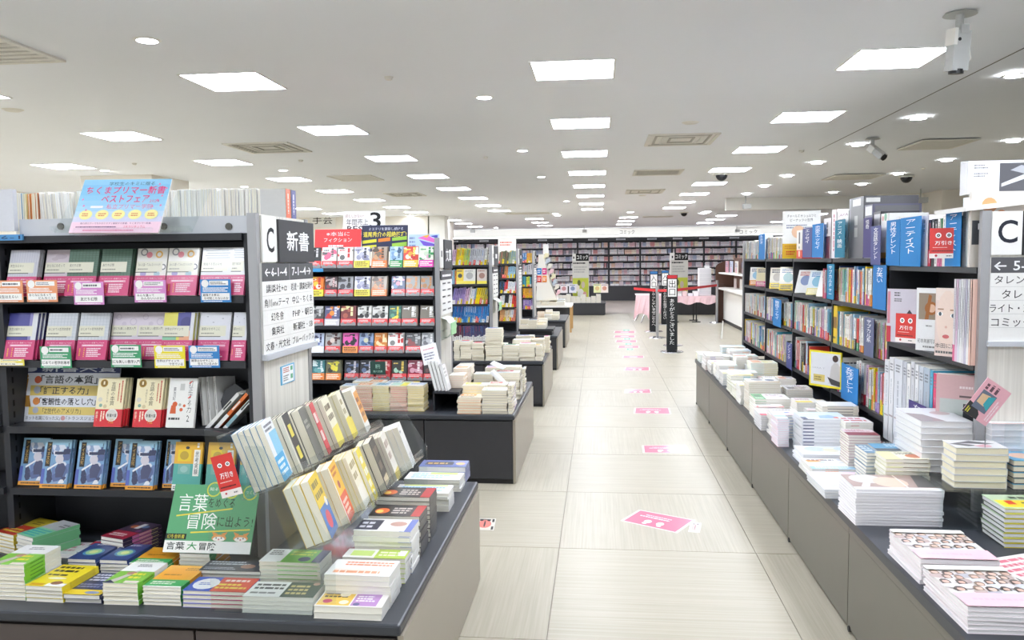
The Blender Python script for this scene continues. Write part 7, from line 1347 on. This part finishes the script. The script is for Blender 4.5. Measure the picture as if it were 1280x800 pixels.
for i in range(4): q = MB(); q.box((x0+.13*i, 19.5, tz+.0005), (x0+.13*i+.11, 19.75, tz+.06+.05*(i % 2)), ['eeeeee', 'e8d0d0', 'e4e4ea', 'f0f0f0'][i], 'print'); tag(q.build('small_carton'), ORD[i]+' small pale carton in the row on the pink table', 'box', 'cartons on the pink table')
# counter with brown end and leaflet shelves on the right
e = empty('service_counter', (3.1, 17, 0), 'white fronted counter with a brown rounded end panel and leaflet ledges', 'counter')
cx = 2.78
q = MB(); pts = [(0, 0), (0, 1.28)]+[(.0+.42*(1-math.cos(t)), 1.28+.17*math.sin(t)) for t in [i*math.pi/12 for i in range(1, 7)]]+[(.8, 1.45), (.8, 0)]
q.prism([Vector((cx-.05+a, 19.6, b)) for a, b in pts], (0, .04, 0), '5c4034', 'matte'); part(q, 'brown_end_panel', e)
q = MB(); q.box((cx-.02, 19.5, 0), (cx+.15, 19.6, .9), '4c362c', 'matte'); part(q, 'brown_post', e)
boxpart('counter_front', e, (cx+.12, 13.2, .08), (cx+.16, 19.5, .78), 'white'); boxpart('counter_base', e, (cx+.14, 13.2, 0), (cx+.3, 19.5, .08), 'dark')
boxpart('counter_ledge', e, (cx-.02, 13.2, .78), (cx+.4, 19.5, .82), 'white'); boxpart('upper_ledge', e, (cx-.0, 15.5, 1.14), (cx+.35, 19.5, 1.17), 'white'); boxpart('rear_board', e, (cx+.35, 13.2, .82), (cx+.38, 19.5, 1.5), 'wood')
q = MB(); q.cyl((cx+.11, 14.4, .6), (cx+.11, 14.6, .6), .01, 'd8b040', 'matte', 8); part(q, 'brass_handle', e)
for i, (y, c) in enumerate([(18.9, 'f0c0d0'), (18.3, 'd8e0f0'), (17.6, 'f4f0e8'), (16.8, '3a3a42')]):
    q = MB(); q.box((cx+.12, y, 1.171), (cx+.14, y+.35, 1.171+.26), c, 'print', Matrix.Identity(4)); q.draw([('l', .1, .5, .9, .9, '5a6a9a', 3), ('c', .5, .25, .2, 'e08a9a')], frame((cx+.12, y+.35, 1.171), (0, -1, 0), (0, 0, 1)), .35, .26, 'print', .001)
    tag(q.build('leaflet_stand'), ['pink', 'pale blue', 'cream', 'dark'][i]+' leaflet stand on the upper ledge of the white counter', 'leaflet', 'leaflets on the counter ledge')
for i in range(6):
    y = 14.5+.75*i; q = MB(); q.box((cx+.2, y, .821), (cx+.21, y+.3, 1.05), ['f0f0f0', 'e8e0d0', 'f4f4f4', 'd8dce4', 'f0ece4', 'e4d8d8'][i], 'print'); tag(q.build('hanging_leaflet'), ORD[i]+' white leaflet below the upper ledge of the counter', 'leaflet', 'leaflets below the ledge')

# ------------------------------------------------------------------ queue posts, belts, exit signs
def disc(q, x, y, R=.17):
    q.cyl((x, y, 0), (x, y, .012), R, 'ffffff', 'chrome', 28, R*.97); q.cyl((x, y, .012), (x, y, .03), R*.9, 'ffffff', 'chrome', 28, R*.25)
def signpost(x, y, h, txt, sub, col, lab):
    e = empty('sign_post', (x, y, 0), lab, 'sign', 'black entrance and exit posts'); q = MB(); disc(q, x, y, .19); part(q, 'base', e, smooth=False)
    w = .17; q = MB(); q.box((x-w/2, y-.02, .03), (x+w/2, y+.02, h), '26282a', 'matte'); c_ = part(q, 'post_body', e)
    X = frame((x-w/2, y-.02, 0), (1, 0, 0), (0, 0, 1)); q = MB()
    q.draw([('r', .06, 1-.045/1, .94, 1-.005, col), ('r', .1, 1-.28, .9, 1-.055, 'f4f4f2'), ('v', txt, .2, 1-.265, .8, 1-.07, '1e1e20'), ('v', sub, .26, .1, .74, .69, 'ffffff')], X, w, h, 'matte', .001); part(q, 'lettering', c_)
signpost(1.165, 13.27, 1.241, '出口', 'ありがとうございました', 'c83038', 'black exit post with white lettering standing foremost in the aisle')
signpost(1.12, 17.0, on(817, 339, 1, 17).z, '入口', 'いらっしゃいませこちらへ', '3a78b8', 'black entrance post behind the exit post, nearer the aisle middle')
p = on(827, 405, 2, 0); signpost(1.5, 18.9, on(827, 338, 1, 18.9).z, '入口', 'こちらからお並びください', '3a78b8', 'hindmost black entrance post half hidden by the exit post')
def queuepost(x, y, lab):
    e = empty('queue_post', (x, y, 0), lab, 'post', 'steel queue posts'); q = MB(); disc(q, x, y); part(q, 'base', e); q = MB(); q.cyl((x, y, .03), (x, y, .93), .028, 'ffffff', 'silver', 14); part(q, 'pole', e)
    q = MB(); q.cyl((x, y, .85), (x, y, .99), .034, 'ffffff', 'silver', 14); part(q, 'belt_head', e); return Vector((x, y, .9))
A1 = queuepost(1.10, 15.65, 'steel queue post between the exit and entrance posts'); A2 = queuepost(1.27, 14.25, 'steel queue post hidden behind the exit post'); A3 = queuepost(2.72, 19.3, 'steel queue post at the end of the long red belt by the counter')
def belt(a, b, lab):
    q = MB(); q.prism([a+Vector((0, 0, -.025)), b+Vector((0, 0, -.025)), b+Vector((0, 0, .025)), a+Vector((0, 0, .025))], Vector((b-a)).cross(Vector((0, 0, 1))).normalized()*.002, 'ffffff', 'red'); tag(q.build('queue_belt'), lab, 'belt', 'red queue belts')
A2.z = .955; A3.z = .875
d = (A3-A2).normalized(); belt(A2+d*.036, A3-d*.036, 'long red belt stretched from the exit post towards the counter')
d = (A1-A2).normalized(); belt(A2+d*.036, A1-d*.036, 'short red belt between the two steel posts')
d = Vector((-.35, 1, 0)).normalized(); belt(A1+d*.036, A1+d*1.2, 'red belt running from the steel post to the entrance post')
# ------------------------------------------------------------------ floor mats and stickers
def mat4(pts, lab, cat='floor sticker', wc='d8577e', items=None, nm='floor_mat'):
    P = [on(x, y, 2, .0015) for x, y in pts]; q = MB(); cx_, cy_ = sum((p for p in P), Vector())/4, None
    big = [cx_+(p-cx_)*1.1 for p in P]; q.face([(p.x, p.y, .0004) for p in big], 'dfdcd6', 'print'); q.face([(p.x, p.y, .0008) for p in P], wc, 'print')
    bl, br, tl = P[0], P[1], P[3]; X = frame((bl.x, bl.y, .001), br-bl, tl-bl); w, h = (br-bl).length, (tl-bl).length
    q.draw(items or [('l', .2, .72, .8, .82, 'f6d8e2', 1), ('l', .12, .58, .88, .7, 'f8e4ea', 1), ('c', .38, .3, .07, 'f8f0f0', .13), ('c', .62, .3, .07, 'f8f0f0', .13), ('c', .36, .14, .045, 'f8f0f0', .06), ('c', .64, .14, .045, 'f8f0f0', .06)], X, w, h, 'print', .0003)
    q_ = q.build(nm); tag(q_, lab, cat, 'queue floor mats' if nm == 'floor_mat' else None); return q_
mat4([(779.7, 650.6), (844, 664.7), (865.6, 650), (800.6, 638)], 'large turned pink footprint mat on the aisle floor, first from the viewer')
mat4([(806, 565.5), (859, 566), (855, 556.5), (805, 557)], 'second pink footprint mat along the aisle')
mat4([(794, 516.5), (837, 517), (835, 510), (795, 510)], 'third pink footprint mat along the aisle')
mat4([(782, 491), (813, 491), (812, 486.5), (783, 486.5)], 'fourth pink footprint mat along the aisle')
mat4([(781, 463), (811, 463), (811, 459), (783, 459)], 'fifth pink footprint mat along the aisle')
for i, (x, y) in enumerate([(792, 446), (786, 433.5), (783, 426.5), (781, 420.5), (781, 415)]):
    mat4([(x-13, y+1.2), (x+12, y+1.2), (x+12, y-1.2), (x-12, y-1.2)], ['sixth', 'seventh', 'eighth', 'ninth', 'tenth'][i]+' pink mat, tiny towards the far hall', items=[('r', .3, .3, .7, .6, 'f4dce4')])
for i, (x, y) in enumerate([(787.5, 436.5), (785.5, 430), (784, 423.5), (783, 413)]):
    mat4([(x-4, y+1), (x+4, y+1), (x+4, y-1), (x-4, y-1)], ORD[i]+' small green marker between the far pink mats', wc='4fae90', items=[('r', .3, .3, .7, .6, 'd8f0e4')], nm='floor_marker')
DS = [('r', .0, .0, .12, .3, '2a2a2c'), ('r', .88, .0, 1, .3, '2a2a2c'), ('r', .0, .7, .12, 1, '2a2a2c'), ('r', .88, .7, 1, 1, '2a2a2c'), ('r', .2, .9, .8, .97, '3a3a3c'), ('c', .5, .5, .36, 'e88a80', .38), ('c', .5, .5, .05, '3a3a3c', .3), ('c', .3, .85, .1, '3a3a3c', .08), ('c', .7, .85, .1, '3a3a3c', .08)]
mat4([(592.5, 661), (616, 662), (619, 648.5), (596, 648)], 'round coral distancing sticker at the front bench corner', wc='e2dccf', items=DS, nm='floor_sticker')
mat4([(861, 664), (874, 665), (876, 654), (864, 653)], 'worn coral sticker half hidden beside the big pink mat', wc='e2d4ca', items=DS[5:], nm='floor_sticker')
q = MB(); q.prism([on(900.5, 425, 2, 0)+Vector((0, 0, .02)), on(903, 425, 2, 0)+Vector((0, 0, .02)), on(903, 425, 2, 0)+Vector((.02, .0, .34)), on(901.5, 425, 2, 0)+Vector((.02, 0, .36))], (0, .01, 0), 'ecece8', 'matte'); tag(q.build('price_flag'), 'thin white card flag standing past the far end of the magazine table', 'card')
bpy.context.view_layer.update()
print('objects', len(bpy.data.objects), 'tris', sum(len(p.vertices)-2 for me in bpy.data.meshes for p in me.polygons))
